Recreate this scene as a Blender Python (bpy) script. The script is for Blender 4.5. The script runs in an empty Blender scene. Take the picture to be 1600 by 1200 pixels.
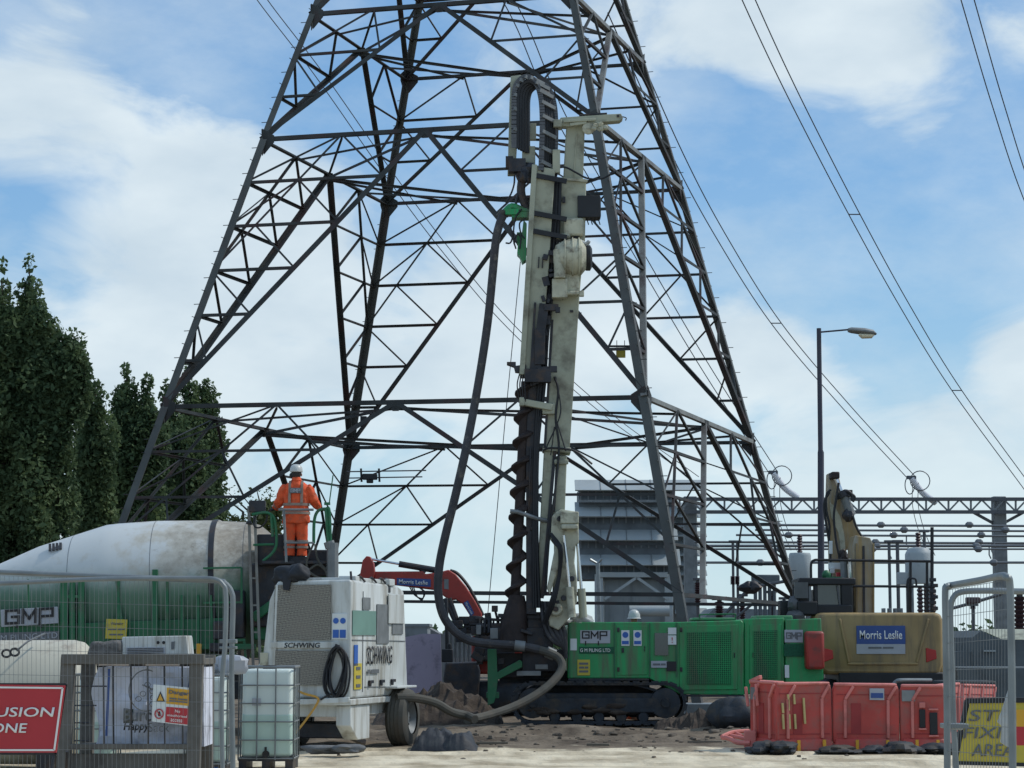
import bpy, math, random
import numpy as np
from mathutils import Vector, Matrix
random.seed(7); rng = np.random.default_rng(11)
S = bpy.context.scene
C = S.collection
R = math.radians
# ------------------------------------------------------------ camera
F = 3500.0; HOR = 1000.0; CAMH = 1.8
TH = math.atan((HOR-600)/F)
cam = bpy.data.cameras.new('camera'); cam.sensor_width = 36; cam.lens = F/1600*36
cam.clip_start = .5; cam.clip_end = 6000
camo = bpy.data.objects.new('camera', cam); C.objects.link(camo)
camo.location = (0, 0, CAMH); camo.rotation_euler = (R(90)+TH, 0, 0)
S.camera = camo
# ------------------------------------------------------------ world
SUN_EL, SUN_AZ = 48, 72          # azimuth clockwise from +Y
W = bpy.data.worlds.new('World'); S.world = W; W.use_nodes = True
nt = W.node_tree; nt.nodes.clear()
def N(t, typ, **kw):
    n = t.nodes.new(typ)
    for k, v in kw.items(): setattr(n, k, v)
    return n
out = N(nt, 'ShaderNodeOutputWorld'); bg = N(nt, 'ShaderNodeBackground'); bg.inputs[1].default_value = .112
sky = N(nt, 'ShaderNodeTexSky', sky_type='NISHITA', sun_disc=False)
sky.sun_elevation = R(SUN_EL); sky.sun_rotation = R(SUN_AZ); sky.air_density = 1.0; sky.dust_density = .6; sky.ozone_density = 2.2
hs = N(nt, 'ShaderNodeMix', data_type='RGBA', blend_type='MULTIPLY'); hs.inputs[0].default_value = 1
nt.links.new(sky.outputs[0], hs.inputs[6]); hs.inputs[7].default_value = (.88, 1.10, 1.22, 1)
tc = N(nt, 'ShaderNodeTexCoord')
mp = N(nt, 'ShaderNodeMapping'); mp.inputs['Rotation'].default_value = (0, R(-22), 0); mp.inputs['Scale'].default_value = (8.5, 8.5, 17)
mp.inputs['Location'].default_value = (3.1, 0, .0)
nt.links.new(tc.outputs['Generated'], mp.inputs[0])
nz = N(nt, 'ShaderNodeTexNoise'); nz.inputs['Scale'].default_value = 1.0; nz.inputs['Detail'].default_value = 7; nz.inputs['Roughness'].default_value = .56
nz.inputs['Distortion'].default_value = .5
nt.links.new(mp.outputs[0], nz.inputs['Vector'])
# cloud banks: directions with more or less cover, added to the noise
def mth(op, a, b=None, c=None, t=None):
    m = N(t or nt, 'ShaderNodeMath', operation=op)
    for i, x in enumerate((a, b, c)):
        if x is None: continue
        if hasattr(x, 'default_value') or hasattr(x, 'is_linked'): (t or nt).links.new(x, m.inputs[i])
        else: m.inputs[i].default_value = x
    return m.outputs[0]
def dirof(u, v):
    d = Vector((0, math.cos(TH), math.sin(TH))) + Vector((1, 0, 0))*(u-800)/F + Vector((0, -math.sin(TH), math.cos(TH)))*(600-v)/F
    return d.normalized()
nrm = N(nt, 'ShaderNodeVectorMath', operation='NORMALIZE'); nt.links.new(tc.outputs['Generated'], nrm.inputs[0])
sep = N(nt, 'ShaderNodeSeparateXYZ'); nt.links.new(nrm.outputs[0], sep.inputs[0])
cov = nz.outputs[0]
# (u, v, radius in pixels, amount)
for (u, v, rad, amt) in ((330, 40, 210, -.20), (590, 110, 230, -.18), (760, 230, 180, -.12), (1250, 330, 300, -.20), (1480, 330, 200, -.16), (1100, 200, 170, -.1),
                     (1430, 520, 190, -.12), (60, 120, 220, .20), (250, 420, 330, .16), (480, 330, 150, .08), (1000, 40, 150, .05), (1250, 40, 240, .16), (1420, 170, 190, .12), (1580, 60, 120, .08), (1180, 600, 260, .14), (700, 620, 330, .12), (430, 560, 90, -.1), (60, 220, 110, -.05), (120, 360, 260, .12), (330, 300, 200, .10), (480, 470, 220, .12), (820, 480, 260, .10), (1340, 120, 260, .06), (1000, 380, 200, .06)):
    c0 = dirof(u, v)
    dst = N(nt, 'ShaderNodeVectorMath', operation='DISTANCE'); nt.links.new(nrm.outputs[0], dst.inputs[0]); dst.inputs[1].default_value = c0
    mr = N(nt, 'ShaderNodeMapRange', interpolation_type='SMOOTHERSTEP'); nt.links.new(dst.outputs['Value'], mr.inputs[0])
    mr.inputs[1].default_value = 0; mr.inputs[2].default_value = rad/F; mr.inputs[3].default_value = amt; mr.inputs[4].default_value = 0
    cov = mth('ADD', cov, mr.outputs[0])
# cover thickens to the horizon
mh = N(nt, 'ShaderNodeMapRange'); nt.links.new(sep.outputs[2], mh.inputs[0])
mh.inputs[1].default_value = .02; mh.inputs[2].default_value = .17; mh.inputs[3].default_value = .16; mh.inputs[4].default_value = 0
cov = mth('ADD', cov, mh.outputs[0])
cr = N(nt, 'ShaderNodeMapRange', interpolation_type='SMOOTHSTEP'); nt.links.new(cov, cr.inputs[0]); cr.inputs[1].default_value = .40; cr.inputs[2].default_value = .66
nz2 = N(nt, 'ShaderNodeTexNoise'); nz2.inputs['Scale'].default_value = 1.7; nz2.inputs['Detail'].default_value = 5; nt.links.new(mp.outputs[0], nz2.inputs['Vector'])
cc = N(nt, 'ShaderNodeValToRGB'); nt.links.new(nz2.outputs[0], cc.inputs[0])
cc.color_ramp.elements[0].position = .34; cc.color_ramp.elements[0].color = (5.1, 6.05, 6.75, 1)
cc.color_ramp.elements[1].position = .66; cc.color_ramp.elements[1].color = (6.5, 7.3, 7.7, 1)
low = N(nt, 'ShaderNodeMapRange', interpolation_type='SMOOTHSTEP'); nt.links.new(sep.outputs[2], low.inputs[0])
low.inputs[1].default_value = .01; low.inputs[2].default_value = .13; low.inputs[3].default_value = 1; low.inputs[4].default_value = 0
cl = N(nt, 'ShaderNodeMix', data_type='RGBA'); nt.links.new(mth('MULTIPLY', low.outputs[0], .75), cl.inputs[0]); nt.links.new(cc.outputs[0], cl.inputs[6]); cl.inputs[7].default_value = (5.8, 7.1, 7.5, 1)
blr = N(nt, 'ShaderNodeValToRGB'); nt.links.new(mth('MULTIPLY', sep.outputs[2], 3.0), blr.inputs[0])
be = blr.color_ramp.elements; be[0].position = 0; be[0].color = (4.9, 6.5, 7.2, 1); be[1].position = 1; be[1].color = (.9, 2.5, 5.2, 1)
b1_ = be.new(.30); b1_.color = (2.6, 4.6, 6.3, 1); b2_ = be.new(.60); b2_.color = (1.35, 3.25, 5.9, 1)
hm_ = N(nt, 'ShaderNodeMix', data_type='RGBA'); hm_.inputs[0].default_value = .75; nt.links.new(hs.outputs[2], hm_.inputs[6]); nt.links.new(blr.outputs[0], hm_.inputs[7])
mx = N(nt, 'ShaderNodeMix', data_type='RGBA')
nzv = N(nt, 'ShaderNodeTexNoise'); nzv.inputs['Scale'].default_value = .8; nzv.inputs['Detail'].default_value = 9; nzv.inputs['Roughness'].default_value = .62; nt.links.new(mp.outputs[0], nzv.inputs['Vector'])
vv = N(nt, 'ShaderNodeMapRange'); nt.links.new(nzv.outputs[0], vv.inputs[0]); vv.inputs[1].default_value = .42; vv.inputs[2].default_value = .72; vv.inputs[3].default_value = .10; vv.inputs[4].default_value = .60
nt.links.new(mth('MULTIPLY', mth('MAXIMUM', cr.outputs[0], vv.outputs[0]), .93), mx.inputs[0]); nt.links.new(hm_.outputs[2], mx.inputs[6]); nt.links.new(cl.outputs[2], mx.inputs[7])
nt.links.new(mx.outputs[2], bg.inputs[0]); nt.links.new(bg.outputs[0], out.inputs[0])
# ------------------------------------------------------------ sun
sl = bpy.data.lights.new('sun', 'SUN'); sl.energy = 2.3; sl.angle = R(2.5); sl.color = (1, .95, .87)
so = bpy.data.objects.new('sun', sl); C.objects.link(so)
sd = Vector((math.sin(R(SUN_AZ))*math.cos(R(SUN_EL)), math.cos(R(SUN_AZ))*math.cos(R(SUN_EL)), math.sin(R(SUN_EL))))
so.rotation_euler = sd.to_track_quat('Z', 'Y').to_euler(); so.location = (30, 20, 60)
S.view_settings.view_transform = 'Standard'; S.view_settings.look = 'None'; S.view_settings.exposure = .10; S.view_settings.gamma = 1
# ------------------------------------------------------------ helpers
def P(u, v, Y):
    """point at depth Y that the photograph shows at pixel (u, v)"""
    d = Vector((0, math.cos(TH), math.sin(TH))) + Vector((1, 0, 0))*(u-800)/F + Vector((0, -math.sin(TH), math.cos(TH)))*(600-v)/F
    k = Y/d.y
    return Vector((d.x*k, Y, d.z*k+CAMH))
def mat(name, col, rough=.6, metal=0, var=.15, scale=3.0, dirt=None, damt=.0, dscale=2.5, bump=0, bscale=30, spec=.4, trans=0, alpha=None, coat=0, streak=0):
    m = bpy.data.materials.new(name); m.use_nodes = True; t = m.node_tree; b = t.nodes['Principled BSDF']
    b.inputs['Roughness'].default_value = rough; b.inputs['Metallic'].default_value = metal; b.inputs['Specular IOR Level'].default_value = spec
    if coat: b.inputs['Coat Weight'].default_value = coat
    if trans: b.inputs['Transmission Weight'].default_value = trans
    if alpha is not None: b.inputs['Alpha'].default_value = alpha
    tcn = N(t, 'ShaderNodeTexCoord'); no = N(t, 'ShaderNodeTexNoise'); no.inputs['Scale'].default_value = scale; no.inputs['Detail'].default_value = 6
    t.links.new(tcn.outputs['Object'], no.inputs['Vector'])
    mr = N(t, 'ShaderNodeMapRange'); t.links.new(no.outputs[0], mr.inputs[0]); mr.inputs[1].default_value = .3; mr.inputs[2].default_value = .7
    mr.inputs[3].default_value = 1-var; mr.inputs[4].default_value = 1+var
    mm = N(t, 'ShaderNodeMix', data_type='RGBA', blend_type='MULTIPLY'); mm.inputs[0].default_value = 1; mm.inputs[6].default_value = (*col, 1)
    t.links.new(mr.outputs[0], mm.inputs[7])
    last = mm.outputs[2]
    if dirt:
        n2 = N(t, 'ShaderNodeTexNoise'); n2.inputs['Scale'].default_value = dscale; n2.inputs['Detail'].default_value = 8; n2.inputs['Roughness'].default_value = .65
        t.links.new(tcn.outputs['Object'], n2.inputs['Vector'])
        if streak:
            mps = N(t, 'ShaderNodeMapping'); mps.inputs['Scale'].default_value = (2.2, 2.2, .28); t.links.new(tcn.outputs['Object'], mps.inputs[0]); t.links.new(mps.outputs[0], n2.inputs['Vector'])
        m2 = N(t, 'ShaderNodeMapRange'); t.links.new(n2.outputs[0], m2.inputs[0]); m2.inputs[1].default_value = .62-damt*.35; m2.inputs[2].default_value = .72-damt*.15
        md = N(t, 'ShaderNodeMix', data_type='RGBA'); t.links.new(m2.outputs[0], md.inputs[0]); t.links.new(last, md.inputs[6]); md.inputs[7].default_value = (*dirt, 1)
        last = md.outputs[2]
    t.links.new(last, b.inputs['Base Color'])
    if bump:
        n3 = N(t, 'ShaderNodeTexNoise'); n3.inputs['Scale'].default_value = bscale; n3.inputs['Detail'].default_value = 5; t.links.new(tcn.outputs['Object'], n3.inputs['Vector'])
        bp = N(t, 'ShaderNodeBump'); bp.inputs['Strength'].default_value = bump; bp.inputs['Distance'].default_value = .02; t.links.new(n3.outputs[0], bp.inputs['Height'])
        t.links.new(bp.outputs[0], b.inputs['Normal'])
    return m
M = dict(
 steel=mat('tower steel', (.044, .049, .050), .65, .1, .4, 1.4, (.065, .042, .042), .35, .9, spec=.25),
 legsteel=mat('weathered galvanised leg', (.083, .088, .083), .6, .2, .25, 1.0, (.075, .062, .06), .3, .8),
 steell=mat('pale ladder and sunlit bracing steel', (.20, .20, .185), .5, .3, .25, 1.2, (.10, .08, .075), .3, 1.0),  # ladder steel; on the pylon, sunlight on the right-hand face put into colour
 yboom=mat('worn boom paint', (.33, .235, .11), .6, 0, .2, 3, (.30, .28, .235), .55, 3.0, .25, 8, streak=1),
 liquid=mat('milky liquid', (.42, .56, .50), .35, 0, .05),
 slate=mat('slate grey render', (.105, .125, .135), .75, 0, .12, 1, (.08, .09, .095), .3, 1.5),
 plate=mat('plate steel', (.10, .105, .115), .5, .3),
 wire=mat('conductor', (.10, .11, .13), .5, .6),
 cream=mat('cream rig paint', (.35, .365, .28), .55, 0, .14, 1.5, (.17, .165, .125), .32, 1.6, .15, 20),
 creamd=mat('worn cream paint', (.43, .43, .33), .6, 0, .2, 3, (.17, .15, .11), .35, 4, .3, 25),
 black=mat('black rubber', (.014, .016, .02), .55, 0, .2),
 dark=mat('dark greasy steel', (.035, .037, .044), .5, .4, .3, 3, (.07, .05, .04), .35, 4, .2),
 rust=mat('rusty auger steel', (.035, .027, .027), .75, .2, .3, 4, (.06, .042, .035), .35, 3, .4),
 hose=mat('concrete hose', (.045, .045, .05), .65, 0, .25, 4, (.13, .12, .10), .2, 5),
 hosed=mat('dusty hose', (.075, .074, .064), .85, 0, .2, 4, (.09, .08, .065), .4, 3),
 green=mat('green machine paint', (.005, .27, .078), .42, 0, .16, 1.5, (.075, .12, .06), .5, 1.9, .2, 2.5, .5, coat=.05, streak=1),
 greend=mat('green mesh grille', (.006, .085, .042), .7, 0, .3, 30),
 greenl=mat('faded green paint', (.07, .26, .12), .55, 0, .2, 3, (.12, .16, .11), .35, 3),
 greenf=mat('green mixer frame paint', (.018, .135, .058), .5, 0, .2, 3, (.06, .10, .06), .3, 3),
 track=mat('muddy track steel', (.030, .036, .044), .7, .2, .3, 4, (.07, .058, .045), .4, 3, .3),
 red=mat('red excavator paint', (.34, .042, .032), .5, 0, .12, 2, (.16, .05, .04), .3, 3),
 redb=mat('red barrier plastic', (.48, .068, .055), .6, 0, .2, 2, (.32, .11, .09), .5, 2.5, .1, 12),
 redl=mat('faded red barrier plastic', (.60, .19, .165), .6, 0, .12, 2, (.4, .12, .1), .35, 2.5),
 yellow=mat('ochre excavator paint', (.31, .22, .10), .55, 0, .14, 1.5, (.17, .13, .08), .42, 1.8, .15, 4, streak=1),
 sign_y=mat('yellow sign face', (.48, .39, .05), .5, 0, .08, 2, (.36, .30, .07), .2, 3),
 sign_r=mat('red sign face', (.42, .03, .04), .45, 0, .06, 1.5),
 sign_o=mat('orange sign face', (.62, .33, .03), .5, 0, .06),
 sign_b=mat('blue sign face', (.03, .11, .40), .5, 0, .06),
 sign_n=mat('navy sign face', (.03, .075, .25), .45, 0, .06),
 sign_g=mat('grey sign face', (.36, .38, .42), .5, 0, .1),
 white=mat('white paint', (.54, .57, .56), .45, 0, .08, 1.4, (.30, .29, .25), .42, 1.8, .08, 5, streak=1),
 whitep=mat('white plastic', (.62, .66, .66), .5, 0, .06),
 inkw=mat('white lettering', (.75, .75, .73), .5, 0, .04),
 ink=mat('black lettering', (.015, .015, .018), .5, 0, .04),
 inkg=mat('grey lettering', (.12, .13, .14), .5, 0, .04),
 galv=mat('galvanised tube', (.30, .33, .34), .42, .75, .15, 6),
 galvd=mat('dull galvanised steel', (.20, .215, .22), .6, .4, .2, 4),
 galvl=mat('galvanised fence tube', (.20, .225, .235), .5, .55, .15, 6),
 grey=mat('grey cladding', (.20, .23, .25), .6, 0, .1, .8, (.13, .145, .16), .3, 1.2),
 greyl=mat('pale grey louvre', (.36, .395, .40), .55, .1, .1, .8, (.33, .38, .40), .35, 1.5),
 greyd=mat('dark grey finish', (.12, .14, .155), .7, 0, .2, 2),  # even dark grey for enclosure frame, door, plinth and switchgear
 busm=mat('busbar alloy', (.17, .18, .19), .5, .5, .1),
 insul=mat('brown glazed insulator', (.06, .035, .04), .3, 0, .15),
 insulg=mat('grey insulator', (.78, .78, .80), .3, 0, .1),
 hiviz=mat('orange hi-viz cloth', (.72, .10, .030), .8, 0, .16, 6, (.42, .10, .05), .35, 7, bump=.3, bscale=14),
 tape=mat('reflective tape', (.27, .20, .16), .5, .1, .08, 30),
 skin=mat('skin', (.32, .17, .12), .6, 0, .08),
 helmet=mat('white helmet plastic', (.50, .52, .50), .35, 0, .1),
 glove=mat('dark glove', (.035, .04, .04), .8),
 boot=mat('dark boot', (.03, .028, .026), .7),
 glass=mat('dark cab glass', (.025, .045, .05), .08, 0, .1, spec=.8),
 wood=mat('weathered timber', (.15, .13, .10), .85, 0, .2, 4),
 post=mat('grey timber frame', (.115, .11, .10), .85, 0, .2, 6, (.07, .065, .06), .35, 3),
 mauve=mat('mauve hoarding', (.33, .29, .37), .75, 0, .08, 1, (.16, .14, .18), .25, 2),
 fibre=mat('grey corrugated sheet', (.16, .165, .17), .75, 0, .2, 3),
 tarp=mat('black plastic sheet', (.018, .022, .030), .68, 0, .3, 3, (.05, .055, .06), .3, 3, .4, 8),
 tarpg=mat('grey dusty sheet', (.12, .125, .13), .7, 0, .25, 5, (.2, .19, .17), .3, 4, .5, 10),
 blue=mat('blue plastic', (.02, .10, .33), .5, 0, .15),
 bagw=mat('woven white bag', (.56, .59, .68), .75, 0, .10, 3, (.30, .31, .36), .3, 2, .6, 6),
 lens=mat('red lamp lens', (.42, .02, .02), .3),
 lampg=mat('lamp glass', (.7, .66, .5), .25),
 chrome=mat('chrome rod', (.6, .63, .66), .2, .9, .05),
 rope=mat('yellow strap', (.5, .28, .06), .8),
 blanket=mat('polythene', (.38, .40, .40), .45, 0, .2, 8, bump=.5, bscale=20),
 soil=mat('soil', (.045, .034, .027), .95, 0, .35, 3, (.085, .066, .05), .4, 4, .8, 12),
 bark=mat('bark', (.06, .05, .04), .9),
 clod=mat('dry clod', (.13, .108, .085), .95, 0, .35, 3),
 rubble=mat('grey rubble sack', (.13, .125, .12), .9, 0, .3, 8, (.06, .055, .05), .4, 9, .8, 20),
)
def leafmat(name, c1, c2):
    m = bpy.data.materials.new(name); m.use_nodes = True; t = m.node_tree; b = t.nodes['Principled BSDF']
    b.inputs['Roughness'].default_value = .7; b.inputs['Specular IOR Level'].default_value = .2
    tcn = N(t, 'ShaderNodeTexCoord'); no = N(t, 'ShaderNodeTexNoise'); no.inputs['Scale'].default_value = .9; no.inputs['Detail'].default_value = 5
    t.links.new(tcn.outputs['Object'], no.inputs['Vector'])
    cr_ = N(t, 'ShaderNodeValToRGB'); t.links.new(no.outputs[0], cr_.inputs[0])
    cr_.color_ramp.elements[0].position = .36; cr_.color_ramp.elements[0].color = (*c1, 1); cr_.color_ramp.elements[1].position = .66; cr_.color_ramp.elements[1].color = (*c2, 1)
    t.links.new(cr_.outputs[0], b.inputs['Base Color'])
    tr = N(t, 'ShaderNodeBsdfTranslucent'); t.links.new(cr_.outputs[0], tr.inputs[0])
    ms = N(t, 'ShaderNodeMixShader'); ms.inputs[0].default_value = .35; o_ = t.nodes['Material Output']
    t.links.new(b.outputs[0], ms.inputs[1]); t.links.new(tr.outputs[0], ms.inputs[2]); t.links.new(ms.outputs[0], o_.inputs[0])
    return m
M['leaf'] = leafmat('poplar leaves', (.056, .096, .048), (.145, .205, .095))
M['leafl'] = leafmat('hedge leaves', (.05, .07, .025), (.11, .13, .05))

def wloc(o):
    v = Vector((0, 0, 0))
    while o is not None: v = v+o.location; o = o.parent
    return v
def tag(o, label=None, cat=None, group=None, kind=None):
    if label: o['label'] = label
    if cat: o['category'] = cat
    if group: o['group'] = group
    if kind: o['kind'] = kind
    return o
def thing(name, label, cat, loc=(0, 0, 0), group=None):
    o = bpy.data.objects.new(name, None); o.empty_display_size = .2; C.objects.link(o); o.location = loc
    return tag(o, label, cat, group)
SPLIT = {'rib', 'gusset_plate', 'clip_band', 'foot_tab', 'yellow_slot', 'mast_hose', 'mast_cable', 'hose_bundle', 'column_brace', 'beam_chord', 'cross_brace', 'loose_hose', 'swivel_hose', 'arm_hose', 'boom_hose', 'boom_ram', 'latch', 'opening', 'opening_lip', 'recess', 'radiator', 'support_leg', 'corner_post', 'washout_hose', 'slat', 'hanger', 'winch_band', 'ram_bolt', 'lifting_eye', 'cradle', 'knuckle_pin', 'tape_band', 'stripe', 'mark', 'nut', 'cuff', 'clamp_plate', 'bar', 'cross_wire', 'rim_bar', 'boom_edge', 'trouser_tape', 'top_rail_bar', 'handrail', 'hose_rail', 'chain_rung', 'guard_rail', 'cab_detail', 'ram_collar', 'slide_carriage', 'ram_rod', 'engine_clutter', 'work_lamp', 'mast_fitting', 'roof_hatch', 'roof_fittings', 'hinge', 'door_handle', 'sill', 'rear_machinery', 'groove', 'side_wall', 'hose_coupling', 'mullion', 'louvre_joint', 'small_print'}
class MB:
    def __init__(s): s.v = []; s.f = []; s.cut = []
    def add(s, vs, fs):
        k = len(s.v); s.cut.append((k, len(s.f))); s.v += [tuple(x) for x in vs]; s.f += [tuple(i+k for i in f) for f in fs]; return s
    def box(s, c, d, rot=None):
        c = Vector(c); x, y, z = d[0]/2, d[1]/2, d[2]/2
        vs = [Vector(p) for p in ((-x, -y, -z), (x, -y, -z), (x, y, -z), (-x, y, -z), (-x, -y, z), (x, -y, z), (x, y, z), (-x, y, z))]
        if rot is not None: vs = [rot @ p for p in vs]
        return s.add([p+c for p in vs], [(3, 2, 1, 0), (4, 5, 6, 7), (0, 1, 5, 4), (1, 2, 6, 5), (2, 3, 7, 6), (3, 0, 4, 7)])
    def bar(s, a, b, w, h, side=None):
        """rectangular bar a-b; w along side vector, h across"""
        a, b = Vector(a), Vector(b); d = (b-a)
        if d.length < 1e-6: return s
        d.normalize()
        sd_ = Vector(side) if side is not None else (Vector((0, 0, 1)) if abs(d.z) < .9 else Vector((1, 0, 0)))
        sd_ = (sd_-d*sd_.dot(d))
        if sd_.length < 1e-5: sd_ = d.orthogonal()
        sd_.normalize(); n = d.cross(sd_)
        vs = []
        for p in (a, b):
            for i, j in ((-1, -1), (1, -1), (1, 1), (-1, 1)): vs.append(p+sd_*w/2*i+n*h/2*j)
        return s.add(vs, [(3, 2, 1, 0), (4, 5, 6, 7), (0, 1, 5, 4), (1, 2, 6, 5), (2, 3, 7, 6), (3, 0, 4, 7)])
    def prism(s, pts, off):
        """closed polygon pts (3D) pushed along off"""
        n = len(pts); pts = [Vector(p) for p in pts]; off = Vector(off)
        s.add(pts+[p+off for p in pts], [tuple(range(n)), tuple(range(2*n-1, n-1, -1))]+[(i, i+n, (i+1) % n+n, (i+1) % n) for i in range(n)])
        return s
    def px(s, pts, Y, t): return s.prism([P(u, v, Y) for u, v in pts], (0, t, 0))
    def tube(s, pts, r, n=8, closed=False, cap=True):
        pts = [Vector(p) for p in pts]; m = len(pts)
        rr = r if isinstance(r, (list, tuple)) else [r]*m
        vs = []; prev = None
        for i, p in enumerate(pts):
            if closed: d = pts[(i+1) % m]-pts[i-1]
            else: d = pts[min(i+1, m-1)]-pts[max(i-1, 0)]
            if d.length < 1e-9: d = Vector((0, 0, 1))
            d.normalize()
            if prev is None: a = d.orthogonal().normalized()
            else:
                a = prev-d*prev.dot(d); a = a.normalized() if a.length > 1e-6 else d.orthogonal().normalized()
            prev = a; b = d.cross(a)
            for k in range(n):
                t = 2*math.pi*k/n; vs.append(p+(a*math.cos(t)+b*math.sin(t))*rr[i])
        fs = []
        for i in range(m if closed else m-1):
            j = (i+1) % m
            for k in range(n): fs.append((i*n+k, i*n+(k+1) % n, j*n+(k+1) % n, j*n+k))
        if cap and not closed: fs += [tuple(range(n-1, -1, -1)), tuple((m-1)*n+k for k in range(n))]
        return s.add(vs, fs)
    def lathe(s, c, axis, prof, n=24, cap=True):
        """prof: (distance along axis, radius)"""
        axis = Vector(axis).normalized(); c = Vector(c); a = axis.orthogonal().normalized(); b = axis.cross(a); vs = []
        for h, r in prof:
            for k in range(n):
                t = 2*math.pi*k/n; vs.append(c+axis*h+(a*math.cos(t)+b*math.sin(t))*r)
        fs = [(i*n+k, i*n+(k+1) % n, (i+1)*n+(k+1) % n, (i+1)*n+k) for i in range(len(prof)-1) for k in range(n)]
        if cap: fs += [tuple(range(n-1, -1, -1)), tuple((len(prof)-1)*n+k for k in range(n))]
        return s.add(vs, fs)
    def loft(s, rings, n=14):
        """rings: (centre, rx, ry[, xdir, ydir])"""
        vs = []
        for rg in rings:
            c, rx, ry = Vector(rg[0]), rg[1], rg[2]
            xd = Vector(rg[3]) if len(rg) > 3 else Vector((1, 0, 0)); yd = Vector(rg[4]) if len(rg) > 4 else Vector((0, 1, 0))
            for k in range(n):
                t = 2*math.pi*k/n; vs.append(c+xd*math.cos(t)*rx+yd*math.sin(t)*ry)
        m = len(rings)
        fs = [(i*n+k, i*n+(k+1) % n, (i+1)*n+(k+1) % n, (i+1)*n+k) for i in range(m-1) for k in range(n)]
        fs += [tuple(range(n-1, -1, -1)), tuple((m-1)*n+k for k in range(n))]
        return s.add(vs, fs)
    def blob(s, c, r, seed=0, n=10, amp=.2):
        rs = random.Random(seed); c = Vector(c); vs = []; ph = [rs.uniform(0, 6.28) for _ in range(6)]
        for i in range(n+1):
            a = math.pi*i/n
            for k in range(2*n):
                b = math.pi*k/n
                q = 1+amp*(math.sin(2*b+ph[0])*.5+math.sin(3*b+ph[1]+a*2)*.4+math.sin(5*b+ph[2]-a*3)*.3+math.sin(4*a+ph[3])*.3+rs.uniform(-.15, .15))*math.sin(a)
                vs.append(c+Vector((r[0]*math.sin(a)*math.cos(b)*q, r[1]*math.sin(a)*math.sin(b)*q, r[2]*math.cos(a)*q)))
        m = 2*n
        fs = [(i*m+k, i*m+(k+1) % m, (i+1)*m+(k+1) % m, (i+1)*m+k) for i in range(n) for k in range(m)]
        return s.add(vs, fs)
    def build(s, name, material, parent=None, smooth=True, bevel=0, seg=2):
        if name in SPLIT and len(s.cut) > 1 and parent is not None:
            cuts = s.cut+[(len(s.v), len(s.f))]; first = None
            for (v0, f0), (v1, f1) in zip(cuts[:-1], cuts[1:]):
                q = MB(); q.v = s.v[v0:v1]; q.f = [tuple(i-v0 for i in f) for f in s.f[f0:f1]]; q.cut = [(0, 0)]
                o = q.build(name, material, parent, smooth, bevel, seg); first = first or o
            return first
        o0 = wloc(parent) if parent is not None else Vector((0, 0, 0))
        me = bpy.data.meshes.new(name); me.from_pydata([(v[0]-o0.x, v[1]-o0.y, v[2]-o0.z) for v in s.v], [], s.f)
        me.materials.append(M[material] if isinstance(material, str) else material)
        me.validate(); 
        import bmesh
        bm = bmesh.new(); bm.from_mesh(me); bmesh.ops.recalc_face_normals(bm, faces=bm.faces); bm.to_mesh(me); bm.free()
        if smooth:
            me.polygons.foreach_set('use_smooth', [True]*len(me.polygons)); me.set_sharp_from_angle(angle=R(80 if material in ('tarp', 'soil', 'tarpg', 'rubble', 'blanket', 'skin', 'hiviz') else 35))
        o = bpy.data.objects.new(name, me); C.objects.link(o)
        if parent is not None: o.parent = parent
        if bevel:
            b = o.modifiers.new('bevel', 'BEVEL'); b.width = bevel; b.segments = seg; b.limit_method = 'ANGLE'; b.angle_limit = R(40); b.harden_normals = False
        return o
def part(name, material, parent, fn, **kw):
    m = MB(); fn(m); return m.build(name, material, parent, **kw)
def text(s, c, h, material, parent, xd=(1, 0, 0), up=(0, 0, 1), width=None, bold=.0, name='lettering', shear=0, ext=.002, align='CENTER'):
    if s.startswith('~'):      # print too small to read in the place: word-sized dashes
        xd = Vector(xd).normalized(); up = Vector(up); up = (up-xd*up.dot(xd)).normalized(); nn = xd.cross(up); rows = s[1:].split('|'); m = MB(); rr = random.Random(len(s)+int(h*1000))
        for j, row in enumerate(rows):
            tot = sum(int(q) for q in row.split()); n_ = len(row.split()); x = -width/2; y = h*(.5-(j+.5)/len(rows)); gap = width*.06
            for q in row.split():
                L = (width-gap*(n_-1))*int(q)/tot; a = Vector(c)+xd*x+up*y+nn*.006; m.bar(a, a+xd*L, .004, h/len(rows)*.55, nn); x += L+gap
        return m.build('small_print', material, parent, smooth=False)
    cu = bpy.data.curves.new('t', 'FONT'); cu.body = s; cu.size = 1; cu.extrude = 0; cu.offset = bold; cu.align_x = align; cu.align_y = 'CENTER'; cu.shear = shear
    cu.resolution_u = 3
    to = bpy.data.objects.new('t', cu); C.objects.link(to); bpy.context.view_layer.update()
    me = bpy.data.meshes.new_from_object(to.evaluated_get(bpy.context.evaluated_depsgraph_get()))
    bpy.data.objects.remove(to); bpy.data.curves.remove(cu)
    co = np.empty(len(me.vertices)*3); me.vertices.foreach_get('co', co); co = co.reshape(-1, 3)
    lo, hi = co.min(0), co.max(0); sc = h/(hi[1]-lo[1]); cx = (lo[0]+hi[0])/2; cy = (lo[1]+hi[1])/2
    sx = sc if width is None else width/(hi[0]-lo[0])
    xd = Vector(xd).normalized(); up = Vector(up); up = (up-xd*up.dot(xd)).normalized(); nn = xd.cross(up)
    c = Vector(c); o0 = wloc(parent) if parent is not None else Vector((0, 0, 0))
    new = [c-o0+xd*((x-cx)*sx)+up*((y-cy)*sc)+nn*.006 for x, y, z in co]
    me.vertices.foreach_set('co', [q for v in new for q in v])
    me.name = name; me.materials.clear(); me.materials.append(M[material])
    o = bpy.data.objects.new(name, me); C.objects.link(o); o.parent = parent
    sm = o.modifiers.new('thick', 'SOLIDIFY'); sm.thickness = .003
    return o
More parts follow.
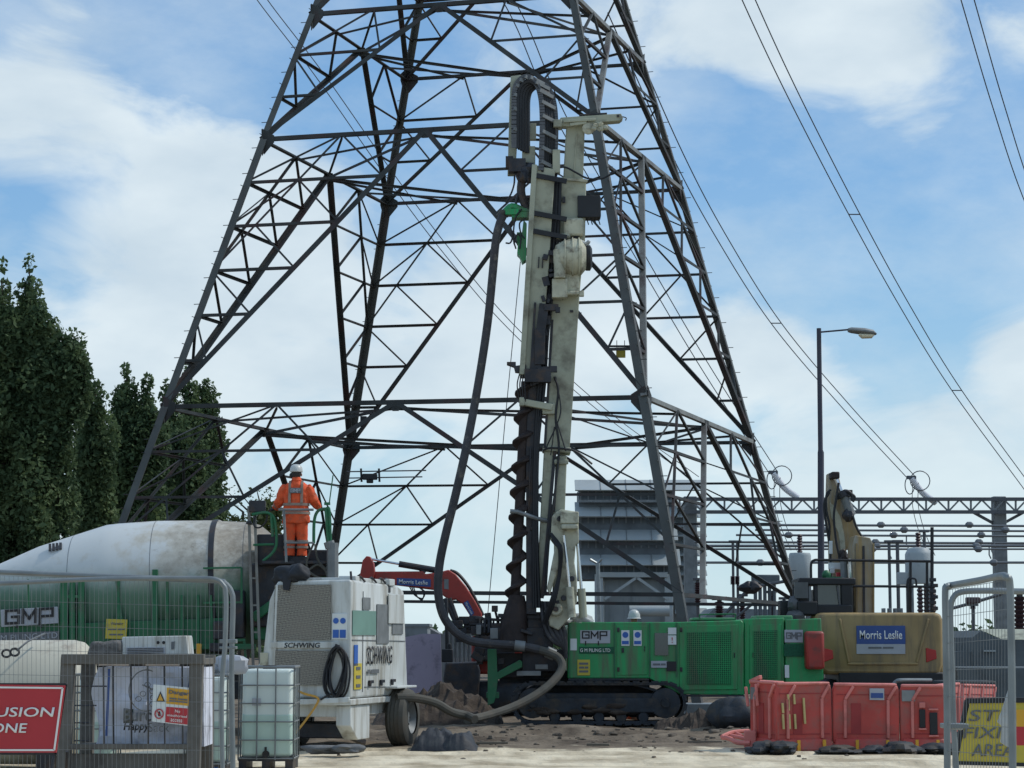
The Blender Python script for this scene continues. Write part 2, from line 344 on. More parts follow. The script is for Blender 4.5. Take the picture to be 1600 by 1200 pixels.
GL = {'G': [(1, .8), (1, 1), (0, 1), (0, 0), (1, 0), (1, .5), (.5, .5)], 'M': [(0, 0), (0, 1), (.5, .3), (1, 1), (1, 0)], 'P': [(0, -.22), (0, 1), (1, 1), (1, .42), (0, .42)]}
def gmp(c, h, w, material, parent, xd=(1, 0, 0), up=(0, 0, 1)):
    c = Vector(c); xd = Vector(xd).normalized(); up = Vector(up); nn = xd.cross(up).normalized(); lw = w/3.7; st = h*.21; m = MB()
    for i, ch in enumerate('GMP'):
        pl = [c+xd*(-w/2+i*(w-lw)/2+x*lw)+up*((y-.5)*h) for x, y in GL[ch]]
        for j in range(len(pl)-1):
            d = (pl[j+1]-pl[j]).normalized(); o_ = nn*(.006+.002*(j % 2)); side = d.cross(nn)
            m.bar(pl[j]-d*st*.5+o_, pl[j+1]+d*st*.5+o_, st, .004, side)
    return m.build('lettering', material, parent, smooth=False)
def smoothpath(pts, k=6):
    pts = [Vector(p) for p in pts]; q = [pts[0]*2-pts[1]]+pts+[pts[-1]*2-pts[-2]]; out_ = []
    for i in range(1, len(q)-2):
        for j in range(k):
            t = j/k; a, b, c, d = q[i-1], q[i], q[i+1], q[i+2]
            out_.append(.5*((2*b)+(c-a)*t+(2*a-5*b+4*c-d)*t*t+(3*b-a-3*c+d)*t**3))
    out_.append(pts[-1]); return out_
def PP(lst, Y): return [P(u, v, Y if len(x) == 0 else x[0]) for u, v, *x in lst]
def single(name, material, fn, label, cat, group=None, **kw):
    return tag(part(name, material, None, fn, **kw), label, cat, group)
def copy_tree(o, parent=None):
    c = o.copy(); C.objects.link(c); c.parent = parent
    for ch in list(o.children): copy_tree(ch, c)
    return c
# ============================================================ SETTING
def gmat():
    m = bpy.data.materials.new('site ground'); m.use_nodes = True; t = m.node_tree; b = t.nodes['Principled BSDF']; b.inputs['Roughness'].default_value = .95; b.inputs['Specular IOR Level'].default_value = .15
    tcn = N(t, 'ShaderNodeTexCoord'); se = N(t, 'ShaderNodeSeparateXYZ'); t.links.new(tcn.outputs['Object'], se.inputs[0])
    mpn = N(t, 'ShaderNodeMapping'); mpn.inputs['Scale'].default_value = (1, .55, 1); t.links.new(tcn.outputs['Object'], mpn.inputs[0])
    n1 = N(t, 'ShaderNodeTexNoise'); n1.inputs['Scale'].default_value = .8; n1.inputs['Detail'].default_value = 9; n1.inputs['Roughness'].default_value = .65; t.links.new(mpn.outputs[0], n1.inputs['Vector'])
    r1 = N(t, 'ShaderNodeValToRGB'); t.links.new(n1.outputs[0], r1.inputs[0]); e = r1.color_ramp.elements
    e[0].position = .36; e[0].color = (.065, .050, .038, 1); e[1].position = .64; e[1].color = (.22, .18, .135, 1)
    n2 = N(t, 'ShaderNodeTexNoise'); n2.inputs['Scale'].default_value = 1.3; n2.inputs['Detail'].default_value = 8; t.links.new(mpn.outputs[0], n2.inputs['Vector'])
    r2 = N(t, 'ShaderNodeValToRGB'); t.links.new(n2.outputs[0], r2.inputs[0]); e = r2.color_ramp.elements
    e[0].position = .35; e[0].color = (.36, .30, .21, 1); e[1].position = .60; e[1].color = (.68, .60, .45, 1)
    yy = mth('ADD', se.outputs[1], mth('MULTIPLY', n1.outputs[0], 8.5, t=t), t=t)
    mr = N(t, 'ShaderNodeMapRange'); t.links.new(yy, mr.inputs[0]); mr.inputs[1].default_value = 41.2; mr.inputs[2].default_value = 42.6
    mx_ = N(t, 'ShaderNodeMix', data_type='RGBA'); t.links.new(mr.outputs[0], mx_.inputs[0]); t.links.new(r2.outputs[0], mx_.inputs[6]); t.links.new(r1.outputs[0], mx_.inputs[7])
    t.links.new(mx_.outputs[2], b.inputs['Base Color'])
    n3 = N(t, 'ShaderNodeTexNoise'); n3.inputs['Scale'].default_value = 6; n3.inputs['Detail'].default_value = 8; t.links.new(tcn.outputs['Object'], n3.inputs['Vector'])
    bp = N(t, 'ShaderNodeBump'); bp.inputs['Strength'].default_value = .7; bp.inputs['Distance'].default_value = .08; t.links.new(n3.outputs[0], bp.inputs['Height']); t.links.new(bp.outputs[0], b.inputs['Normal'])
    return m
from mathutils import noise as mn
def groundz(x, y):
    if y < 39:      # tyre ruts and slight dips in the haul road
        e = max(0, min(1, (y-29)/1.5))*max(0, min(1, (24-abs(x))/4))
        w_ = .35*mn.noise(Vector((x*.25, 2, 0)))
        ruts = sum(-.035*math.exp(-((y-c-w_)/.16)**2)+.018*math.exp(-((y-c-.28-w_)/.12)**2) for c in (33.0, 34.8, 36.1, 37.3))
        return e*(ruts+.025*mn.noise(Vector((x*.9, y*1.3, 1)))+.012*mn.noise(Vector((x*4, y*4, 1))))
    q = max(0, min(1, (y-38.0)/2.5))*max(0, min(1, (75-y)/10))*max(0, min(1, (26-abs(x))/5))
    z = q*(.10*mn.noise(Vector((x*.55, y*.8, 0)))+.07*mn.noise(Vector((x*2.1, y*2.5, 3)))+.05)
    # ridge of turned soil in front of the tracks
    z += q*.16*math.exp(-((y-43.2-.5*math.sin(x*.9))/.9)**2)*(.6+.6*mn.noise(Vector((x*1.1, 0, 5))))*(1 if -2 < x < 6 else .3)
    return z-.03*(q > 0)
xs = [-2500, -600, -200, -80, -40]+list(np.arange(-26, 26.01, .2))+[40, 80, 200, 600, 2500]
ys = [-200, -20, 0, 15, 25]+list(np.arange(30, 60, .2))+[62, 66, 70, 76, 85, 110, 160, 300, 700, 3000]
gv = [(x, y, groundz(x, y)) for y in ys for x in xs]; nx = len(xs)
gf = [(j*nx+i, j*nx+i+1, (j+1)*nx+i+1, (j+1)*nx+i) for j in range(len(ys)-1) for i in range(nx-1)]
g = MB(); g.v = gv; g.f = gf; g = g.build('ground', gmat()); tag(g, kind='structure')
# ---- distant woodland and hedge at the horizon
def leaves(name, centers, radii, n, size, material, parent, seed, flat=False):
    """leaf-sized faces spread through ellipsoidal clumps"""
    r = np.random.default_rng(seed); centers = np.array(centers, float); radii = np.array(radii, float)
    vol = radii.prod(1)**(2/3); pick = r.choice(len(centers), n, p=vol/vol.sum())
    d = r.normal(size=(n, 3)); d /= np.linalg.norm(d, axis=1)[:, None]; rad = r.uniform(.35, 1.08, n)**.6
    c = centers[pick]+d*rad[:, None]*radii[pick]
    a = r.normal(size=(n, 3)); a /= np.linalg.norm(a, axis=1)[:, None]; b = np.cross(a, r.normal(size=(n, 3))); b /= np.linalg.norm(b, axis=1)[:, None]
    s = size*r.choice([.55, .8, 1.0, 1.5], n, p=[.3, .3, .28, .12])[:, None]
    v = np.stack([c-a*s, c+b*s*.55, c+a*s, c-b*s*.55], 1).reshape(-1, 3)
    o0 = np.array(wloc(parent)) if parent is not None else 0
    me = bpy.data.meshes.new(name); me.vertices.add(4*n); me.vertices.foreach_set('co', (v-o0).ravel())
    me.loops.add(4*n); me.loops.foreach_set('vertex_index', np.arange(4*n)); me.polygons.add(n)
    me.polygons.foreach_set('loop_start', np.arange(n)*4); me.polygons.foreach_set('loop_total', np.full(n, 4)); me.update(); me.validate()
    me.materials.append(M[material]); o = bpy.data.objects.new(name, me); C.objects.link(o)
    if parent is not None: o.parent = parent
    return o
cs, rd = [], []
for i in range(140):
    x = -90+i*1.4+rng.uniform(-.5, .5); h = rng.uniform(1.2, 2.6); y = 235+rng.uniform(-8, 8); cs.append((x, y, h*.6)); rd.append((2.2, 2.5, h))
wd = leaves('far_woodland', cs, rd, 14000, .55, 'leaf', None, 3); tag(wd, 'low dark line of far trees along the horizon', 'woodland', kind='stuff')

# ============================================================ LATTICE TOWER
TP = (-1.0713827, -.30863, .013188, -.0031)
def wz(z):
    if z < 6.204: return 9.60616+(6.956366-9.60616)/(13.912706-6.204)*(z-6.204)
    if z < 13.9127: return 9.60616+(6.956366-9.60616)/(13.912706-6.204)*(z-6.204)
    if z < 17.7133: return 6.956366+(5.56564-6.956366)/(17.713267-13.912706)*(z-13.912706)
    return 5.56564-.3659*(z-17.7133)
def tcor(z, k):          # z is relative to the camera
    w = wz(z); a = TP[1]+R(90*k+225); x = w*math.cos(a); y = w*math.sin(a)
    return Vector((TP[0]+x+TP[2]*z, 65+y+TP[3]*z, z-TP[2]*x-TP[3]*y+CAMH))
tower = thing('lattice_pylon', 'tall dark steel lattice pylon spreading on four legs behind the green rig', 'pylon', (TP[0], 65, 0))
def angle_member(mb, p, q, w, nrm_, t=None):
    """L-section: one flange in the face plane, one turned inward"""
    p, q = Vector(p), Vector(q); d = (q-p).normalized(); n = Vector(nrm_); n = (n-d*n.dot(d)).normalized(); s = d.cross(n); t = t or max(.012, w*.13)
    mb.bar(p, q, w, t, s)
    mb.bar(p+s*(w/2-t/2)-n*(w/2+t/2), q+s*(w/2-t/2)-n*(w/2+t/2), t, w, s)
ZL = [1.2, 6.204, 13.9127, 17.7133, 21.2, 24.6]
for k in range(4):
    mb = MB(); zs = [-CAMH+.25, 1.2, 6.204, 13.9127, 17.7133, 24.6]
    cdir = (tcor(5, k)-Vector((TP[0], 65, 5+CAMH))); cdir.z = 0; cdir.normalize(); t1 = Matrix.Rotation(R(135), 3, 'Z') @ cdir; t2 = Matrix.Rotation(R(-135), 3, 'Z') @ cdir
    for a, b in zip(zs[:-1], zs[1:]):
        A, B = tcor(a, k), tcor(b, k); w = (.215 if k == 1 else .205) if b < 14 else .175
        for t_, o_ in ((t1, t2), (t2, t1)):
            mb.bar(A+t_*w/2, B+t_*w/2, w, .032, t_)
            mb.bar(A+t_*w/2+o_*.012*0+cdir*.03, B+t_*w/2+cdir*.03, w*.5, .012, t_) if k == 9 else None
    L = mb.build('leg', 'legsteel', tower)
    fp = tcor(-CAMH+.1, k); part('footing', 'grey', tower, lambda m: m.box((fp.x, fp.y, .12), (.9, .9, .36)), bevel=.02)
    if k in (0, 2, 3) or True:
        mb = MB(); z = 1.5
        while z < 22:
            q = tcor(z, k); sgn = t1 if int(z/.38) % 2 else t2
            mb.tube([q, q-sgn*.17], .011, 5); z += .38
        o = mb.build('step_bolts', 'steel', tower); o['kind'] = 'stuff'
    # gusset plates at the panel points
    mb = MB()
    for z in ZL[1:4]:
        q = tcor(z, k)
        for t_ in (t1, t2):
            nn = t_.cross(Vector((0, 0, 1)))
            mb.prism([q+t_*.05+Vector((0, 0, .30)), q+t_*.42+Vector((0, 0, .08)), q+t_*.42-Vector((0, 0, .12)), q+t_*.12-Vector((0, 0, .45))], nn*.02)
    mb.build('gusset_plate', 'steel', tower)
small = []   # redundant members (p, q, width, normal)
def lerp(a, b, t): return a+(b-a)*t
for (zu, zl, n, s_) in ((ZL[5], ZL[4], 3, 1), (ZL[4], ZL[3], 3, 1), (ZL[3], ZL[2], 3, 1), (ZL[2], ZL[1], 6, 3), (ZL[1], ZL[0], 4, 3)):
    for k in range(4):
        U = [tcor(zu, k), tcor(zu, (k+1) % 4)]; Lw = [tcor(zl, k), tcor(zl, (k+1) % 4)]; Mi = lerp(U[0], U[1], .5)
        nf = ((Mi+lerp(Lw[0], Lw[1], .5))/2-Vector((TP[0], 65, 0))); nf.z = 0; nf.normalize()
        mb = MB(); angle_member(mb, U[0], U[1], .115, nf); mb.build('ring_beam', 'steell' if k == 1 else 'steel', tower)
        if zu < 20:
            hx = (U[1]-U[0]).normalized(); zz_ = Vector((0, 0, 1))
            mb = MB(); mb.prism([Mi-hx*.24+zz_*.05, Mi+hx*.24+zz_*.05, Mi+hx*.22-zz_*.10, Mi+hx*.08-zz_*.24, Mi-hx*.08-zz_*.24, Mi-hx*.22-zz_*.10], nf*.018); mb.build('gusset_plate', 'steel', tower)
        for i in (0, 1):
            u, l = U[i], Lw[i]; lo_ = lerp(Lw[0], Lw[1], .16) if (k == 1 and i == 0 and n == 4) else l
            mb = MB(); angle_member(mb, Mi, lo_, .145 if n == 6 else .125, nf); mb.build('main_brace', 'steell' if k == 1 and i == 0 else 'steel', tower)  # right-hand face gets the paler steel, its sunlight painted in
            leg = [lerp(u, l, j/n) for j in range(n+1)]; dg = [lerp(Mi, lo_, j/n) for j in range(n+1)]; Q = lerp(u, Mi, .5)
            st = [lerp(Q, leg[s_], j/s_) for j in range(s_+1)]
            for j in range(1, n): small.append((leg[j], dg[j], .08 if n == 6 else .07, nf))
            small.append((Q, leg[s_], .058, nf))
            for j in range(s_+1):
                if j+1 < n: small.append((st[j], dg[j+1], .055, nf))
            for j in range(s_+1, n-1): small.append((leg[j], dg[j+1], .055, nf))
            # small struts inside, between strut and leg
            for j in range(1, s_): small.append((leg[j], st[j-1], .04, nf))
    c = [tcor(zu, k) for k in range(4)]; mid = [lerp(c[k], c[(k+1) % 4], .5) for k in range(4)]
    up_ = Vector((0, 0, 1))
    for k in range(4):
        small.append((mid[k]-up_*.12, mid[(k+1) % 4]-up_*.12, .07, up_))
        qa = lerp(c[k], mid[k], .5); qb = lerp(c[k], mid[k-1], .5)
        small.append((qa-up_*.08, mid[k-1]-up_*.16, .052, up_)); small.append((qb-up_*.08, mid[k]-up_*.16, .052, up_))
# bottom ring
for k in range(4):
    a, b = tcor(ZL[0], k), tcor(ZL[0], (k+1) % 4); nf = (a+b)/2-Vector((TP[0], 65, 0)); nf.z = 0; nf.normalize()
    mb = MB(); angle_member(mb, a, b, .10, nf); mb.build('ring_beam', 'steel', tower)
nchild = 4+4+4+4+20+40+4
small.sort(key=lambda s: -(s[0]-s[1]).length*s[2])
seen = [s for s in small]
for s in seen[:100]:
    mb = MB(); angle_member(mb, s[0], s[1], s[2], s[3]); mb.build('brace', 'steel', tower)
mb = MB()
for s in seen[100:]: angle_member(mb, s[0], s[1], s[2], s[3])
o = mb.build('fine_bracing', 'steel', tower); o['kind'] = 'stuff'
# things hung on the pylon
nfc = (tcor(8, 2)+tcor(8, 1))/2
q = P(970, 551, 57.2)
t = thing('danger_plate', 'small yellow plate hung on the right near leg of the pylon', 'sign', q)
part('plate', 'sign_y', t, lambda m: m.box(q, (.24, .02, .27)), bevel=.01)
part('hanger', 'plate', t, lambda m: (m.tube([q+Vector((-.1, .02, .12)), q+Vector((-.1, .02, .32))], .01, 5), m.tube([q+Vector((.1, .02, .12)), q+Vector((.1, .02, .32))], .01, 5)))
part('hanger_bar', 'steel', t, lambda m: m.bar(P(943, 541, 57.25), P(1005, 541, 57.25), .05, .03))
q = P(578, 745, 60.5)
t = thing('flood_light', 'dark box floodlight with two upright arms seen through the pylon above the white pump', 'light', q)
part('housing', 'black', t, lambda m: (m.box(q, (.40, .22, .16)), m.box(q-Vector((0, 0, .12)), (.18, .18, .1))), bevel=.02)
part('arm', 'black', t, lambda m: m.tube([P(564, 732, 60.5), P(565, 753, 60.5)], .03, 6))
part('arm', 'black', t, lambda m: m.tube([P(592, 732, 60.5), P(593, 753, 60.5)], .03, 6))
part('rail', 'plate', t, lambda m: (m.tube([P(542, 737, 60.5), P(666, 735, 60.5)], .018, 6), m.tube([P(545, 747, 60.5), P(660, 745, 60.5)], .018, 6)))
q = P(568, 656, 59.5)
single('junction_box', 'black', lambda m: (m.box(q, (.17, .12, .19)), m.tube([q+Vector((-.3, 0, .15)), q+Vector((.35, 0, .16))], .015, 5)), 'small black box fixed to the far left leg of the pylon', 'box', bevel=.01)

# ============================================================ POWER LINES
def line(label, pts, group, off=(.33, -.18), r=.020, spacers=()):
    """twin conductor; pts (u, v, Y)"""
    t = thing('overhead_conductor', label, 'power line', P(*pts[-1]), group)
    path = smoothpath([P(*p) for p in pts], 12)
    side = Vector((.40, 0, 0))
    for k in (-.5, .5): part('conductor', 'wire', t, lambda m: m.tube([p+side*k for p in path], r, 5))
    for (u, v, Y) in spacers:
        c = P(u, v, Y); part('spacer', 'wire', t, lambda m: m.tube([c-side*.5, c+side*.5], .022, 5))
    return t
lg = 'overhead lines running down to the gantry'
line('twin overhead line crossing the upper right sky and running off the right edge', [(1120, -120, 62), (1170, 0, 66), (1240, 150, 71), (1335, 335, 78), (1415, 480, 84), (1495, 610, 90), (1610, 768, 97)], lg, spacers=((1335, 335, 78), (1495, 610, 90)))
line('twin overhead line cut off by the top right corner of the photo', [(1480, -110, 62), (1512, 0, 66), (1560, 165, 72), (1612, 320, 78), (1700, 520, 85)], lg)
line('twin overhead line passing behind the lamp post to the right hand white insulator', [(960, 20, 66), (1058, 240, 73), (1130, 375, 79), (1215, 508, 86), (1320, 633, 91), (1424, 746, 96)], lg, spacers=((1213, 505, 86),))
line('twin overhead line from the top left corner down through the pylon', [(350, -90, 82), (410, 0, 84), (500, 118, 87), (610, 275, 91), (700, 395, 94), (800, 512, 97), (940, 640, 100), (1085, 745, 102)], lg)
line('twin overhead line coming through the pylon behind the mast to the left hand white insulator', [(770, -40, 72), (815, 40, 74), (880, 190, 77), (1000, 400, 84), (1100, 570, 90), (1208, 738, 96)], lg)
def insulator(u, v, label):
    a = P(u, v, 96); b = P(u+39, v+40, 96.5)
    t = thing('strain_insulator', label, 'insulator', a, 'white insulators on the gantry')
    mid_ = (a+b)/2-Vector((.06, 0, .10)); path = smoothpath([a, mid_, b], 22)
    rr = [.12+.03*(i % 2) for i in range(len(path))]; rr[0] = rr[-1] = .06
    part('insulator_string', 'insulg', t, lambda m: m.tube(path, rr, 10))
    c = P(u+14, v+5, 96); part('corona_ring', 'wire', t, lambda m: m.tube([c+Vector((math.cos(k*.3142)*.42, .05, math.sin(k*.3142)*.42)) for k in range(20)], .022, 6, closed=True))
    c2 = P(u-2, v+12, 96); part('corona_ring', 'wire', t, lambda m: m.tube([c2+Vector((math.cos(k*.3142)*.2, .1, math.sin(k*.3142)*.38)) for k in range(20)], .022, 6, closed=True))
    part('end_fitting', 'wire', t, lambda m: m.box(a, (.4, .15, .15)), bevel=.02)
    for dx in (0, 9): part('dropper', 'wire', t, lambda m: m.tube(smoothpath([P(u+2+dx, v+8, 96), P(u+2+dx, v+45, 96.3), P(u+12+dx, v+85, 96.5), P(u+28+dx, v+122, 97)], 5), .016, 5))
insulator(1424, 746, 'white curved insulator with ring on the gantry, to the right of the yellow excavator boom')
insulator(1208, 738, 'white curved insulator with ring on the gantry, left of the lamp post')

# ============================================================ SUBSTATION
t = thing('substation_gantry', 'long grey lattice gantry beam on a square column, behind the yellow excavator', 'gantry', P(1560, 1051, 96).xyz*1)
t.location.z = 0
part('beam_chord', 'plate', t, lambda m: [m.bar(P(1060, v, Y), P(1720, v, Y), .15, .15) for v in (780, 800) for Y in (96, 97.2)])
def zig(m):
    u = 1062; k = 0
    while u < 1700:
        for Y in (96, 97.2):
            m.bar(P(u, 799, Y), P(u+17, 781, Y), .07, .05); m.bar(P(u+17, 781, Y), P(u+35, 799, Y), .07, .05); m.bar(P(u, 799, Y), P(u, 781, Y), .08, .06)
        m.bar(P(u, 781, 96.05), P(u+17, 781, 97.15), .05, .05); u += 35
part('beam_lattice', 'galvd', t, zig)
for u0 in (1560, 1078):
    def col(m, u0=u0):
        a, b = P(u0, 776, 96.6), P(u0, 1060, 96.6); b.z = 0; b.x = a.x
        m.bar(a, b, .56, .5, (1, 0, 0))
    part('column', 'galvd', t, col, bevel=.03)
part('column_brace', 'plate', t, lambda m: [m.bar(P(1560, 822, 96.6), P(1560+d, 799, 96.6), .12, .12) for d in (-42, 42)])
bg_ = 'busbars strung across the substation'
BB = [(820, 1100, 1640, 94, .05, 'topmost thin busbar, just under the gantry beam'), (828, 1180, 1640, 92, .045, 'second thin busbar below the gantry beam'), (836, 1150, 1640, 93, .045, 'third thin busbar below the gantry beam'),
      (847, 1085, 1640, 95, .05, 'fourth busbar down, carrying short droppers'), (853, 1100, 1640, 91, .06, 'fifth busbar down, level with the top of the white vessels'), (858, 1090, 1640, 90, .04, 'sixth busbar down, just touching the white vessel tops'), (879, 1090, 1640, 88, .05, 'lowest long busbar, at half height of the white vessels')]
for v, u0, u1, Y, r, lab in BB:
    t = thing('busbar', lab, 'busbar', P((u0+u1)/2, v, Y), bg_)
    part('tube', 'busm', t, lambda m: m.tube([P(u0, v, Y), P(u1, v+(2 if v < 850 else 0), Y)], r, 8))
    for k in range(3):
        u = u0+(u1-u0)*(.2+.3*k)+rng.uniform(-25, 25)
        part('clamp', 'busm', t, lambda m: m.tube([P(u-6, v, Y), P(u-3, v, Y), P(u+3, v, Y), P(u+6, v, Y)], [.06, .13, .13, .06], 8))
        if v in (836, 847, 853): part('dropper', 'busm', t, lambda m: m.tube([P(u+20, v, Y), P(u+20, v+14, Y), P(u+23, v+20, Y)], .03, 5))
def post(u, vt, Y, r, label, name='support_post', cat='post', disc=(), m_='plate', group='posts and supports in the substation'):
    a = P(u, vt, Y); b = Vector((a.x, Y, 0))
    t = thing(name, label, cat, b, group); part('post', m_, t, lambda m: m.tube([b, a], r, 8))
    if disc:
        d0, d1 = disc
        n = 11; pr = []
        for i in range(n): 
            z = lerp(P(u, d0, Y), P(u, d1, Y), i/(n-1)); pr += [z, z+Vector((0, 0, -.03))]
        part('insulator', 'insul', t, lambda m: m.tube(pr, [r*1.2, r*2.1]*n, 10))
    part('cap', m_, t, lambda m: m.box(a, (r*6, r*4, r*1.5)), bevel=.01)
    return t
post(1145, 846, 90, .055, 'left one of a close pair of thin posts seen through the right pylon leg', disc=(900, 912))
post(1152, 846, 90.5, .055, 'right one of a close pair of thin posts seen through the right pylon leg', disc=(900, 912))
post(1124, 935, 84, .09, 'short post left of the pair of thin posts', disc=(940, 975))
post(1389, 846, 86, .06, 'thin post just right of the yellow excavator boom')
post(1402, 846, 86, .07, 'second thin post to the right of the yellow excavator boom')
post(1444, 830, 87, .06, 'thin dark post rising behind the white vessel beside the handrails')
post(1520, 945, 80, .06, 'post with a cross arm inside the right hand fence frame', disc=(935, 950))
post(1593, 925, 70, .10, 'brown insulator post at the right edge of the photo', disc=(932, 1000))
for k, (u, v) in enumerate(((1090, 905), (1160, 930), (1205, 925), (1225, 935))):
    post(u, v, 92, .07, ['dark post left of the pylon right leg foot', 'post under the slanting isolator arm', 'dark post left of the white round vessel', 'low post behind the cab of the yellow excavator'][k], disc=(v+5, v+40))
# isolator arms (slanting tubes)
t = thing('isolator_arm', 'slanting dark isolator arm seen left of the yellow excavator cab', 'isolator', P(1175, 920, 88), 'isolator arms in the substation')
part('arm', 'plate', t, lambda m: m.tube([P(1130, 962, 88), P(1172, 918, 88), P(1245, 905, 88)], .07, 6)); part('hinge', 'dark', t, lambda m: m.blob(P(1172, 918, 88), (.35, .3, .25), 4, 8, .4))
part('lever', 'plate', t, lambda m: m.tube([P(1150, 965, 88), P(1180, 940, 88)], .06, 6))
t = thing('isolator_arm', 'slanting isolator arm inside the right hand fence frame', 'isolator', P(1520, 940, 79), 'isolator arms in the substation')
part('arm', 'plate', t, lambda m: m.tube([P(1486, 951, 79), P(1520, 942, 79), P(1566, 928, 79)], .06, 6)); part('hinge', 'insul', t, lambda m: m.box(P(1520, 938, 79), (.5, .25, .22)), bevel=.04)
# bank of dark vertical insulators
t = thing('capacitor_bank', 'bank of dark upright cylinders with bright gaps left of the yellow excavator cab', 'switchgear', P(1195, 1000, 90))
t.location.z = 0
for k in range(5): part('column', 'greyd', t, lambda m: m.tube([P(1180+7.4*k, 908, 90), Vector((P(1180+7.4*k, 908, 90).x, 90, 0))], .075, 10))
part('header', 'greyd', t, lambda m: m.box(P(1196, 905, 90), (1.1, .5, .35)), bevel=.05)
def vessel(u0, u1, v0, v1, Y, label, cone):
    a, b = P(u0, v1, Y), P(u1, v0, Y); cx = (a.x+b.x)/2; r = (b.x-a.x)/2
    t = thing('white_vessel', label, 'tank', (cx, Y, 0), 'white round vessels in the substation')
    h = b.z-a.z; part('shell', 'greyv', t, lambda m: m.lathe((cx, Y, a.z), (0, 0, 1), [(0, r*.97), (.03, r), (h-.1, r), (h-.02, r*.93)]+([(h+.12, r*.75), (h+.16, r*.3)] if cone else [(h, r*.9)]), 28))
    part('bushing', 'insul', t, lambda m: m.tube([Vector((cx, Y, b.z))+Vector((0, 0, z)) for z in np.arange(0, .75, .05)], [.07+.04*(i % 2) for i in range(15)], 8))
    part('support_frame', 'galvd', t, lambda m: [m.bar((cx+sx*r*.7, Y+sy*r*.7, 0), (cx+sx*r*.7, Y+sy*r*.7, a.z), .14, .14) for sx in (-1, 1) for sy in (-1, 1)])
    return t
M['greyv'] = mat('pale grey vessel paint', (.36, .40, .41), .5, 0, .08, 1, (.28, .31, .32), .3, 2)
vessel(1233, 1267, 864, 905, 84, 'white round vessel between the pylon right leg and the lamp post', False)
t = vessel(1415, 1456, 862, 912, 82, 'white round vessel with a pointed top and side box behind the excavator handrails', True)
part('side_box', 'greyv', t, lambda m: m.box(P(1410, 904, 82), (.35, .5, .45)), bevel=.02)
t = thing('transformer', 'dark ribbed transformer behind the excavator handrails', 'transformer', P(1420, 1000, 79)); t.location.z = 0
part('tank', 'greyd', t, lambda m: m.box((P(1420, 950, 79).x, 79.5, 1.35), (1.9, 1.4, 2.6)), bevel=.04)
part('radiator', 'galvd', t, lambda m: [m.box((P(1380+k*9, 950, 78.6).x, 78.55, 1.6), (.07, .5, 2.6)) for k in range(4)], bevel=.01)
for k in range(3): part('bushing', 'insul', t, lambda m: m.tube([Vector((P(1438+k*10, 950, 78.8).x, 78.8, 2.2+z)) for z in np.arange(0, 1.5, .07)], [.07+.05*(i % 2) for i in range(22)], 8))
# control building right
t = thing('control_building', 'low grey shed with a shallow gable behind the right hand fence', 'building', P(1560, 1051, 58)); t.location.z = 0
part('wall', 'slate', t, lambda m: m.prism([P(u, v, 58) if v < 1100 else Vector((P(u, 1000, 58).x, 58, 0)) for u, v in ((1520, 1999), (1520, 996), (1533, 985), (1563, 1000), (1640, 1000), (1640, 1999))], (0, 4, 0)))
part('wall', 'slate', t, lambda m: m.box((P(1497, 1000, 58.4).x, 59.6, P(1497, 1018, 58.4).z/2), (.85, 3, P(1497, 1018, 58.4).z)))
part('sill', 'greyl', t, lambda m: m.box(P(1546, 1017, 57.97), (.3, .06, .04)))
part('roof', 'cream', t, lambda m: m.prism([P(1533, 984.5, 60), P(1572, 984.5, 60), P(1640, 985, 60), P(1640, 1000, 59.2), P(1566, 999, 59.2)], (0, .4, .03)))
t = thing('steel_frame', 'small open steel frame left of the grey shed, seen through the right hand fence', 'frame', P(1495, 1060, 64)); t.location.z = 0
def sf(m):
    for v in (995, 1003): m.bar(P(1470, v, 64), P(1520, v+1, 64), .09, .09)
    for u in (1480, 1493): m.bar(P(u, 990, 64), Vector((P(u, 990, 64).x, 64, 0)), .09, .09)
part('frame', 'plate', t, sf)
single('site_hut', 'grey', lambda m: m.prism([Vector((P(1100, 1000, 95).x, 95, 0)), Vector((P(1100, 1000, 95).x, 95, P(1100, 966, 95).z)), Vector((P(1117, 1000, 95).x, 95, P(1100, 950, 95).z)), Vector((P(1236, 1000, 95).x, 95, P(1100, 953, 95).z)), Vector((P(1236, 1000, 95).x, 95, 0))], (0, 5, 0)), 'low pale hut just above the green rig body, behind the slanting pylon legs', 'building')

# ---- louvred transformer enclosure
YL = 108
M['galvw'] = mat('pale base cladding', (.26, .285, .29), .6, 0, .12, .8, (.19, .21, .215), .35, 1.2, streak=1)
t = thing('louvred_enclosure', 'tall grey building of sloping louvre bands behind the near right pylon leg', 'building', (P(985, 0, YL).x, YL, 0))
def L_(u, v): return P(u, v, YL)
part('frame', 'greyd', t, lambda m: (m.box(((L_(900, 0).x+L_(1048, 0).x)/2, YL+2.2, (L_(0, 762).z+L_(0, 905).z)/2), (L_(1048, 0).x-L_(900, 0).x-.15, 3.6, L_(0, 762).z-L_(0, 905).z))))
bands = [(748, 766, 896, 1094), (783, 807, 896, 1052), (818, 844, 898, 1052), (857, 883, 900, 1056)]
for v0, v1, u0, u1 in bands:
    part('louvre', 'greyl', t, lambda m: m.prism([Vector((L_(u0, 0).x, YL+.75, L_(0, v0).z)), Vector((L_(u0, 0).x, YL-.25, L_(0, v1).z)), Vector((L_(u0, 0).x, YL-.18, L_(0, v1).z-.05)), Vector((L_(u0, 0).x, YL+.82, L_(0, v0).z-.06))], (L_(u1, 0).x-L_(u0, 0).x, 0, 0)))
def slots(m):
    for v0, v1 in ((765, 782), (806, 817), (843, 856), (881, 894)):
        for k in range(13): 
            u = 905+k*11.5; m.box((L_(u, 0).x, YL+.35, (L_(0, v0).z+L_(0, v1).z)/2), (.06, .1, L_(0, v0).z-L_(0, v1).z))
part('mullion', 'galvd', t, slots)
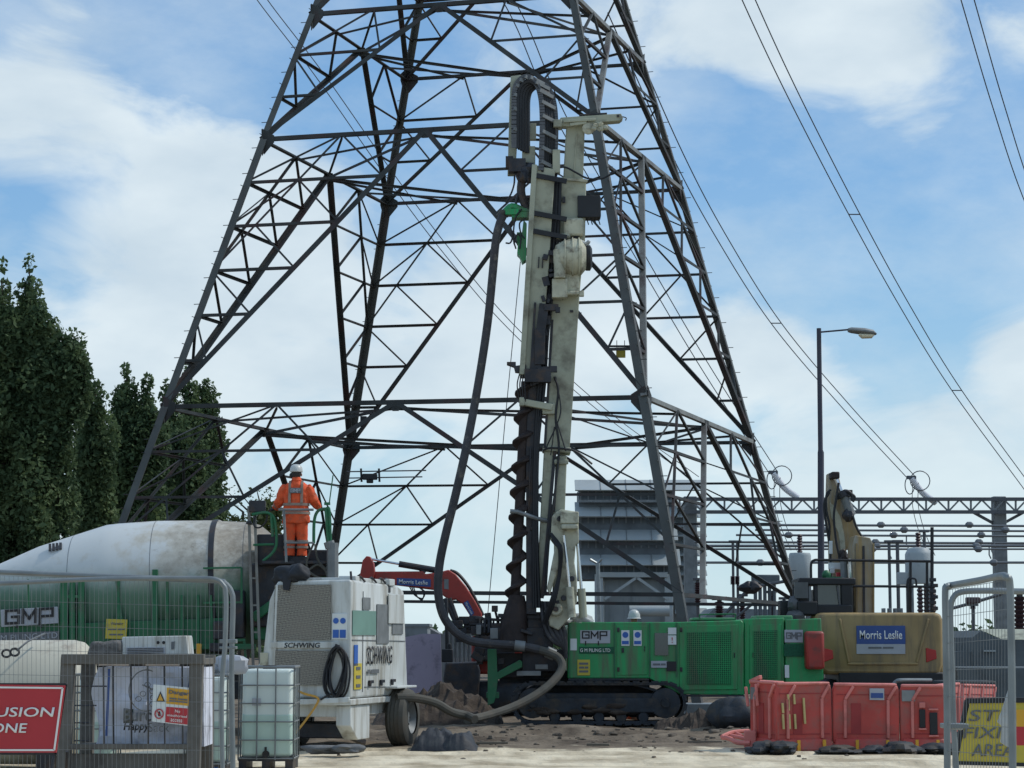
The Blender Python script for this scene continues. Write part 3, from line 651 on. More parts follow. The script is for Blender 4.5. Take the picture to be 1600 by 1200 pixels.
part('louvre_joint', 'galvd', t, lambda m: [m.bar(Vector((L_(u, 0).x, YL+.74, L_(0, v0).z+.01)), Vector((L_(u, 0).x, YL-.27, L_(0, v1).z+.01)), .035, .03) for v0, v1, u0, u1 in bands for u in (935, 974, 1012)])
part('door', 'greyd', t, lambda m: m.box((L_(960, 0).x, YL+.58, 1.1), (.9, .05, 2.1)))
part('lintel', 'galvd', t, lambda m: [m.box((L_(975, 0).x, YL+.1, L_(0, v).z), (4.6, .3, .12)) for v in (783, 765)])
zb = L_(0, 897).z
for u in (932, 1038): part('column', 'greyl', t, lambda m: m.box((L_(u, 0).x, YL+.3, zb/2), (.4, .4, zb)), bevel=.02)
part('base_wall', 'galvw', t, lambda m: m.box((L_(988, 0).x, YL+1.4, zb/2), (3.0, 1.6, zb)))
part('cross_brace', 'greyl', t, lambda m: [m.bar(L_(995, 902)+Vector((0, .1, 0)), L_(u, 936)+Vector((0, .1, 0)), .13, .1) for u in (945, 1044)])
part('beam', 'greyl', t, lambda m: m.box(L_(988, 898)+Vector((0, .2, 0)), (3.4, .35, .25)), bevel=.02)
part('duct', 'greyl', t, lambda m: m.tube([L_(982, 955)+Vector((0, -.8, 0)), L_(1044, 955)+Vector((0, -.8, 0))], .26, 14))
part('plinth', 'greyd', t, lambda m: m.box((L_(985, 0).x, YL-.6, .9), (3.6, .8, 1.8)))
t2 = thing('cooler_stack', 'darker slatted grey stack joined to the right of the louvred building', 'building', (P(1072, 0, 112).x, 112, 0))
def K_(u, v): return P(u, v, 112)
part('body', 'grey', t2, lambda m: m.box((K_(1062, 0).x, 113.5, K_(0, 790).z/2), (1.2, 3, K_(0, 790).z)))
part('slat', 'greyl', t2, lambda m: [m.prism([Vector((K_(1046, 0).x, 112, K_(0, v).z)), Vector((K_(1046, 0).x, 111.4, K_(0, v+9).z)), Vector((K_(1046, 0).x, 111.5, K_(0, v+10).z))], (1.6, 0, 0)) for v in range(785, 965, 15)])
# small Y-topped post in front of louvres
single('fork_post', 'galv', lambda m: (m.tube([Vector((P(934, 0, 100).x, 100, 0)), P(934, 880, 100)], .09, 8), m.tube([P(922, 874, 100), P(934, 881, 100), P(940, 873, 100)], .06, 6)), 'pale post with a forked top in front of the louvred building, left side', 'post')

# ============================================================ LAMP POST
b0 = P(1283, 1100, 56); b0.z = 0
t = thing('street_lamp', 'tall dark street lamp with a single head reaching right, behind the rig', 'street lamp', b0)
M['pole'] = mat('painted lamp pole', (.05, .05, .07), .5, .2, .1)
part('pole', 'pole', t, lambda m: m.tube([b0, P(1282.5, 707, 56), P(1282, 703, 56), P(1279.5, 513, 56)], [.085, .08, .062, .058], 12))
part('arm', 'pole', t, lambda m: m.tube([P(1281, 519, 56), P(1326, 515, 56)], .022, 8))
hd = part('lamp_head', 'galvd', t, lambda m: m.loft([(P(1325, 516, 56), .05, .09, (0, 0, 1), (0, 1, 0)), (P(1330, 516, 56), .075, .14, (0, 0, 1), (0, 1, 0)), (P(1350, 518, 56), .09, .19, (0, 0, 1), (0, 1, 0)), (P(1364, 520, 56), .075, .17, (0, 0, 1), (0, 1, 0)), (P(1369, 522, 56), .02, .1, (0, 0, 1), (0, 1, 0))], 14))
part('lamp_glass', 'lampg', hd, lambda m: m.loft([(P(1342, 523, 56), .03, .08, (0, 0, 1), (0, 1, 0)), (P(1347, 525, 56), .07, .13, (0, 0, 1), (0, 1, 0)), (P(1362, 525, 56), .06, .13, (0, 0, 1), (0, 1, 0)), (P(1366, 523, 56), .02, .08, (0, 0, 1), (0, 1, 0))], 12))

# ============================================================ TREES
def poplar(label, Y, lobes, n, seed, group='poplar trees on the left', leaf='leaf', size=.10):
    """lobes: (u top, v top, half width px, v bottom)"""
    r = random.Random(seed); k = F/Y
    u0 = sum(l[0] for l in lobes)/len(lobes); base = Vector((P(u0, 900, Y).x, Y, 0))
    t = thing('poplar_tree', label, 'tree', base, group)
    cs, rd = [], []; mb = MB(); topz = max(P(l[0], l[1], Y).z for l in lobes)
    mb.tube([base, base+Vector((.1, 0, topz*.3)), base+Vector((0, .1, topz*.7))], [.32, .24, .08], 8)
    for (ut, vt, hw, vb) in lobes:
        top = P(ut, vt, Y); bot = P(ut, vb, Y); hwm = hw/k; dy = r.uniform(-1, 1)*hwm
        mb.tube(smoothpath([base+Vector((0, 0, max(.8, bot.z*.4))), Vector((bot.x, Y+dy*.5, bot.z+.5)), Vector((top.x, Y+dy, top.z-.6))], 4), [.13]*8+[.02], 6)
        H = top.z-bot.z; m = max(8, int(H/.5))
        for i in range(m):
            f = i/(m-1)         # 0 top
            wdt = hwm*(.16+.84*min(1, (f*1.9))**.75)*(1 if f < .8 else 1-.2*(f-.8)*5*.5)
            for j in range(3 if f > .12 else 1):
                a = r.uniform(0, 6.28); rr_ = wdt*r.uniform(.25, .95) if f > .1 else wdt*.3
                z = top.z-.25-f*(H-.3)+r.uniform(-.35, .35)
                cs.append((top.x*(1-f)+bot.x*f+rr_*math.cos(a), Y+dy+rr_*math.sin(a), z))
                s = (.20+.34*min(1, f*3))*r.uniform(.6, 1.3); rd.append((s, s, s*1.6))
    mb.build('trunk', 'bark', t)
    leaves('crown', cs, rd, n, size, leaf, t, seed)
    return t
poplar('tallest poplar, rising at the left edge of the photo', 72, [(-40, 430, 55, 880), (6, 408, 34, 860), (42, 392, 34, 880), (58, 455, 34, 880), (80, 500, 20, 700), (82, 630, 24, 880), (112, 538, 12, 620)], 90000, 1)
poplar('narrow poplar between the tallest one and the double topped one', 78, [(134, 620, 13, 880), (152, 584, 17, 880), (142, 660, 24, 880)], 36000, 2)
poplar('double topped poplar left of the pylon leg', 82, [(200, 566, 19, 880), (233, 584, 17, 880), (215, 630, 32, 880)], 42000, 3)
poplar('broad round poplar directly behind the near left pylon leg', 86, [(262, 590, 26, 880), (292, 572, 28, 880), (318, 585, 24, 850), (290, 640, 44, 880), (310, 680, 30, 880)], 62000, 4)
t = thing('hedge_tree', 'light green bushy tree low behind the mixer drum', 'tree', (P(390, 0, 120).x, 120, 0))
part('trunk', 'bark', t, lambda m: m.tube([(P(390, 0, 120).x, 120, 0), (P(390, 0, 120).x, 120, 7)], [.2, .06], 6))
r_ = random.Random(5); cs = []; rd = []
for i in range(60): cs.append((P(r_.uniform(335, 440), 0, 120).x, 120+r_.uniform(-2, 2), r_.uniform(2.5, P(0, 788+8*math.sin(i), 120).z))); rd.append((.7, .7, .5))
leaves('crown', cs, rd, 9000, .17, 'leafl', t, 9)
t = thing('bare_bush', 'thin twiggy tree top behind the pylon, left of the worker', 'tree', (P(395, 0, 125).x, 125, 0))
part('trunk', 'bark', t, lambda m: [m.tube([(P(395, 0, 125).x, 125, 0), P(380+10*k, 800, 125), P(335+22*k, 765+5*(k % 3), 125)], [.15, .08, .02], 5) for k in range(7)])
cs = [tuple(P(r_.uniform(345, 450), r_.uniform(762, 790), 125)) for _ in range(22)]
leaves('crown', cs, [(.35, .35, .25)]*22, 260, .10, 'leafl', t, 10)
# ============================================================ PILING RIG
YR = 46.6
root = P(1040, 1000, YR+1.2); root.z = 0
rig = thing('piling_rig', 'green piling rig on crawler tracks with a tall cream mast in front of the pylon', 'piling rig', root)
def Q(u, v, dy=0): return P(u, v, YR)+Vector((0, dy, 0))
body = part('house', 'green', rig, lambda m: m.prism([Q(u, v) for u, v in ((887, 978), (892, 972), (1056, 972), (1158, 969), (1162, 973), (1163, 1086), (1062, 1085), (1014, 1060), (887, 1060))], (0, 2.5, 0)), bevel=.02)
part('rear_cowl', 'green', rig, lambda m: (m.prism([Q(u, v, .06) for u, v in ((1163.3, 967), (1226, 965), (1227, 1083), (1163.3, 1085))], (0, 2.4, 0)), m.prism([Q(u, v, .0) for u, v in ((1227.4, 968), (1283, 966), (1287, 1062), (1227.4, 1080))], (0, 2.5, 0))), bevel=.02)
part('top_deck', 'greenl', rig, lambda m: (m.box(Q(1213, 966, .9), (.75, 1.2, .12)), m.box(Q(1120, 967, 1.0), (.9, 1.0, .06))), bevel=.02)
dr = part('grille_door', 'green', rig, lambda m: m.prism([Q(u, v, -.03) for u, v in ((1062, 978), (1152, 976), (1152, 1077), (1062, 1078))], (0, .03, 0)), bevel=.006)
part('grille', 'greend', dr, lambda m: m.prism([Q(u, v, -.05) for u, v in ((1073, 988), (1142, 987), (1142, 1069), (1073, 1069))], (0, .02, 0)))
def gr(m):
    for k in range(24): m.bar(Q(1073+3*k, 988, -.055), Q(1073+3*k, 1069, -.055), .012, .008)
    for k in range(27): m.bar(Q(1073, 989+3*k, -.058), Q(1142, 989+3*k, -.058), .012, .008)
part('grille_mesh', 'green', dr, gr)
part('door', 'green', rig, lambda m: m.prism([Q(u, v, -.02) for u, v in ((964, 978), (1011, 978), (1011, 1054), (964, 1055))], (0, .02, 0)), bevel=.005)
part('window', 'glass', rig, lambda m: m.prism([Q(u, v, -.03) for u, v in ((1023, 989), (1044, 989), (1044, 1024), (1023, 1024))], (0, .03, 0)))
part('latch', 'dark', rig, lambda m: (m.box(Q(973, 1016, -.04), (.05, .05, .1)), m.box(Q(1206, 1066, .02), (.12, .05, .06))), bevel=.005)
dr2 = part('side_door', 'green', rig, lambda m: m.prism([Q(u, v, .035) for u, v in ((1172, 976), (1221, 975), (1221, 1074), (1172, 1076))], (0, .03, 0)), bevel=.006)
part('grille', 'greend', dr2, lambda m: m.prism([Q(u, v, .012) for u, v in ((1178, 986), (1215, 985), (1215, 1060), (1178, 1061))], (0, .02, 0)))
part('grille_mesh', 'green', dr2, lambda m: ([m.bar(Q(1178+3*k, 986, .008), Q(1178+3*k, 1060, .008), .01, .008) for k in range(13)], [m.bar(Q(1178, 987+3*k, .004), Q(1215, 987+3*k, .004), .01, .008) for k in range(25)]))
sg = part('name_board', 'sign_g', rig, lambda m: m.box(Q(930, 995, -.01), (.62, .025, .27)), bevel=.004)
gmp(Q(929, 992, -.022), .13, .50, 'ink', sg)
for k in (0, 2): part('stripe', 'ink', sg, lambda m: m.box(Q(915+k*10, 1005, -.025), (.025, .01, .09)))
sg = part('name_board', 'greend', rig, lambda m: m.box(Q(932, 1016, -.005), (.72, .02, .14)), bevel=.004)
text('G M PILING LTD', Q(930, 1016, -.014), .07, 'inkw', sg, width=.62)
sg = part('warning_notice', 'sign_y', rig, lambda m: m.box(Q(912, 1043, -.01), (.26, .02, .32)), bevel=.004)
text('~4|3 2|4', Q(912, 1043, -.02), .24, 'inkg', sg, width=.19)
for u in (977, 996):
    sg = part('safety_notice', 'whitep', rig, lambda m: m.box(Q(u, 997, -.035), (.17, .015, .32)), bevel=.004)
    part('symbol', 'sign_b', sg, lambda m: m.lathe(Q(u, 992, -.045), (0, 1, 0), [(0, .062), (.008, .062)], 20)); part('panel', 'sign_b', sg, lambda m: m.box(Q(u, 1004, -.044), (.14, .008, .07)))
sg = part('notice', 'whitep', rig, lambda m: m.box(Q(1050, 986, -.04), (.17, .015, .14))); sg = part('notice', 'whitep', rig, lambda m: m.box(Q(1050, 1000, -.04), (.17, .015, .19)))
text('!', Q(1050, 1000, -.05), .12, 'sign_r', sg); part('notice', 'whitep', rig, lambda m: m.box(Q(896, 1007, -.01), (.14, .015, .24)))
sg = part('maker_plate', 'sign_g', rig, lambda m: m.box(Q(1030, 1038, -.03), (.34, .015, .14)), bevel=.004); text('~3 2', Q(1030, 1038, -.04), .07, 'inkg', sg, width=.26)
part('maker_plate', 'ink', rig, lambda m: m.box(Q(1049, 1041, -.035), (.2, .015, .2)), bevel=.004)
sg = part('name_board', 'sign_g', rig, lambda m: m.box(Q(1240, 994, -.02), (.38, .02, .26)), bevel=.004); gmp(Q(1240, 993, -.032), .11, .3, 'inkg', sg)
part('vent_panel', 'greend', rig, lambda m: m.box(Q(1240, 1016, -.02), (.4, .02, .26)), bevel=.004)
part('notice', 'whitep', rig, lambda m: m.box(Q(1229.5, 1049, -.02), (.09, .015, .26)), bevel=.003)
part('corner_post', 'greenf', rig, lambda m: [m.bar(Q(u, 973, -.015), Q(u, 1058, -.015), .03, .02) for u in (890, 960, 1015, 1057)])
ft = part('rear_tank', 'red', rig, lambda m: m.box(Q(1271, 1016, -.05), (.38, .5, .78)), bevel=.06); part('cap', 'dark', ft, lambda m: m.lathe(Q(1271, 987, .1), (0, 0, 1), [(0, .07), (.05, .07)], 12))
# hinges, handles, dents and mud on the side panels
part('hinge', 'dark', rig, lambda m: [m.box(Q(u, v, -.045), (.05, .03, .09)) for u in (966, 1064) for v in (984, 1046)], bevel=.005)
part('door_handle', 'dark', rig, lambda m: [m.tube([Q(u, v, -.03), Q(u, v, -.07), Q(u, v+7, -.07), Q(u, v+7, -.03)], .01, 5) for u, v in ((1007, 1010), (1147, 1020), (1176, 1020))])
part('sill', 'track', rig, lambda m: (m.bar(Q(888, 1061.5, .0), Q(1014, 1061.5, .0), .04, .1, (0, 0, 1)), m.bar(Q(1062, 1087, .0), Q(1163, 1087.5, .0), .04, .1, (0, 0, 1))))
part('grab_rail', 'greenf', rig, lambda m: m.tube(smoothpath([Q(1096, 968, .4), Q(1096, 962, .4), Q(1100, 960, .4), Q(1148, 959, .4), Q(1152, 961, .4), Q(1152, 967, .4)], 4), .016, 6))
# crawler tracks
def track(ul, ur, vt, vb, y0, w, label):
    zc = (Q(0, vt).z+Q(0, vb).z)/2; r = (Q(0, vt).z-Q(0, vb).z)/2; xl = Q(ul, 0).x+r; xr = Q(ur, 0).x-r; sl_ = .03
    def loop(rr, n=14):
        pts = [Vector((xr+rr*math.sin(a), 0, zc+rr*math.cos(a))) for a in np.linspace(0, math.pi, n)]
        pts += [Vector((xl-rr*math.sin(a), 0, zc-rr*math.cos(a))) for a in np.linspace(0, math.pi, n)]
        return pts
    ob = loop(r); ib = loop(r-.06); n = len(ob)
    def f(m):
        Y0, Y1 = Vector((0, y0, 0)), Vector((0, y0+w, 0))
        m.add([p+Y0 for p in ob]+[p+Y1 for p in ob]+[p+Y0 for p in ib]+[p+Y1 for p in ib],
              [(i, (i+1) % n, n+(i+1) % n, n+i) for i in range(n)]+[(2*n+i, 2*n+(i+1) % n, (i+1) % n, i) for i in range(n)]+[(3*n+i, 3*n+(i+1) % n, n+(i+1) % n, n+i) for i in range(n)]+[(2*n+i, 2*n+(i+1) % n, 3*n+(i+1) % n, 3*n+i) for i in range(n)])
        L = 2*(xr-xl)+2*math.pi*r; k = int(L/.19); per = []
        for i in range(k):
            s = i*L/k
            if s < xr-xl: p = Vector((xl+s, 0, zc+r)); d = Vector((1, 0, 0))
            elif s < xr-xl+math.pi*r: a = (s-(xr-xl))/r; p = Vector((xr+r*math.sin(a), 0, zc+r*math.cos(a))); d = Vector((math.cos(a), 0, -math.sin(a)))
            elif s < 2*(xr-xl)+math.pi*r: p = Vector((xr-(s-(xr-xl)-math.pi*r), 0, zc-r)); d = Vector((-1, 0, 0))
            else: a = (s-2*(xr-xl)-math.pi*r)/r; p = Vector((xl-r*math.sin(a), 0, zc-r*math.cos(a))); d = Vector((-math.cos(a), 0, math.sin(a)))
            c = p+Vector((0, y0+w/2, 0)); m.bar(c-d*.07, c+d*.07, w+.03, .05, (0, 1, 0))
    tr = part('crawler_track', 'track', rig, f)
    part('track_frame', 'track', tr, lambda m: (m.box(((xl+xr)/2, y0+w/2+.02, zc-.02), (xr-xl, w*.7, r*1.05)), m.box(((xl+xr)/2, y0+.03, zc-.05), (xr-xl-.2, .05, r*.7))), bevel=.03)
    for x in (xl, xr): part('drive_wheel', 'track', tr, lambda m: (m.lathe((x, y0-.01, zc), (0, 1, 0), [(0, r*.3), (.02, r*.72), (.08, r*.74), (w*.8, r*.74)], 22), m.lathe((x, y0-.05, zc), (0, 1, 0), [(0, .09), (.06, .1)], 12)))
    for i in range(5):
        x = xl+(xr-xl)*(i+1)/6; part('track_roller', 'track', tr, lambda m: m.lathe((x, y0+.02, zc-r*.68), (0, 1, 0), [(0, .1), (.1, .12), (w*.8, .12)], 12))
    part('mud', 'soil', tr, lambda m: [m.blob((xl+(xr-xl)*random.random(), y0+.02, zc-r*.35+random.uniform(-.05, .1)), (.18, .05, .06), i, 6, .5) for i in range(9)])
track(800, 1062, 1066, 1131, YR-.1, .6, '')
track(812, 1075, 1066, 1124, YR+2.0, .6, '')
part('undercarriage', 'track', rig, lambda m: (m.box(Q(935, 1072, 1.4), (2.2, 1.4, .35)), m.lathe(Q(945, 1068, 1.3), (0, 0, 1), [(0, .8), (.18, .8)], 28)), bevel=.02)
part('track_guard', 'track', rig, lambda m: m.tube(smoothpath([Q(890, 1064, -.02), Q(950, 1065, -.02), Q(1005, 1073, -.02), Q(1043, 1088, -.02), Q(1052, 1104, -.02)], 6), .03, 6))
part('hose_rail', 'track', rig, lambda m: [m.bar(Q(780, 1052+6*k, .5+.2*k), Q(890, 1052+6*k, .5+.2*k), .10, .12) for k in range(3)])
# front support frame (green)
part('front_bracket', 'greenf', rig, lambda m: (m.prism([Q(u, v, -.2) for u, v in ((762, 1014), (776, 1014), (777, 1050), (812, 1031), (816, 1034), (816, 1042), (778, 1062), (775, 1088), (772, 1098), (762, 1102))], (0, .18, 0)), m.box(Q(770, 1086, .0), (.26, .3, .12))), bevel=.01)
part('front_bracket', 'greenf', rig, lambda m: m.bar(Q(770, 1030, .6), Q(880, 1030, .6), .2, .12), bevel=.01)
# clamp head around the auger foot and clutter at the mast base
def clutter(m):
    rr = random.Random(3)
    m.box(Q(815, 1000, .4), (1.3, .8, .5)); m.box(Q(770, 985, .5), (.9, .5, .18)); m.box(Q(845, 975, .4), (.55, .6, .5)); m.box(Q(850, 1032, .4), (.9, .6, .45)); m.box(Q(795, 1040, .5), (.6, .4, .5))
    for k in range(26):
        m.box(Q(rr.uniform(740, 884), rr.uniform(962, 1052), rr.uniform(-.1, .6)), (rr.uniform(.06, .3), rr.uniform(.1, .3), rr.uniform(.05, .25)), Matrix.Rotation(rr.uniform(-.5, .5), 3, 'Y'))
    m.bar(Q(778, 962, .1), Q(868, 965, .1), .09, .09); m.box(Q(773, 951, .1), (.13, .13, .13)); m.tube([Q(773, 951, .1), Q(777, 967, .1)], .03, 6)
    m.bar(Q(742, 966, .2), Q(800, 970, .2), .06, .06)
    for k in range(8): m.tube([Q(750+7*k, 966, .1+.05*k), Q(750+7*k, 990, .1)], .025+.012*(k % 3), 6)
part('foot_clamp', 'dark', rig, clutter, bevel=.012)
part('clamp_plate', 'galvd', rig, lambda m: [m.box(Q(u, v, -.12), (w, .05, h)) for u, v, w, h in ((748, 984, .10, .2), (772, 990, .16, .22), (800, 992, .07, .14), (846, 1042, .26, .1), (858, 1018, .22, .16), (826, 1052, .5, .1))], bevel=.01)
part('hose_bundle', 'hose', rig, lambda m: [m.tube(smoothpath([Q(846+6*k, 940, -.1*k), Q(850+7*k, 975, -.15), Q(862+5*k, 1000-3*k, -.2), Q(884, 1012+4*k, -.1)], 5), .045, 7) for k in range(5)])
# ---- leader (left cream column)
ld = part('leader', 'cream', rig, lambda m: (m.prism([Q(u, v, -.25) for u, v in ((833, 262), (867, 268), (856, 440), (841, 590), (812, 590), (822, 430))], (0, .45, 0))), bevel=.015)
part('leader_edge', 'cream', ld, lambda m: m.bar(Q(835, 262, -.30), Q(815.5, 588, -.30), .11, .08, (1, 0, 0)), bevel=.01)
part('leader_rail', 'dark', ld, lambda m: (m.bar(Q(850, 478, -.30), Q(835, 592, -.30), .2, .06, (1, 0, 0)), m.bar(Q(836, 476, -.29), Q(829, 590, -.29), .05, .05), [m.bar(Q(842+k*6, 405, -.28), Q(841+k*6, 422, -.28), .025, .03) for k in range(2)]))
part('clip_band', 'black', ld, lambda m: [m.bar(Q(833 if v < 400 else 826, v, -.3), Q(885 if v < 400 else 876, v+10, -.3), .10, .07, (0, 0, 1)) for v in (278, 337, 365)])
part('upper_panel', 'cream', ld, lambda m: m.box(Q(869, 255, -.1), (.16, .25, .5)), bevel=.01)
# hoses between leader and main mast
part('mast_hose', 'black', rig, lambda m: [m.tube(smoothpath([Q(870+a, 285, -.1), Q(868+a, 350, -.15), Q(861+a, 430, -.1), Q(852+a*.8, 520, -.12), Q(846+a, 600, -.1), Q(838+a*.5, 700, -.1), Q(836+a*.6, 830, -.1), Q(838+a, 950, -.1)], 5), .035, 6) for a in (-4, 0, 5)])
def cl2(m):
    rr = random.Random(8)
    for k in range(34):
        v = rr.uniform(385, 600); u = 862-(v-385)*.115+rr.uniform(-9, 6); m.box(Q(u, v, rr.uniform(-.3, -.05)), (rr.uniform(.05, .16), .1, rr.uniform(.06, .22)), Matrix.Rotation(rr.uniform(-.4, .4), 3, 'Y'))
    m.box(Q(843, 545, -.28), (.22, .16, .75)); m.box(Q(861, 484, -.3), (.30, .12, .14)); m.box(Q(871, 488, -.33), (.10, .1, .12))
    m.prism([Q(u, v, -.3) for u, v in ((792, 568), (806, 568), (806, 574), (822, 572), (822, 586), (805, 584), (803, 576), (792, 572))], (0, .2, 0))
    m.box(Q(840, 590, -.28), (.55, .25, .28)); m.box(Q(864, 580, -.34), (.16, .12, .13)); m.box(Q(850, 578, -.3), (.3, .08, .06))
part('slide_carriage', 'dark', rig, cl2, bevel=.008)
part('loose_hose', 'black', rig, lambda m: [m.tube(smoothpath([Q(812+3*k, 585, -.3), Q(808+4*k, 605, -.34), Q(812+3*k, 630, -.3)], 5), .014, 5) for k in range(4)])
# ---- main mast
ms_ = part('mast', 'cream', rig, lambda m: (m.prism([Q(u, v, 0) for u, v in ((885, 196), (914, 196), (911, 283), (880, 283))], (0, .45, 0)), m.prism([Q(u, v, -.03) for u, v in ((877, 277), (916, 280), (914, 380), (874, 380))], (0, .5, 0)),
          m.prism([Q(u, v, -.03) for u, v in ((866, 380), (912, 380), (905, 470), (890, 705), (850, 705), (862, 470))], (0, .6, 0)), m.prism([Q(u, v, 0) for u, v in ((850, 705), (865, 705), (851, 932), (838, 932))], (0, .55, 0)), m.prism([Q(u, v, 0) for u, v in ((869, 712), (886, 712), (882, 815), (864, 815))], (0, .5, 0)), m.bar(Q(848, 700, .3), Q(892, 704, .3), .12, .7, (0, 0, 1)), m.bar(Q(866, 722, -.03), Q(888, 722, -.03), .10, .1, (0, 0, 1))), bevel=.02)
part('mast_seam', 'creamd', ms_, lambda m: (m.bar(Q(902, 200, -.01), Q(896, 280, -.01), .012, .02), m.tube(smoothpath([Q(884, 352, -.05), Q(892, 356, -.05), Q(896, 348, -.05)], 4), .012, 5), m.bar(Q(872, 280, -.06), Q(918, 284, -.06), .05, .08, (0, 0, 1))))
part('mast_channel', 'dark', ms_, lambda m: (m.bar(Q(863, 500, -.04), Q(851, 700, -.04), .05, .05), m.bar(Q(867, 705, .0), Q(847, 935, .0), .07, .1), m.bar(Q(872, 712, -.02), Q(866, 800, -.02), .03, .05)))
# mast cables
def cables(m):
    for pts, r in (([(866, 590), (872, 612), (868, 655), (873, 700), (868, 760), (858, 840), (852, 930)], .025), ([(868, 590), (876, 640), (868, 668), (858, 690), (852, 704)], .015), ([(870, 660), (879, 690), (884, 706)], .015), ([(866, 668), (862, 700), (860, 712)], .012),
                   ([(868, 282), (872, 266), (884, 264), (900, 272), (918, 281), (940, 281), (962, 270)], .022), ([(868, 376), (880, 378), (894, 376), (906, 365), (909, 345)], .035), ([(856, 440), (866, 455), (876, 465), (880, 470)], .02), ([(848, 705), (860, 701), (886, 703), (902, 708), (925, 726)], .022),
                   ([(850, 610), (846, 640), (842, 660)], .014), ([(858, 470), (860, 500), (850, 525), (852, 560)], .014), ([(849, 500), (851, 530), (846, 560)], .012)):
        m.tube(smoothpath([Q(u, v, -.15) for u, v in pts], 6), r, 6)
part('mast_cable', 'black', rig, cables)
part('winch_housing', 'creamd', rig, lambda m: (m.loft([(Q(864, 405, -.2), .10, .2, (0, 0, 1), (0, 1, 0)), (Q(868, 405, -.2), .26, .3, (0, 0, 1), (0, 1, 0)), (Q(880, 405, -.2), .36, .38, (0, 0, 1), (0, 1, 0)), (Q(896, 405, -.2), .41, .42, (0, 0, 1), (0, 1, 0)), (Q(908, 405, -.2), .37, .38, (0, 0, 1), (0, 1, 0)), (Q(915, 406, -.2), .24, .26, (0, 0, 1), (0, 1, 0))], 20),
     m.tube([Q(871, 395, -.42), Q(874, 430, -.42), Q(874, 440, -.42)], [.1, .12, .13], 12), m.box(Q(874, 455, -.28), (.32, .3, .4)), m.box(Q(886, 445, -.1), (.5, .4, .5)), m.tube([Q(880, 462, -.35), Q(908, 462, -.35)], .05, 8), m.box(Q(908, 463, -.35), (.1, .12, .12))), bevel=.015)
part('winch_band', 'creamd', rig, lambda m: [m.tube([Q(u, 405, -.2)+Vector((0, .415*math.cos(a), r*math.sin(a)+.0)) for a in np.linspace(0, 6.28, 25)[:-1]], .016, 5, closed=True) for u, r in ((882, .39), (894, .42), (904, .41))])
part('winch_motor', 'black', rig, lambda m: m.lathe(Q(912, 405, -.15), (1, 0, 0), [(0, .24), (.05, .27), (.13, .27), (.17, .2)], 20))
part('winch_light', 'lampg', rig, lambda m: m.blob(Q(908, 383, -.2), (.09, .08, .07), 2, 7, .3)); part('winch_spill', 'blanket', rig, lambda m: m.tube(smoothpath([Q(905, 378, -.2), Q(914, 384, -.25), Q(920, 380, -.25), Q(912, 392, -.2)], 4), .035, 6))
part('rope_drum_box', 'black', rig, lambda m: (m.box(Q(920, 324, .1), (.48, .45, .46)), m.box(Q(935, 325, .1), (.10, .4, .40)), m.tube([Q(910, 342, .1), Q(907, 360, .0)], .04, 6), [m.tube([Q(916+6*k, 337, .1), Q(920+6*k, 350, .1)], .015, 5) for k in range(4)]), bevel=.03)
part('mast_fitting', 'creamd', rig, lambda m: (m.box(Q(896, 357, -.1), (.42, .25, .38)), m.box(Q(880, 372, -.1), (.3, .3, .12))), bevel=.05)
part('mast_fitting', 'dark', rig, lambda m: (m.box(Q(881, 313, -.06), (.06, .05, .13)), m.box(Q(893, 487, -.05), (.07, .02, .05)), m.box(Q(905, 490, .05), (.10, .05, .06)) , m.box(Q(888, 381, -.05), (.1, .1, .07))))
# head sheaves
hd = part('mast_head', 'cream', rig, lambda m: (m.prism([Q(u, v, -.15) for u, v in ((873, 191), (876, 186), (947, 181), (970, 180), (973, 187), (968, 191), (944, 193), (890, 200), (873, 199))], (0, .3, 0)), m.box(Q(871, 196, -.05), (.18, .35, .16)), m.bar(Q(880, 193, -.2), Q(930, 190, -.2), .06, .06, (0, 0, 1)), m.bar(Q(890, 198, -.18), Q(916, 194, -.18), .07, .05, (0, 0, 1))), bevel=.012)
part('sheave', 'creamd', hd, lambda m: (m.lathe(Q(919, 203, -.2), (0, 1, 0), [(0, .10), (.02, .13), (.04, .10), (.08, .13), (.1, .10)], 18), m.lathe(Q(919, 203, -.22), (0, 1, 0), [(0, .03), (.12, .03)], 8)))
part('head_fittings', 'creamd', hd, lambda m: [m.blob(Q(u, v, -.22), (.07, .05, .05), u, 6, .5) for u, v in ((930, 200), (937, 198), (945, 203), (938, 205), (927, 205))])
part('head_top_plate', 'dark', hd, lambda m: (m.bar(Q(905, 182, -.05), Q(948, 179.5, -.05), .03, .2, (0, 0, 1)), m.box(Q(965, 184, -.16), (.05, .02, .05)), m.tube(smoothpath([Q(972, 184, -.1), Q(978, 186, -.1), Q(977, 190, -.1)], 4), .012, 5)))
# ---- energy chain loop
def chain(m):
    pass
YC = -.28
cen = [(857, 262), (858, 220), (859, 180), (858, 160), (853, 142), (842, 130), (829, 126), (817, 130), (808, 144), (806, 165), (808, 190), (811, 225)]
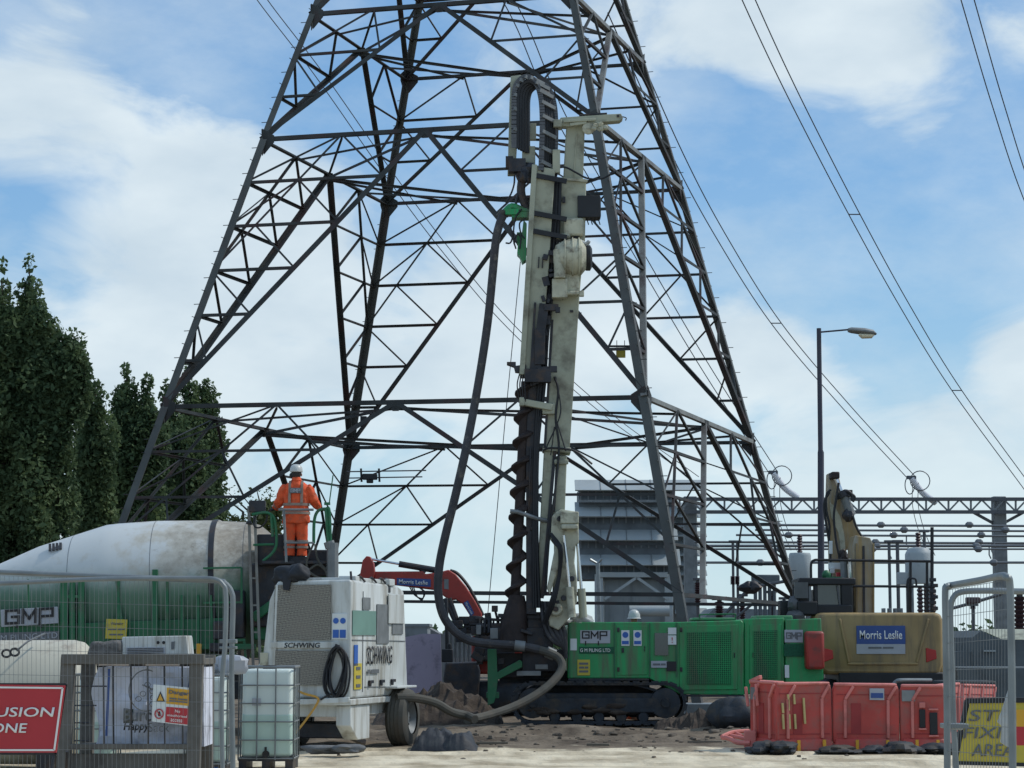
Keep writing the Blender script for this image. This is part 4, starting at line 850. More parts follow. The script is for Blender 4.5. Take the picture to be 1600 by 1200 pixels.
# chain seen obliquely: inner and outer side plates joined by rungs (strip across depth direction)
def strip(m, off):
    dep = Vector((.29, .22, -.10))
    path = smoothpath([Q(845, 270, YC), Q(846, 235, YC), Q(847, 195, YC), Q(845, 160, YC), (Q(838, 136, YC)), (Q(825, 125, YC)), (Q(812, 130, YC)), (Q(804, 146, YC)), (Q(803, 180, YC)), (Q(803, 235, YC))], 8)
    if 1:
        pp = [p+dep*off for p in path]
        for a, b in zip(pp[:-1], pp[1:]): m.bar(a-(b-a)*.08, b+(b-a)*.08, .11, .03, None if False else (b-a).cross(Vector((0, 1, 0))))
for off_ in (0, 1): part('chain_side', 'plate', rig, lambda m: strip(m, off_))
def rungs(m):
    dep = Vector((.29, .22, -.10))
    path = smoothpath([Q(845, 270, YC), Q(846, 235, YC), Q(847, 195, YC), Q(845, 160, YC), (Q(838, 136, YC)), (Q(825, 125, YC)), (Q(812, 130, YC)), (Q(804, 146, YC)), (Q(803, 180, YC)), (Q(803, 235, YC))], 8)
    for p in path[3::5]: m.bar(p-Vector((0, .03, 0)), p+dep-Vector((0, .03, 0)), .075, .06, (0, 0, 1))
part('chain_rung', 'galvd', rig, rungs)
part('chain_hoses', 'black', rig, lambda m: [m.tube([p+Vector((.29, .22, -.10))*f for p in smoothpath([Q(845, 272, YC+.04), Q(846, 235, YC+.04), Q(847, 195, YC+.04), Q(844, 160, YC+.04), Q(837, 140, YC), Q(825, 131, YC), Q(813, 136, YC), Q(807, 150, YC), Q(806, 180, YC), Q(806, 235, YC)], 5)], .05, 6) for f in (.12, .3, .48, .66, .84)])
part('chain_guide', 'cream', rig, lambda m: (m.prism([Q(u, v, .05) for u, v in ((798, 118), (814, 116), (818, 122), (812, 160), (805, 272), (793, 272), (796, 160))], (0, .2, 0)), m.box(Q(826, 245, .0), (.28, .2, .42)), m.box(Q(833, 205, .1), (.13, .15, .35))), bevel=.01)
part('chain_foot', 'dark', rig, lambda m: (m.box(Q(808, 262, -.15), (.36, .3, .28)), m.blob(Q(822, 272, -.15), (.24, .2, .22), 3, 8, .4), m.box(Q(796, 256, -.1), (.16, .2, .25)), m.tube(smoothpath([Q(804, 275, -.1), Q(803, 290, -.1), Q(798, 305, -.1), Q(790, 318, -.1)], 4), .02, 5), m.tube(smoothpath([Q(817, 275, -.1), Q(814, 300, -.1), Q(820, 320, -.1), Q(832, 335, -.1)], 4), .09, 8), m.tube(smoothpath([Q(812, 280, -.1), Q(810, 300, -.1), Q(806, 320, -.1)], 4), .03, 6)), bevel=.015)
# green swivel head
def swiv(m):
    m.prism([Q(u, v, -.2) for u, v in ((818, 346), (823, 352), (822, 408), (816, 412), (812, 402), (808, 398), (809, 385), (814, 378))], (0, .4, 0))
    m.tube(smoothpath([Q(790, 333, -.1), Q(800, 325, -.1), Q(815, 330, -.1), Q(830, 332, -.1)], 4), .09, 10); m.box(Q(818, 338, 0), (.5, .4, .12)); m.box(Q(800, 334, -.1), (.28, .3, .12)); m.box(Q(812, 372, .1), (.12, .2, .25))
part('swivel_head', 'green', rig, swiv, bevel=.012)
part('swivel_hose', 'black', rig, lambda m: [m.tube(smoothpath([Q(*a, -.25) for a in pts], 5), .018, 5) for pts in ([(822, 345), (812, 352), (814, 368), (820, 376)], [(803, 385), (808, 370), (814, 375), (812, 392)], [(797, 355), (802, 375), (808, 382)], [(790, 383), (798, 382), (803, 365)], [(815, 330), (805, 345), (802, 375), (806, 392)])])
part('swivel_elbow', 'hosed', rig, lambda m: m.tube([Q(781, 342, -.1), Q(785, 336, -.1), Q(792, 334, -.1)], .10, 10))
# concrete delivery hose
hose_path = [(786, 340), (781, 352), (775, 378), (770, 430), (763, 500), (753, 570), (741, 640), (728, 710), (712, 780), (697, 840), (688, 885), (686, 925), (693, 960), (710, 985), (735, 1001), (770, 1006), (810, 1009), (842, 1015)]
part('concrete_hose', 'hose', rig, lambda m: m.tube(smoothpath([Q(u, v, -.1-.5*(1 if v > 700 else v/1500)) for u, v in hose_path], 6), .088, 10))
part('hose_coupling', 'galvd', rig, lambda m: (m.tube([Q(804, 1008, -.6), Q(820, 1010, -.6)], .11, 12), m.tube([Q(853, 1018, -.5), Q(866, 1024, -.5)], .12, 12)))
part('ground_hose', 'hosed', rig, lambda m: m.tube(smoothpath([Q(842, 1015, -.6), Q(858, 1020, -.6), Q(872, 1028, -.6), Q(877, 1042, -.7), Q(866, 1060, -.9), Q(842, 1080, -1.2), Q(806, 1099, -1.6), Q(765, 1112, -2.2), Q(735, 1117, -3)], 7), [.07]*10+[.10]*200 if False else .085, 10))
# ---- auger
def auger(m):
    a, b = Q(822, 596, .05), Q(803, 966, .05); ax = (b-a); Lg = ax.length; ax.normalize(); x = ax.orthogonal().normalized(); y = ax.cross(x); x = Vector((1, 0, 0))-ax*ax.x; x.normalize(); y = ax.cross(x)
    m.tube([a, b], .105, 14)
    pitch = .52; n = 18; T = Lg/pitch; vs = []; fs = []; K = int(T*n)
    for i in range(K+1):
        t = i/n; ang = t*2*math.pi; c = a+ax*(t*pitch); rad = x*math.cos(ang)+y*math.sin(ang)
        # thick, clay-caked flight
        vs += [c+rad*.09-ax*.10, c+rad*.225-ax*.022, c+rad*.225+ax*.022, c+rad*.09+ax*.11]
    for i in range(K):
        for j in range(4): fs.append((i*4+j, i*4+(j+1) % 4, (i+1)*4+(j+1) % 4, (i+1)*4+j))
    fs += [(3, 2, 1, 0), (K*4, K*4+1, K*4+2, K*4+3)]; m.add(vs, fs)
    m.tube([Q(808, 930, .05), Q(806, 955, .05), Q(803, 975, .05), Q(802, 1010, .05)], [.16, .24, .27, .3], 16)
part('auger', 'rust', rig, auger)
part('guide_tube', 'dark', rig, lambda m: (m.prism([Q(u, v, -.05) for u, v in ((826, 588), (844, 588), (840, 690), (842, 760), (838, 960), (822, 960), (822, 700))], (0, .3, 0)), m.box(Q(833, 826, -.05), (.12, .1, .08)), m.bar(Q(829, 700, -.1), Q(826, 800, -.1), .03, .03)), bevel=.01)
part('auger_guide_arm', 'cream', rig, lambda m: (m.bar(Q(815, 630, -.25), Q(862, 638, -.15), .14, .14, (0, 0, 1)), m.box(Q(815, 630, -.25), (.10, .2, .18)), m.box(Q(857, 640, -.02), (.26, .3, .22))), bevel=.015)
part('auger_guide_arm', 'galvd', rig, lambda m: m.tube([Q(797, 800, -.3), Q(808, 801, -.3), Q(840, 811, -.1), Q(856, 814, 0)], .045, 8))
# ---- knuckle and rams
part('mast_knuckle', 'creamd', rig, lambda m: (m.prism([Q(u, v, -.3) for u, v in ((869, 801), (876, 797), (903, 801), (904, 850), (899, 852), (897, 880), (901, 905), (901, 940), (890, 965), (872, 985), (858, 978), (855, 955), (863, 930), (866, 880), (866, 850), (860, 842), (862, 808))], (0, .7, 0)), m.box(Q(889, 811, -.4), (.38, .3, .25)), m.box(Q(889, 825, -.42), (.34, .3, .1)), m.lathe(Q(868, 952, -.42), (0, 1, 0), [(0, .13), (.15, .16)], 16), m.prism([Q(u, v, -.5) for u, v in ((866, 860), (873, 856), (872, 890), (866, 905), (859, 930), (854, 920), (860, 890))], (0, .3, 0))), bevel=.025)
part('knuckle_pin', 'dark', rig, lambda m: [m.lathe(Q(u, v, -.46), (0, 1, 0), [(0, .05), (.1, .06)], 12) for u, v in ((877, 812), (868, 952), (893, 905), (880, 935), (874, 812))])
for k, (a, b, c) in enumerate((((880, 838), (889, 918), (893, 965)), ((901, 842), (908, 920), (911, 965)))):
    rm = part('ram', 'cream' if k else 'creamd', rig, lambda m: m.tube([Q(*b, -.45+.3*k), Q(*c, -.45+.3*k)], .085, 12)); part('ram_rod', 'chrome', rm, lambda m: m.tube([Q(*a, -.45+.3*k), Q(*b, -.45+.3*k)], .032, 8))
part('mast_hose', 'black', rig, lambda m: [m.tube(smoothpath([Q(860, 835, -.5), Q(866+3*k, 850, -.55), Q(873+2*k, 862, -.6), Q(872+k, 900, -.5), Q(860+3*k, 940, -.5), Q(848+2*k, 975, -.3)], 6), .03, 6) for k in range(3)])
rp = part('hoist_rope', 'black', rig, lambda m: m.tube([Q(813, 410, -.1), Q(789, 660, -.1), Q(762, 962, -.1)], .009, 5))
# polythene on the deck, helmet behind
single('polythene_sheet', 'blanket', lambda m: (m.blob(Q(909, 968, .3), (.26, .25, .13), 5, 9, .45), m.blob(Q(895, 973, .2), (.18, .2, .06), 7, 8, .5)), 'crumpled clear polythene lying on the front corner of the green rig body', 'sheet')
# person behind the rig (only the helmet shows)
hp = P(991, 1000, YR+3.1); hp.z = 0
pr = thing('person', 'person behind the green rig, only their white helmet and shoulders showing', 'person', hp)
hz = P(989, 958, YR+3.1).z
part('body', 'skin', pr, lambda m: m.loft([(hp+Vector((0, 0, z)), rx, ry) for z, rx, ry in ((.0, .14, .1), (.9, .17, .12), (hz-.75, .16, .11), (hz-.5, .19, .12), (hz-.34, .15, .1), (hz-.28, .06, .06), (hz-.22, .065, .075), (hz-.1, .08, .1), (hz, .06, .08))], 14))
part('jacket', 'hiviz', pr, lambda m: m.loft([(hp+Vector((0, 0, z)), rx, ry) for z, rx, ry in ((hz-1.0, .21, .15), (hz-.6, .23, .16), (hz-.42, .24, .15), (hz-.33, .17, .12), (hz-.29, .1, .09))], 16))
part('trousers', 'hiviz', pr, lambda m: [m.loft([(hp+Vector((s*.1, 0, z)), r, r) for z, r in ((.03, .09), (.5, .1), (.95, .12))], 12) for s in (-1, 1)])
part('helmet', 'helmet', pr, lambda m: m.loft([(hp+Vector((0, 0, z)), r, r*1.15) for z, r in ((hz-.12, .16), (hz-.10, .135), (hz-.03, .13), (hz+.04, .10), (hz+.075, .05), (hz+.08, .01))], 18))

# ============================================================ RED EXCAVATOR
YE = 53.0
def E_(u, v, dy=0): return P(u, v, YE)+Vector((0, dy, 0))
er = P(745, 1000, YE); er.z = 0
ex = thing('excavator', 'red excavator with its arched boom reaching left behind the white concrete pump', 'excavator', er)
bm_ = part('boom', 'red', ex, lambda m: m.prism([E_(u, v) for u, v in ((584, 893), (662, 892.5), (664, 897), (690, 893), (701, 890), (712, 897), (728, 916), (742, 938), (753, 958), (754, 990), (742, 990), (736, 965), (722, 943), (712, 937), (702, 938), (694, 932), (680, 922), (640, 917), (600, 912), (584, 908))], (0, .42, 0)), bevel=.03)
part('dipper_arm', 'red', ex, lambda m: m.prism([E_(u, v, -.12) for u, v in ((561, 908), (567, 876), (573, 869), (579, 870), (584, 880), (586, 895), (582, 912), (566, 912))], (0, .4, 0)), bevel=.02)
part('arm_ram', 'dark', ex, lambda m: (m.tube([E_(623, 881, .1), E_(682, 891, .1)], .075, 10), m.tube([E_(652, 884, .1), E_(664, 895, .1)], .06, 8)))
part('ram_rod', 'chrome', ex, lambda m: m.tube([E_(578, 873, .1), E_(623, 881, .1)], .028, 8))
sg = part('name_board', 'sign_n', bm_, lambda m: m.prism([E_(u, v, -.01) for u, v in ((620, 903), (673, 905), (673, 917), (620, 914))], (0, .01, 0)))
xd = (E_(673, 911)-E_(620, 908.5)).normalized()
text('Morris Leslie', E_(646, 909.6, -.015), .10, 'inkw', sg, xd=xd, width=.68, bold=.01)
sg = part('name_board', 'sign_n', bm_, lambda m: m.prism([E_(u, v, -.01) for u, v in ((724, 942), (731, 938), (741, 958), (736, 963))], (0, .01, 0)))
text('Morris Leslie', E_(733, 950.5, -.02), .06, 'inkw', sg, xd=(E_(739, 961)-E_(727, 940)), up=(.86, 0, .5), width=.3)
part('grey_mark', 'galvd', bm_, lambda m: m.prism([E_(u, v, -.012) for u, v in ((694, 905), (701, 905), (701, 921), (694, 920))], (0, .01, 0)))
part('boom_hose', 'black', ex, lambda m: ([m.tube(smoothpath([E_(640+3*k, 917, -.02), E_(648+2*k, 930+k, -.05), E_(660, 935+k, -.05), E_(664-k, 925, -.05), E_(655, 918, -.02)], 5), .016, 5) for k in range(3)], m.tube(smoothpath([E_(703, 891, .1), E_(716, 897, .1), E_(733, 918, .1), E_(747, 945, .1), E_(755, 962, .1)], 5), .04, 6), m.tube(smoothpath([E_(600, 912, .1), E_(612, 917, 0), E_(615, 908, .0), E_(606, 905, .1)], 5), .02, 5)))
part('boom_ram', 'dark', ex, lambda m: [m.tube([E_(695+7*k, 935, -.1), E_(712+3*k, 972, -.1)], .06, 8) for k in range(2)])
part('house', 'red', ex, lambda m: m.box((E_(790, 0).x, YE+1.2, 1.45), (1.6, 2.2, .9)), bevel=.06)
part('cab', 'dark', ex, lambda m: m.box((E_(775, 0).x, YE+.2, 1.75), (.9, .9, .9)), bevel=.06)
for dy in (0.0, 2.0): part('crawler_track', 'track', ex, lambda m: m.loft([((E_(790, 0).x-1.6+x, YE+.3+dy, .42), r, .25, (0, 0, 1), (0, 1, 0)) for x, r in ((0, .15), (.1, .3), (.4, .4), (2.8, .4), (3.1, .3), (3.2, .15))], 12))
bk = part('bucket', 'dark', ex, lambda m: m.prism([E_(u, v, -.8) for u, v in ((697, 1036), (747, 1033), (751, 1048), (748, 1088), (700, 1086), (694, 1060))], (0, .9, 0)), bevel=.03)
part('bucket_link', 'black', ex, lambda m: (m.tube([E_(698, 935, -.5), E_(699, 990, -.5), E_(700, 1030, -.5)], .05, 8), m.box(E_(700, 1024, -.6), (.26, .3, .3)), m.box(E_(703, 1014, -.6), (.1, .2, .25))), bevel=.02)
part('engine_clutter', 'dark', ex, lambda m: [m.box(E_(random.Random(k).uniform(708, 762), random.Random(k+50).uniform(968, 1000), -.3+.02*k), (.25, .2, .18)) for k in range(12)], bevel=.01)

# ============================================================ YELLOW EXCAVATOR
YY = 49.5
def G(u, v, dy=0): return P(u, v, YY)+Vector((0, dy, 0))
yr = P(1373, 1000, YY+1.5); yr.z = 0
ye = thing('excavator', 'large ochre yellow excavator seen from behind with its boom raised, right of the rig', 'excavator', yr)
def cw(m):
    # rounded counterweight: outline rings receding and curving
    outl = [(1272, 966), (1276, 959), (1284, 957), (1462, 957), (1470, 960), (1473, 968), (1473, 1040), (1468, 1054), (1290, 1054), (1276, 1045)]
    c = Vector((G(1373, 0).x, 0, G(0, 1005).z)); rings = []
    for s, dy in ((.93, -.10), (.975, -.05), (1, .05), (1, .75)):
        rings.append([Vector((c.x+(p.x-c.x)*s, YY+dy, c.z+(p.z-c.z)*(s if s < 1 else 1))) for p in [G(*q) for q in outl]])
    n = len(outl); vs = [p for r in rings for p in r]
    m.add(vs, [(i*n+k, i*n+(k+1) % n, (i+1)*n+(k+1) % n, (i+1)*n+k) for i in range(3) for k in range(n)]+[tuple(range(n)), tuple(range(3*n, 4*n))])
cwt = part('counterweight', 'yellow', ye, cw, bevel=.03)
part('rim', 'yellow', cwt, lambda m: (m.bar(G(1311, 967, -.12), G(1325, 1035, -.12), .05, .05), m.bar(G(1449, 967, -.12), G(1431, 1035, -.12), .05, .05), m.bar(G(1323, 1037, -.12), G(1433, 1037, -.12), .05, .05)), bevel=.015)
for u in (1292, 1453): part('tail_lamp', 'lens', cwt, lambda m: m.prism([G(u+a, v, -.12) for a, v in ((-8, 1012), (8, 1016), (9, 1029), (-7, 1035))], (0, .06, 0)), bevel=.01)
sg = part('name_board', 'sign_n', cwt, lambda m: m.box(G(1375, 992, -.115), (1.07, .02, .40)), bevel=.005); text('Morris Leslie', G(1375, 992, -.128), .19, 'inkw', sg, width=.93, bold=.012)
sg = part('phone_board', 'sign_g', cwt, lambda m: m.box(G(1375, 1014, -.112), (1.07, .02, .22)), bevel=.005); text('~5 4', G(1375, 1012, -.124), .07, 'inkg', sg, width=.55)
part('house', 'yellow', ye, lambda m: m.box((yr.x, YY+2.0, 1.55), (2.6, 2.6, 1.0)), bevel=.06)
part('chassis', 'black', ye, lambda m: m.box((yr.x, YY+1.0, .85), (2.3, 2.2, .5)), bevel=.04)
for s in (-1, 1):
    tk = part('crawler_track', 'track', ye, lambda m: m.loft([((yr.x+s*1.2, YY+.1+y, .48), .3, r, (1, 0, 0), (0, 0, 1)) for y, r in ((0, .2), (.08, .34), (.3, .46), (3.4, .46), (3.7, .34), (3.8, .2))], 16))
cab = part('cab', 'black', ye, lambda m: [m.box(G(u, v, dy), d) for u, v, dy, d in ((1295, 908, .9, (1.25, 1.4, .16)), (1258, 932, .3, (.24, .12, .75)), (1277, 930, .3, (.1, .1, .6)), (1326, 932, .3, (.26, .14, .75)), (1290, 953, .9, (1.25, 1.4, .24)), (1256, 932, 1.5, (.12, .12, .75)), (1326, 932, 1.5, (.14, .12, .75)), (1262, 950, .2, (.45, .3, .3)), (1240, 950, .6, (.5, .5, .35)))], bevel=.03)
part('window', 'glass', cab, lambda m: (m.box(G(1300, 931, .32), (.62, .02, .6)),))
part('cab_detail', 'plate', cab, lambda m: (m.box(G(1253, 922, .15), (.3, .1, .35)), m.bar(G(1311, 914, .28), G(1316, 950, .28), .04, .04), m.box(G(1290, 938, .9), (.35, .3, .5)), m.blob(G(1242, 945, .2), (.16, .14, .2), 6, 7, .3), m.blob(G(1245, 964, .1), (.18, .14, .16), 3, 7, .3)))
part('beacon', 'greenf', cab, lambda m: (m.blob(G(1297, 897, .6), (.10, .1, .11), 1, 8, .05), m.box(G(1308, 902, .6), (.35, .2, .06))))
# boom and dipper
bmy = part('boom', 'yboom', ye, lambda m: m.prism([G(u, v, 1.0) for u, v in ((1347, 968), (1377, 968), (1377, 850), (1371, 837), (1347, 833), (1343, 850))], (0, .8, 0)), bevel=.02)
part('boom_edge', 'creamd' if False else 'yellow', bmy, lambda m: [m.bar(G(u, 846, .97), G(u, 965, .97), .035, .04) for u in (1349, 1376)])
part('boom_stain', 'dark', bmy, lambda m: m.bar(G(1360, 850, .985), G(1361, 960, .985), .05, .02))
part('dipper_arm', 'yboom', ye, lambda m: (m.prism([G(u, v, 2.2) for u, v in ((1322, 905), (1345, 905), (1346, 850), (1374, 850), (1366, 822), (1354, 792), (1345, 764), (1338, 752), (1332, 728), (1317, 727), (1316, 760), (1313, 790), (1320, 840))], (0, .5, 0))), bevel=.03)
part('dipper_face', 'creamd', ye, lambda m: m.prism([G(u, v, 2.16) for u, v in ((1318, 775), (1326, 782), (1336, 800), (1342, 830), (1344, 858), (1337, 862), (1332, 825), (1321, 800))], (0, .05, 0)), bevel=.01)
part('dipper_tip', 'rust', ye, lambda m: m.box(G(1324, 733, 2.1), (.19, .6, .16)), bevel=.03)
part('bucket_ram', 'galvd', ye, lambda m: m.tube([G(1337, 760, 2.0), G(1352, 798, 2.0)], [.10, .11], 12)); part('ram_rod', 'chrome', ye, lambda m: m.tube([G(1324, 733, 2.0), G(1336, 762, 2.0)], .055, 10))
part('ram_collar', 'dark', ye, lambda m: (m.tube([G(1335, 760, 2.0), G(1339, 768, 2.0)], .15, 12), m.tube(smoothpath([G(1326, 768, 1.95), G(1340, 758, 1.9), G(1351, 764, 1.9), G(1353, 775, 1.9)], 4), .04, 6), m.box(G(1347, 762, 2), (.16, .2, .16)), m.blob(G(1346, 797, 1.95), (.11, .1, .16), 4, 8, .3), m.blob(G(1338, 866, 1.95), (.12, .1, .18), 5, 8, .4)), bevel=.01)
part('boom_ram', 'chrome', ye, lambda m: m.tube([G(1342, 870, 1.2), G(1346, 960, 1.2)], .055, 10)); part('boom_ram', 'galvd', ye, lambda m: m.tube([G(1334, 870, 1.5), G(1338, 958, 1.5)], .09, 10))
part('arm_hose', 'black', ye, lambda m: [m.tube(smoothpath([G(*a, 1.9) for a in pts], 6), .028, 6) for pts in ([(1317, 756), (1310, 765), (1310, 790), (1315, 815), (1314, 840)], [(1315, 760), (1306, 780), (1311, 820), (1316, 850), (1317, 900)], [(1350, 762), (1356, 768), (1353, 776)], [(1352, 796), (1358, 815), (1366, 830), (1374, 840), (1379, 850)], [(1330, 745), (1326, 770), (1322, 800), (1326, 840), (1332, 868)], [(1376, 880), (1380, 900), (1386, 915), (1383, 928)])])
part('work_lamp', 'whitep', ye, lambda m: (m.box(G(1324, 880, 1.9), (.3, .1, .15)), m.box(G(1317, 850, 1.9), (.08, .08, .3)), m.box(G(1319, 887, 1.85), (.1, .1, .14))), bevel=.01)
part('amber_panel', 'sign_r', ye, lambda m: m.box(G(1328, 898, 1.7), (.12, .1, .2)), bevel=.01)
# handrails
def rails(m):
    r = .03
    m.tube(smoothpath([G(1272, 905, .5), G(1272, 880, .5), G(1277, 874, .5), G(1284, 873.5, .5)], 4)+[G(1465, 876, .5)], r, 7); m.tube([G(1338, 915, .5), G(1465, 916, .5)], r, 7)
    for u, v0 in ((1429, 876), (1455, 876), (1463, 822)): m.tube([G(u, v0, .5), G(u, 958, .5)], r*(1.3 if v0 < 850 else 1), 7)
    m.tube(smoothpath([G(1422, 916, .4), G(1424, 904, .4), G(1430, 903, .4), G(1436, 905, .4), G(1437, 916, .4)], 4), .022, 6); m.tube([G(1424, 905, .4), G(1424, 958, .4)], .022, 6)
part('handrail', 'black', ye, rails)
part('mirror_rack', 'dark', ye, lambda m: [m.box(G(1464+3*(k % 2), 905+9*k, .5), (.14, .1, .08)) for k in range(6)], bevel=.01)

# ============================================================ DARK HEAP between rig and barriers
single('covered_heap', 'track', lambda m: m.blob(P(1150, 1118, 43.6), (.5, .5, .36), 12, 12, .25), 'dark rounded covered heap between the rig tracks and the red barriers', 'heap')
# ============================================================ MIXER TRUCK
YM = 42.5
def D(u, v, dy=0): return P(u, v, YM)+Vector((0, dy, 0))
mr_ = P(200, 1000, YM+1.2); mr_.z = 0
mx_t = thing('mixer_truck', 'concrete mixer truck with a big dusty white drum and green frame on the left', 'mixer truck', mr_)
def drummat():
    m = bpy.data.materials.new('drum paint'); m.use_nodes = True; t = m.node_tree; b = t.nodes['Principled BSDF']; b.inputs['Roughness'].default_value = .5
    tcn = N(t, 'ShaderNodeTexCoord'); se = N(t, 'ShaderNodeSeparateXYZ'); t.links.new(tcn.outputs['Object'], se.inputs[0])
    n1 = N(t, 'ShaderNodeTexNoise'); n1.inputs['Scale'].default_value = 2.2; n1.inputs['Detail'].default_value = 8; n1.inputs['Roughness'].default_value = .62; t.links.new(tcn.outputs['Object'], n1.inputs['Vector'])
    # cement dust thickens to the rear end
    mrr = N(t, 'ShaderNodeMapRange'); t.links.new(se.outputs[0], mrr.inputs[0]); mrr.inputs[1].default_value = -.6; mrr.inputs[2].default_value = 2.6; mrr.inputs[3].default_value = -.12; mrr.inputs[4].default_value = .30
    s = mth('ADD', n1.outputs[0], mrr.outputs[0], t=t); cr_ = N(t, 'ShaderNodeValToRGB'); t.links.new(s, cr_.inputs[0]); e = cr_.color_ramp.elements
    e[0].position = .45; e[0].color = (.54, .565, .56, 1); e[1].position = .85; e[1].color = (.27, .24, .19, 1); e2 = e.new(.60); e2.color = (.47, .455, .40, 1)
    n9 = N(t, 'ShaderNodeTexNoise'); n9.inputs['Scale'].default_value = 9; n9.inputs['Detail'].default_value = 8; n9.inputs['Roughness'].default_value = .7; t.links.new(tcn.outputs['Object'], n9.inputs['Vector'])
    r9 = N(t, 'ShaderNodeMapRange'); t.links.new(mth('ADD', n9.outputs[0], mrr.outputs[0], t=t), r9.inputs[0]); r9.inputs[1].default_value = .62; r9.inputs[2].default_value = .92; r9.inputs[4].default_value = .75
    m9 = N(t, 'ShaderNodeMix', data_type='RGBA'); t.links.new(r9.outputs[0], m9.inputs[0]); t.links.new(cr_.outputs[0], m9.inputs[6]); m9.inputs[7].default_value = (.17, .15, .12, 1)
    # green tint comes in over the lower shell
    zz = mth('ADD', se.outputs[2], mth('MULTIPLY', n1.outputs[0], .5, t=t), t=t); mz = N(t, 'ShaderNodeMapRange', interpolation_type='SMOOTHSTEP'); t.links.new(zz, mz.inputs[0]); mz.inputs[1].default_value = 2.85; mz.inputs[2].default_value = 3.5; mz.inputs[3].default_value = .94; mz.inputs[4].default_value = 0
    mx2 = N(t, 'ShaderNodeMix', data_type='RGBA'); t.links.new(mz.outputs[0], mx2.inputs[0]); t.links.new(m9.outputs[2], mx2.inputs[6]); mx2.inputs[7].default_value = (.05, .145, .085, 1)
    t.links.new(mx2.outputs[2], b.inputs['Base Color'])
    return m
k_ = F/(YM+1.3)
ax0, ax1 = P(-110, 945, YM+1.3), P(425, 912, YM+1.3)
axd = (ax1-ax0).normalized()
prof = [(0, 22), (60, 38), (110, 56), (175, 80), (282, 107), (300, 108), (360, 108.5), (445, 104), (458, 103.5), (460, 102), (500, 98), (520, 92), (535, 78), (552, 60)]
drum = part('drum', drummat(), mx_t, lambda m: m.lathe(ax0, axd, [(a/k_, r/k_) for a, r in prof], 64))
part('drum_seam', 'inkg', drum, lambda m: m.lathe(ax0, axd, [(281.6/k_, 106.4/k_), (282.6/k_, 106.8/k_), (283.6/k_, 106.6/k_)], 64, cap=False))
part('roller_ring', 'dark', drum, lambda m: m.lathe(ax0, axd, [(447/k_, 102/k_), (448/k_, 105/k_), (456/k_, 105/k_), (457/k_, 101/k_)], 64, cap=False))
part('drum_marks', 'ink', drum, lambda m: [m.bar(P(78+5.5*k, 850+k*-.6, YM+.75), P(78+5.5*k, 861-k, YM+.55), .018, .05) for k in range(4)])
for s_ in (110, 232, 360, 500): part('weld_seam', 'inkg', drum, lambda m: m.lathe(ax0, axd, [((s_-.4)/k_, (np.interp(s_, [p[0] for p in prof], [p[1] for p in prof])+.2)/k_), ((s_+.4)/k_, (np.interp(s_, [p[0] for p in prof], [p[1] for p in prof])+.35)/k_)], 64, cap=False))
fr = part('chassis', 'track', mx_t, lambda m: (m.box((D(170, 0).x, YM+1.3, .85), (7.2, 1.0, .35)), m.box((D(180, 0).x, YM+1.3, 1.15), (6.6, .8, .3))), bevel=.02)
for i, u in enumerate((-40, 75, 190, 300)):
    for s in (-1, 1):
        w_ = part('wheel', 'black', mx_t, lambda m: m.lathe((D(u, 0).x, YM+1.3+s*1.0-.15, .5), (0, 1, 0), [(0, .3), (.01, .46), (.04, .5), (.26, .5), (.29, .46), (.3, .3)], 28))
        part('hub', 'galvd', w_, lambda m: m.lathe((D(u, 0).x, YM+1.3+s*1.0-.17, .5), (0, 1, 0), [(0, .08), (.03, .2), (.05, .28)], 18))
def frame(m):
    y = -.05
    for u, v0, v1, w in ((101, 905, 1010, .13), (114, 905, 1010, .10), (128, 905, 1010, .11), (186, 900, 1010, .05), (285, 930, 1030, .05), (310, 930, 1030, .05), (243, 890, 1010, .10), (262, 905, 1010, .05)): m.bar(D(u, v0, y), D(u, v1, y), w, .06)
    m.bar(D(98, 932, y), D(132, 932, y), .05, .05, (0, 0, 1)); m.bar(D(182, 900, y), D(196, 1010, y), .04, .04)
    m.bar(D(-60, 1010, y), D(400, 1010, y), .10, .1, (0, 0, 1)); m.bar(D(45, 905, y), D(45, 948, y), .03, .03)
    for v in (888, 942): m.bar(D(318, v, y), D(378, v-1, y), .035, .035, (0, 0, 1))
    m.bar(D(378, 887, y), D(378, 943, y), .04, .04); m.bar(D(330, 930, y), D(333, 1012, y), .04, .04)
    m.bar(D(362, 1000, y), D(384, 1000, y), .05, .05, (0, 0, 1)); m.bar(D(382, 1000, y), D(385, 1035, y), .04, .04)
part('side_frame', 'greenf', mx_t, frame)
part('side_panel', 'greenf', mx_t, lambda m: (m.prism([D(u, v, .0) for u, v in ((-80, 958), (98, 950), (98, 1012), (-80, 1012))], (0, .06, 0)), m.prism([D(u, v, .02) for u, v in ((98, 975), (360, 965), (360, 1012), (98, 1012))], (0, .06, 0))), bevel=.01)
part('rear_panel', 'greenf', mx_t, lambda m: (m.prism([D(u, v, .15) for u, v in ((405, 880), (440, 860), (500, 880), (520, 900), (515, 1000), (395, 1000), (392, 930))], (0, .5, 0)), m.prism([D(u, v, .1) for u, v in ((500, 905), (410, 925), (395, 905), (415, 875), (450, 892), (495, 895))], (0, .3, 0))), bevel=.03)
sg = part('name_board', 'sign_g', mx_t, lambda m: m.prism([D(u, v, -.12) for u, v in ((3, 953), (92, 948), (93, 974), (4, 980))], (0, .03, 0)), bevel=.008)
xd = (D(92, 948)-D(3, 953)); gmp(D(48, 962.5, -.13), .235, .88, 'ink', sg, xd=xd)
part('stripe', 'ink', sg, lambda m: [m.box(D(u, 979, -.13), (.035, .01, .06)) for u in (29, 67)])
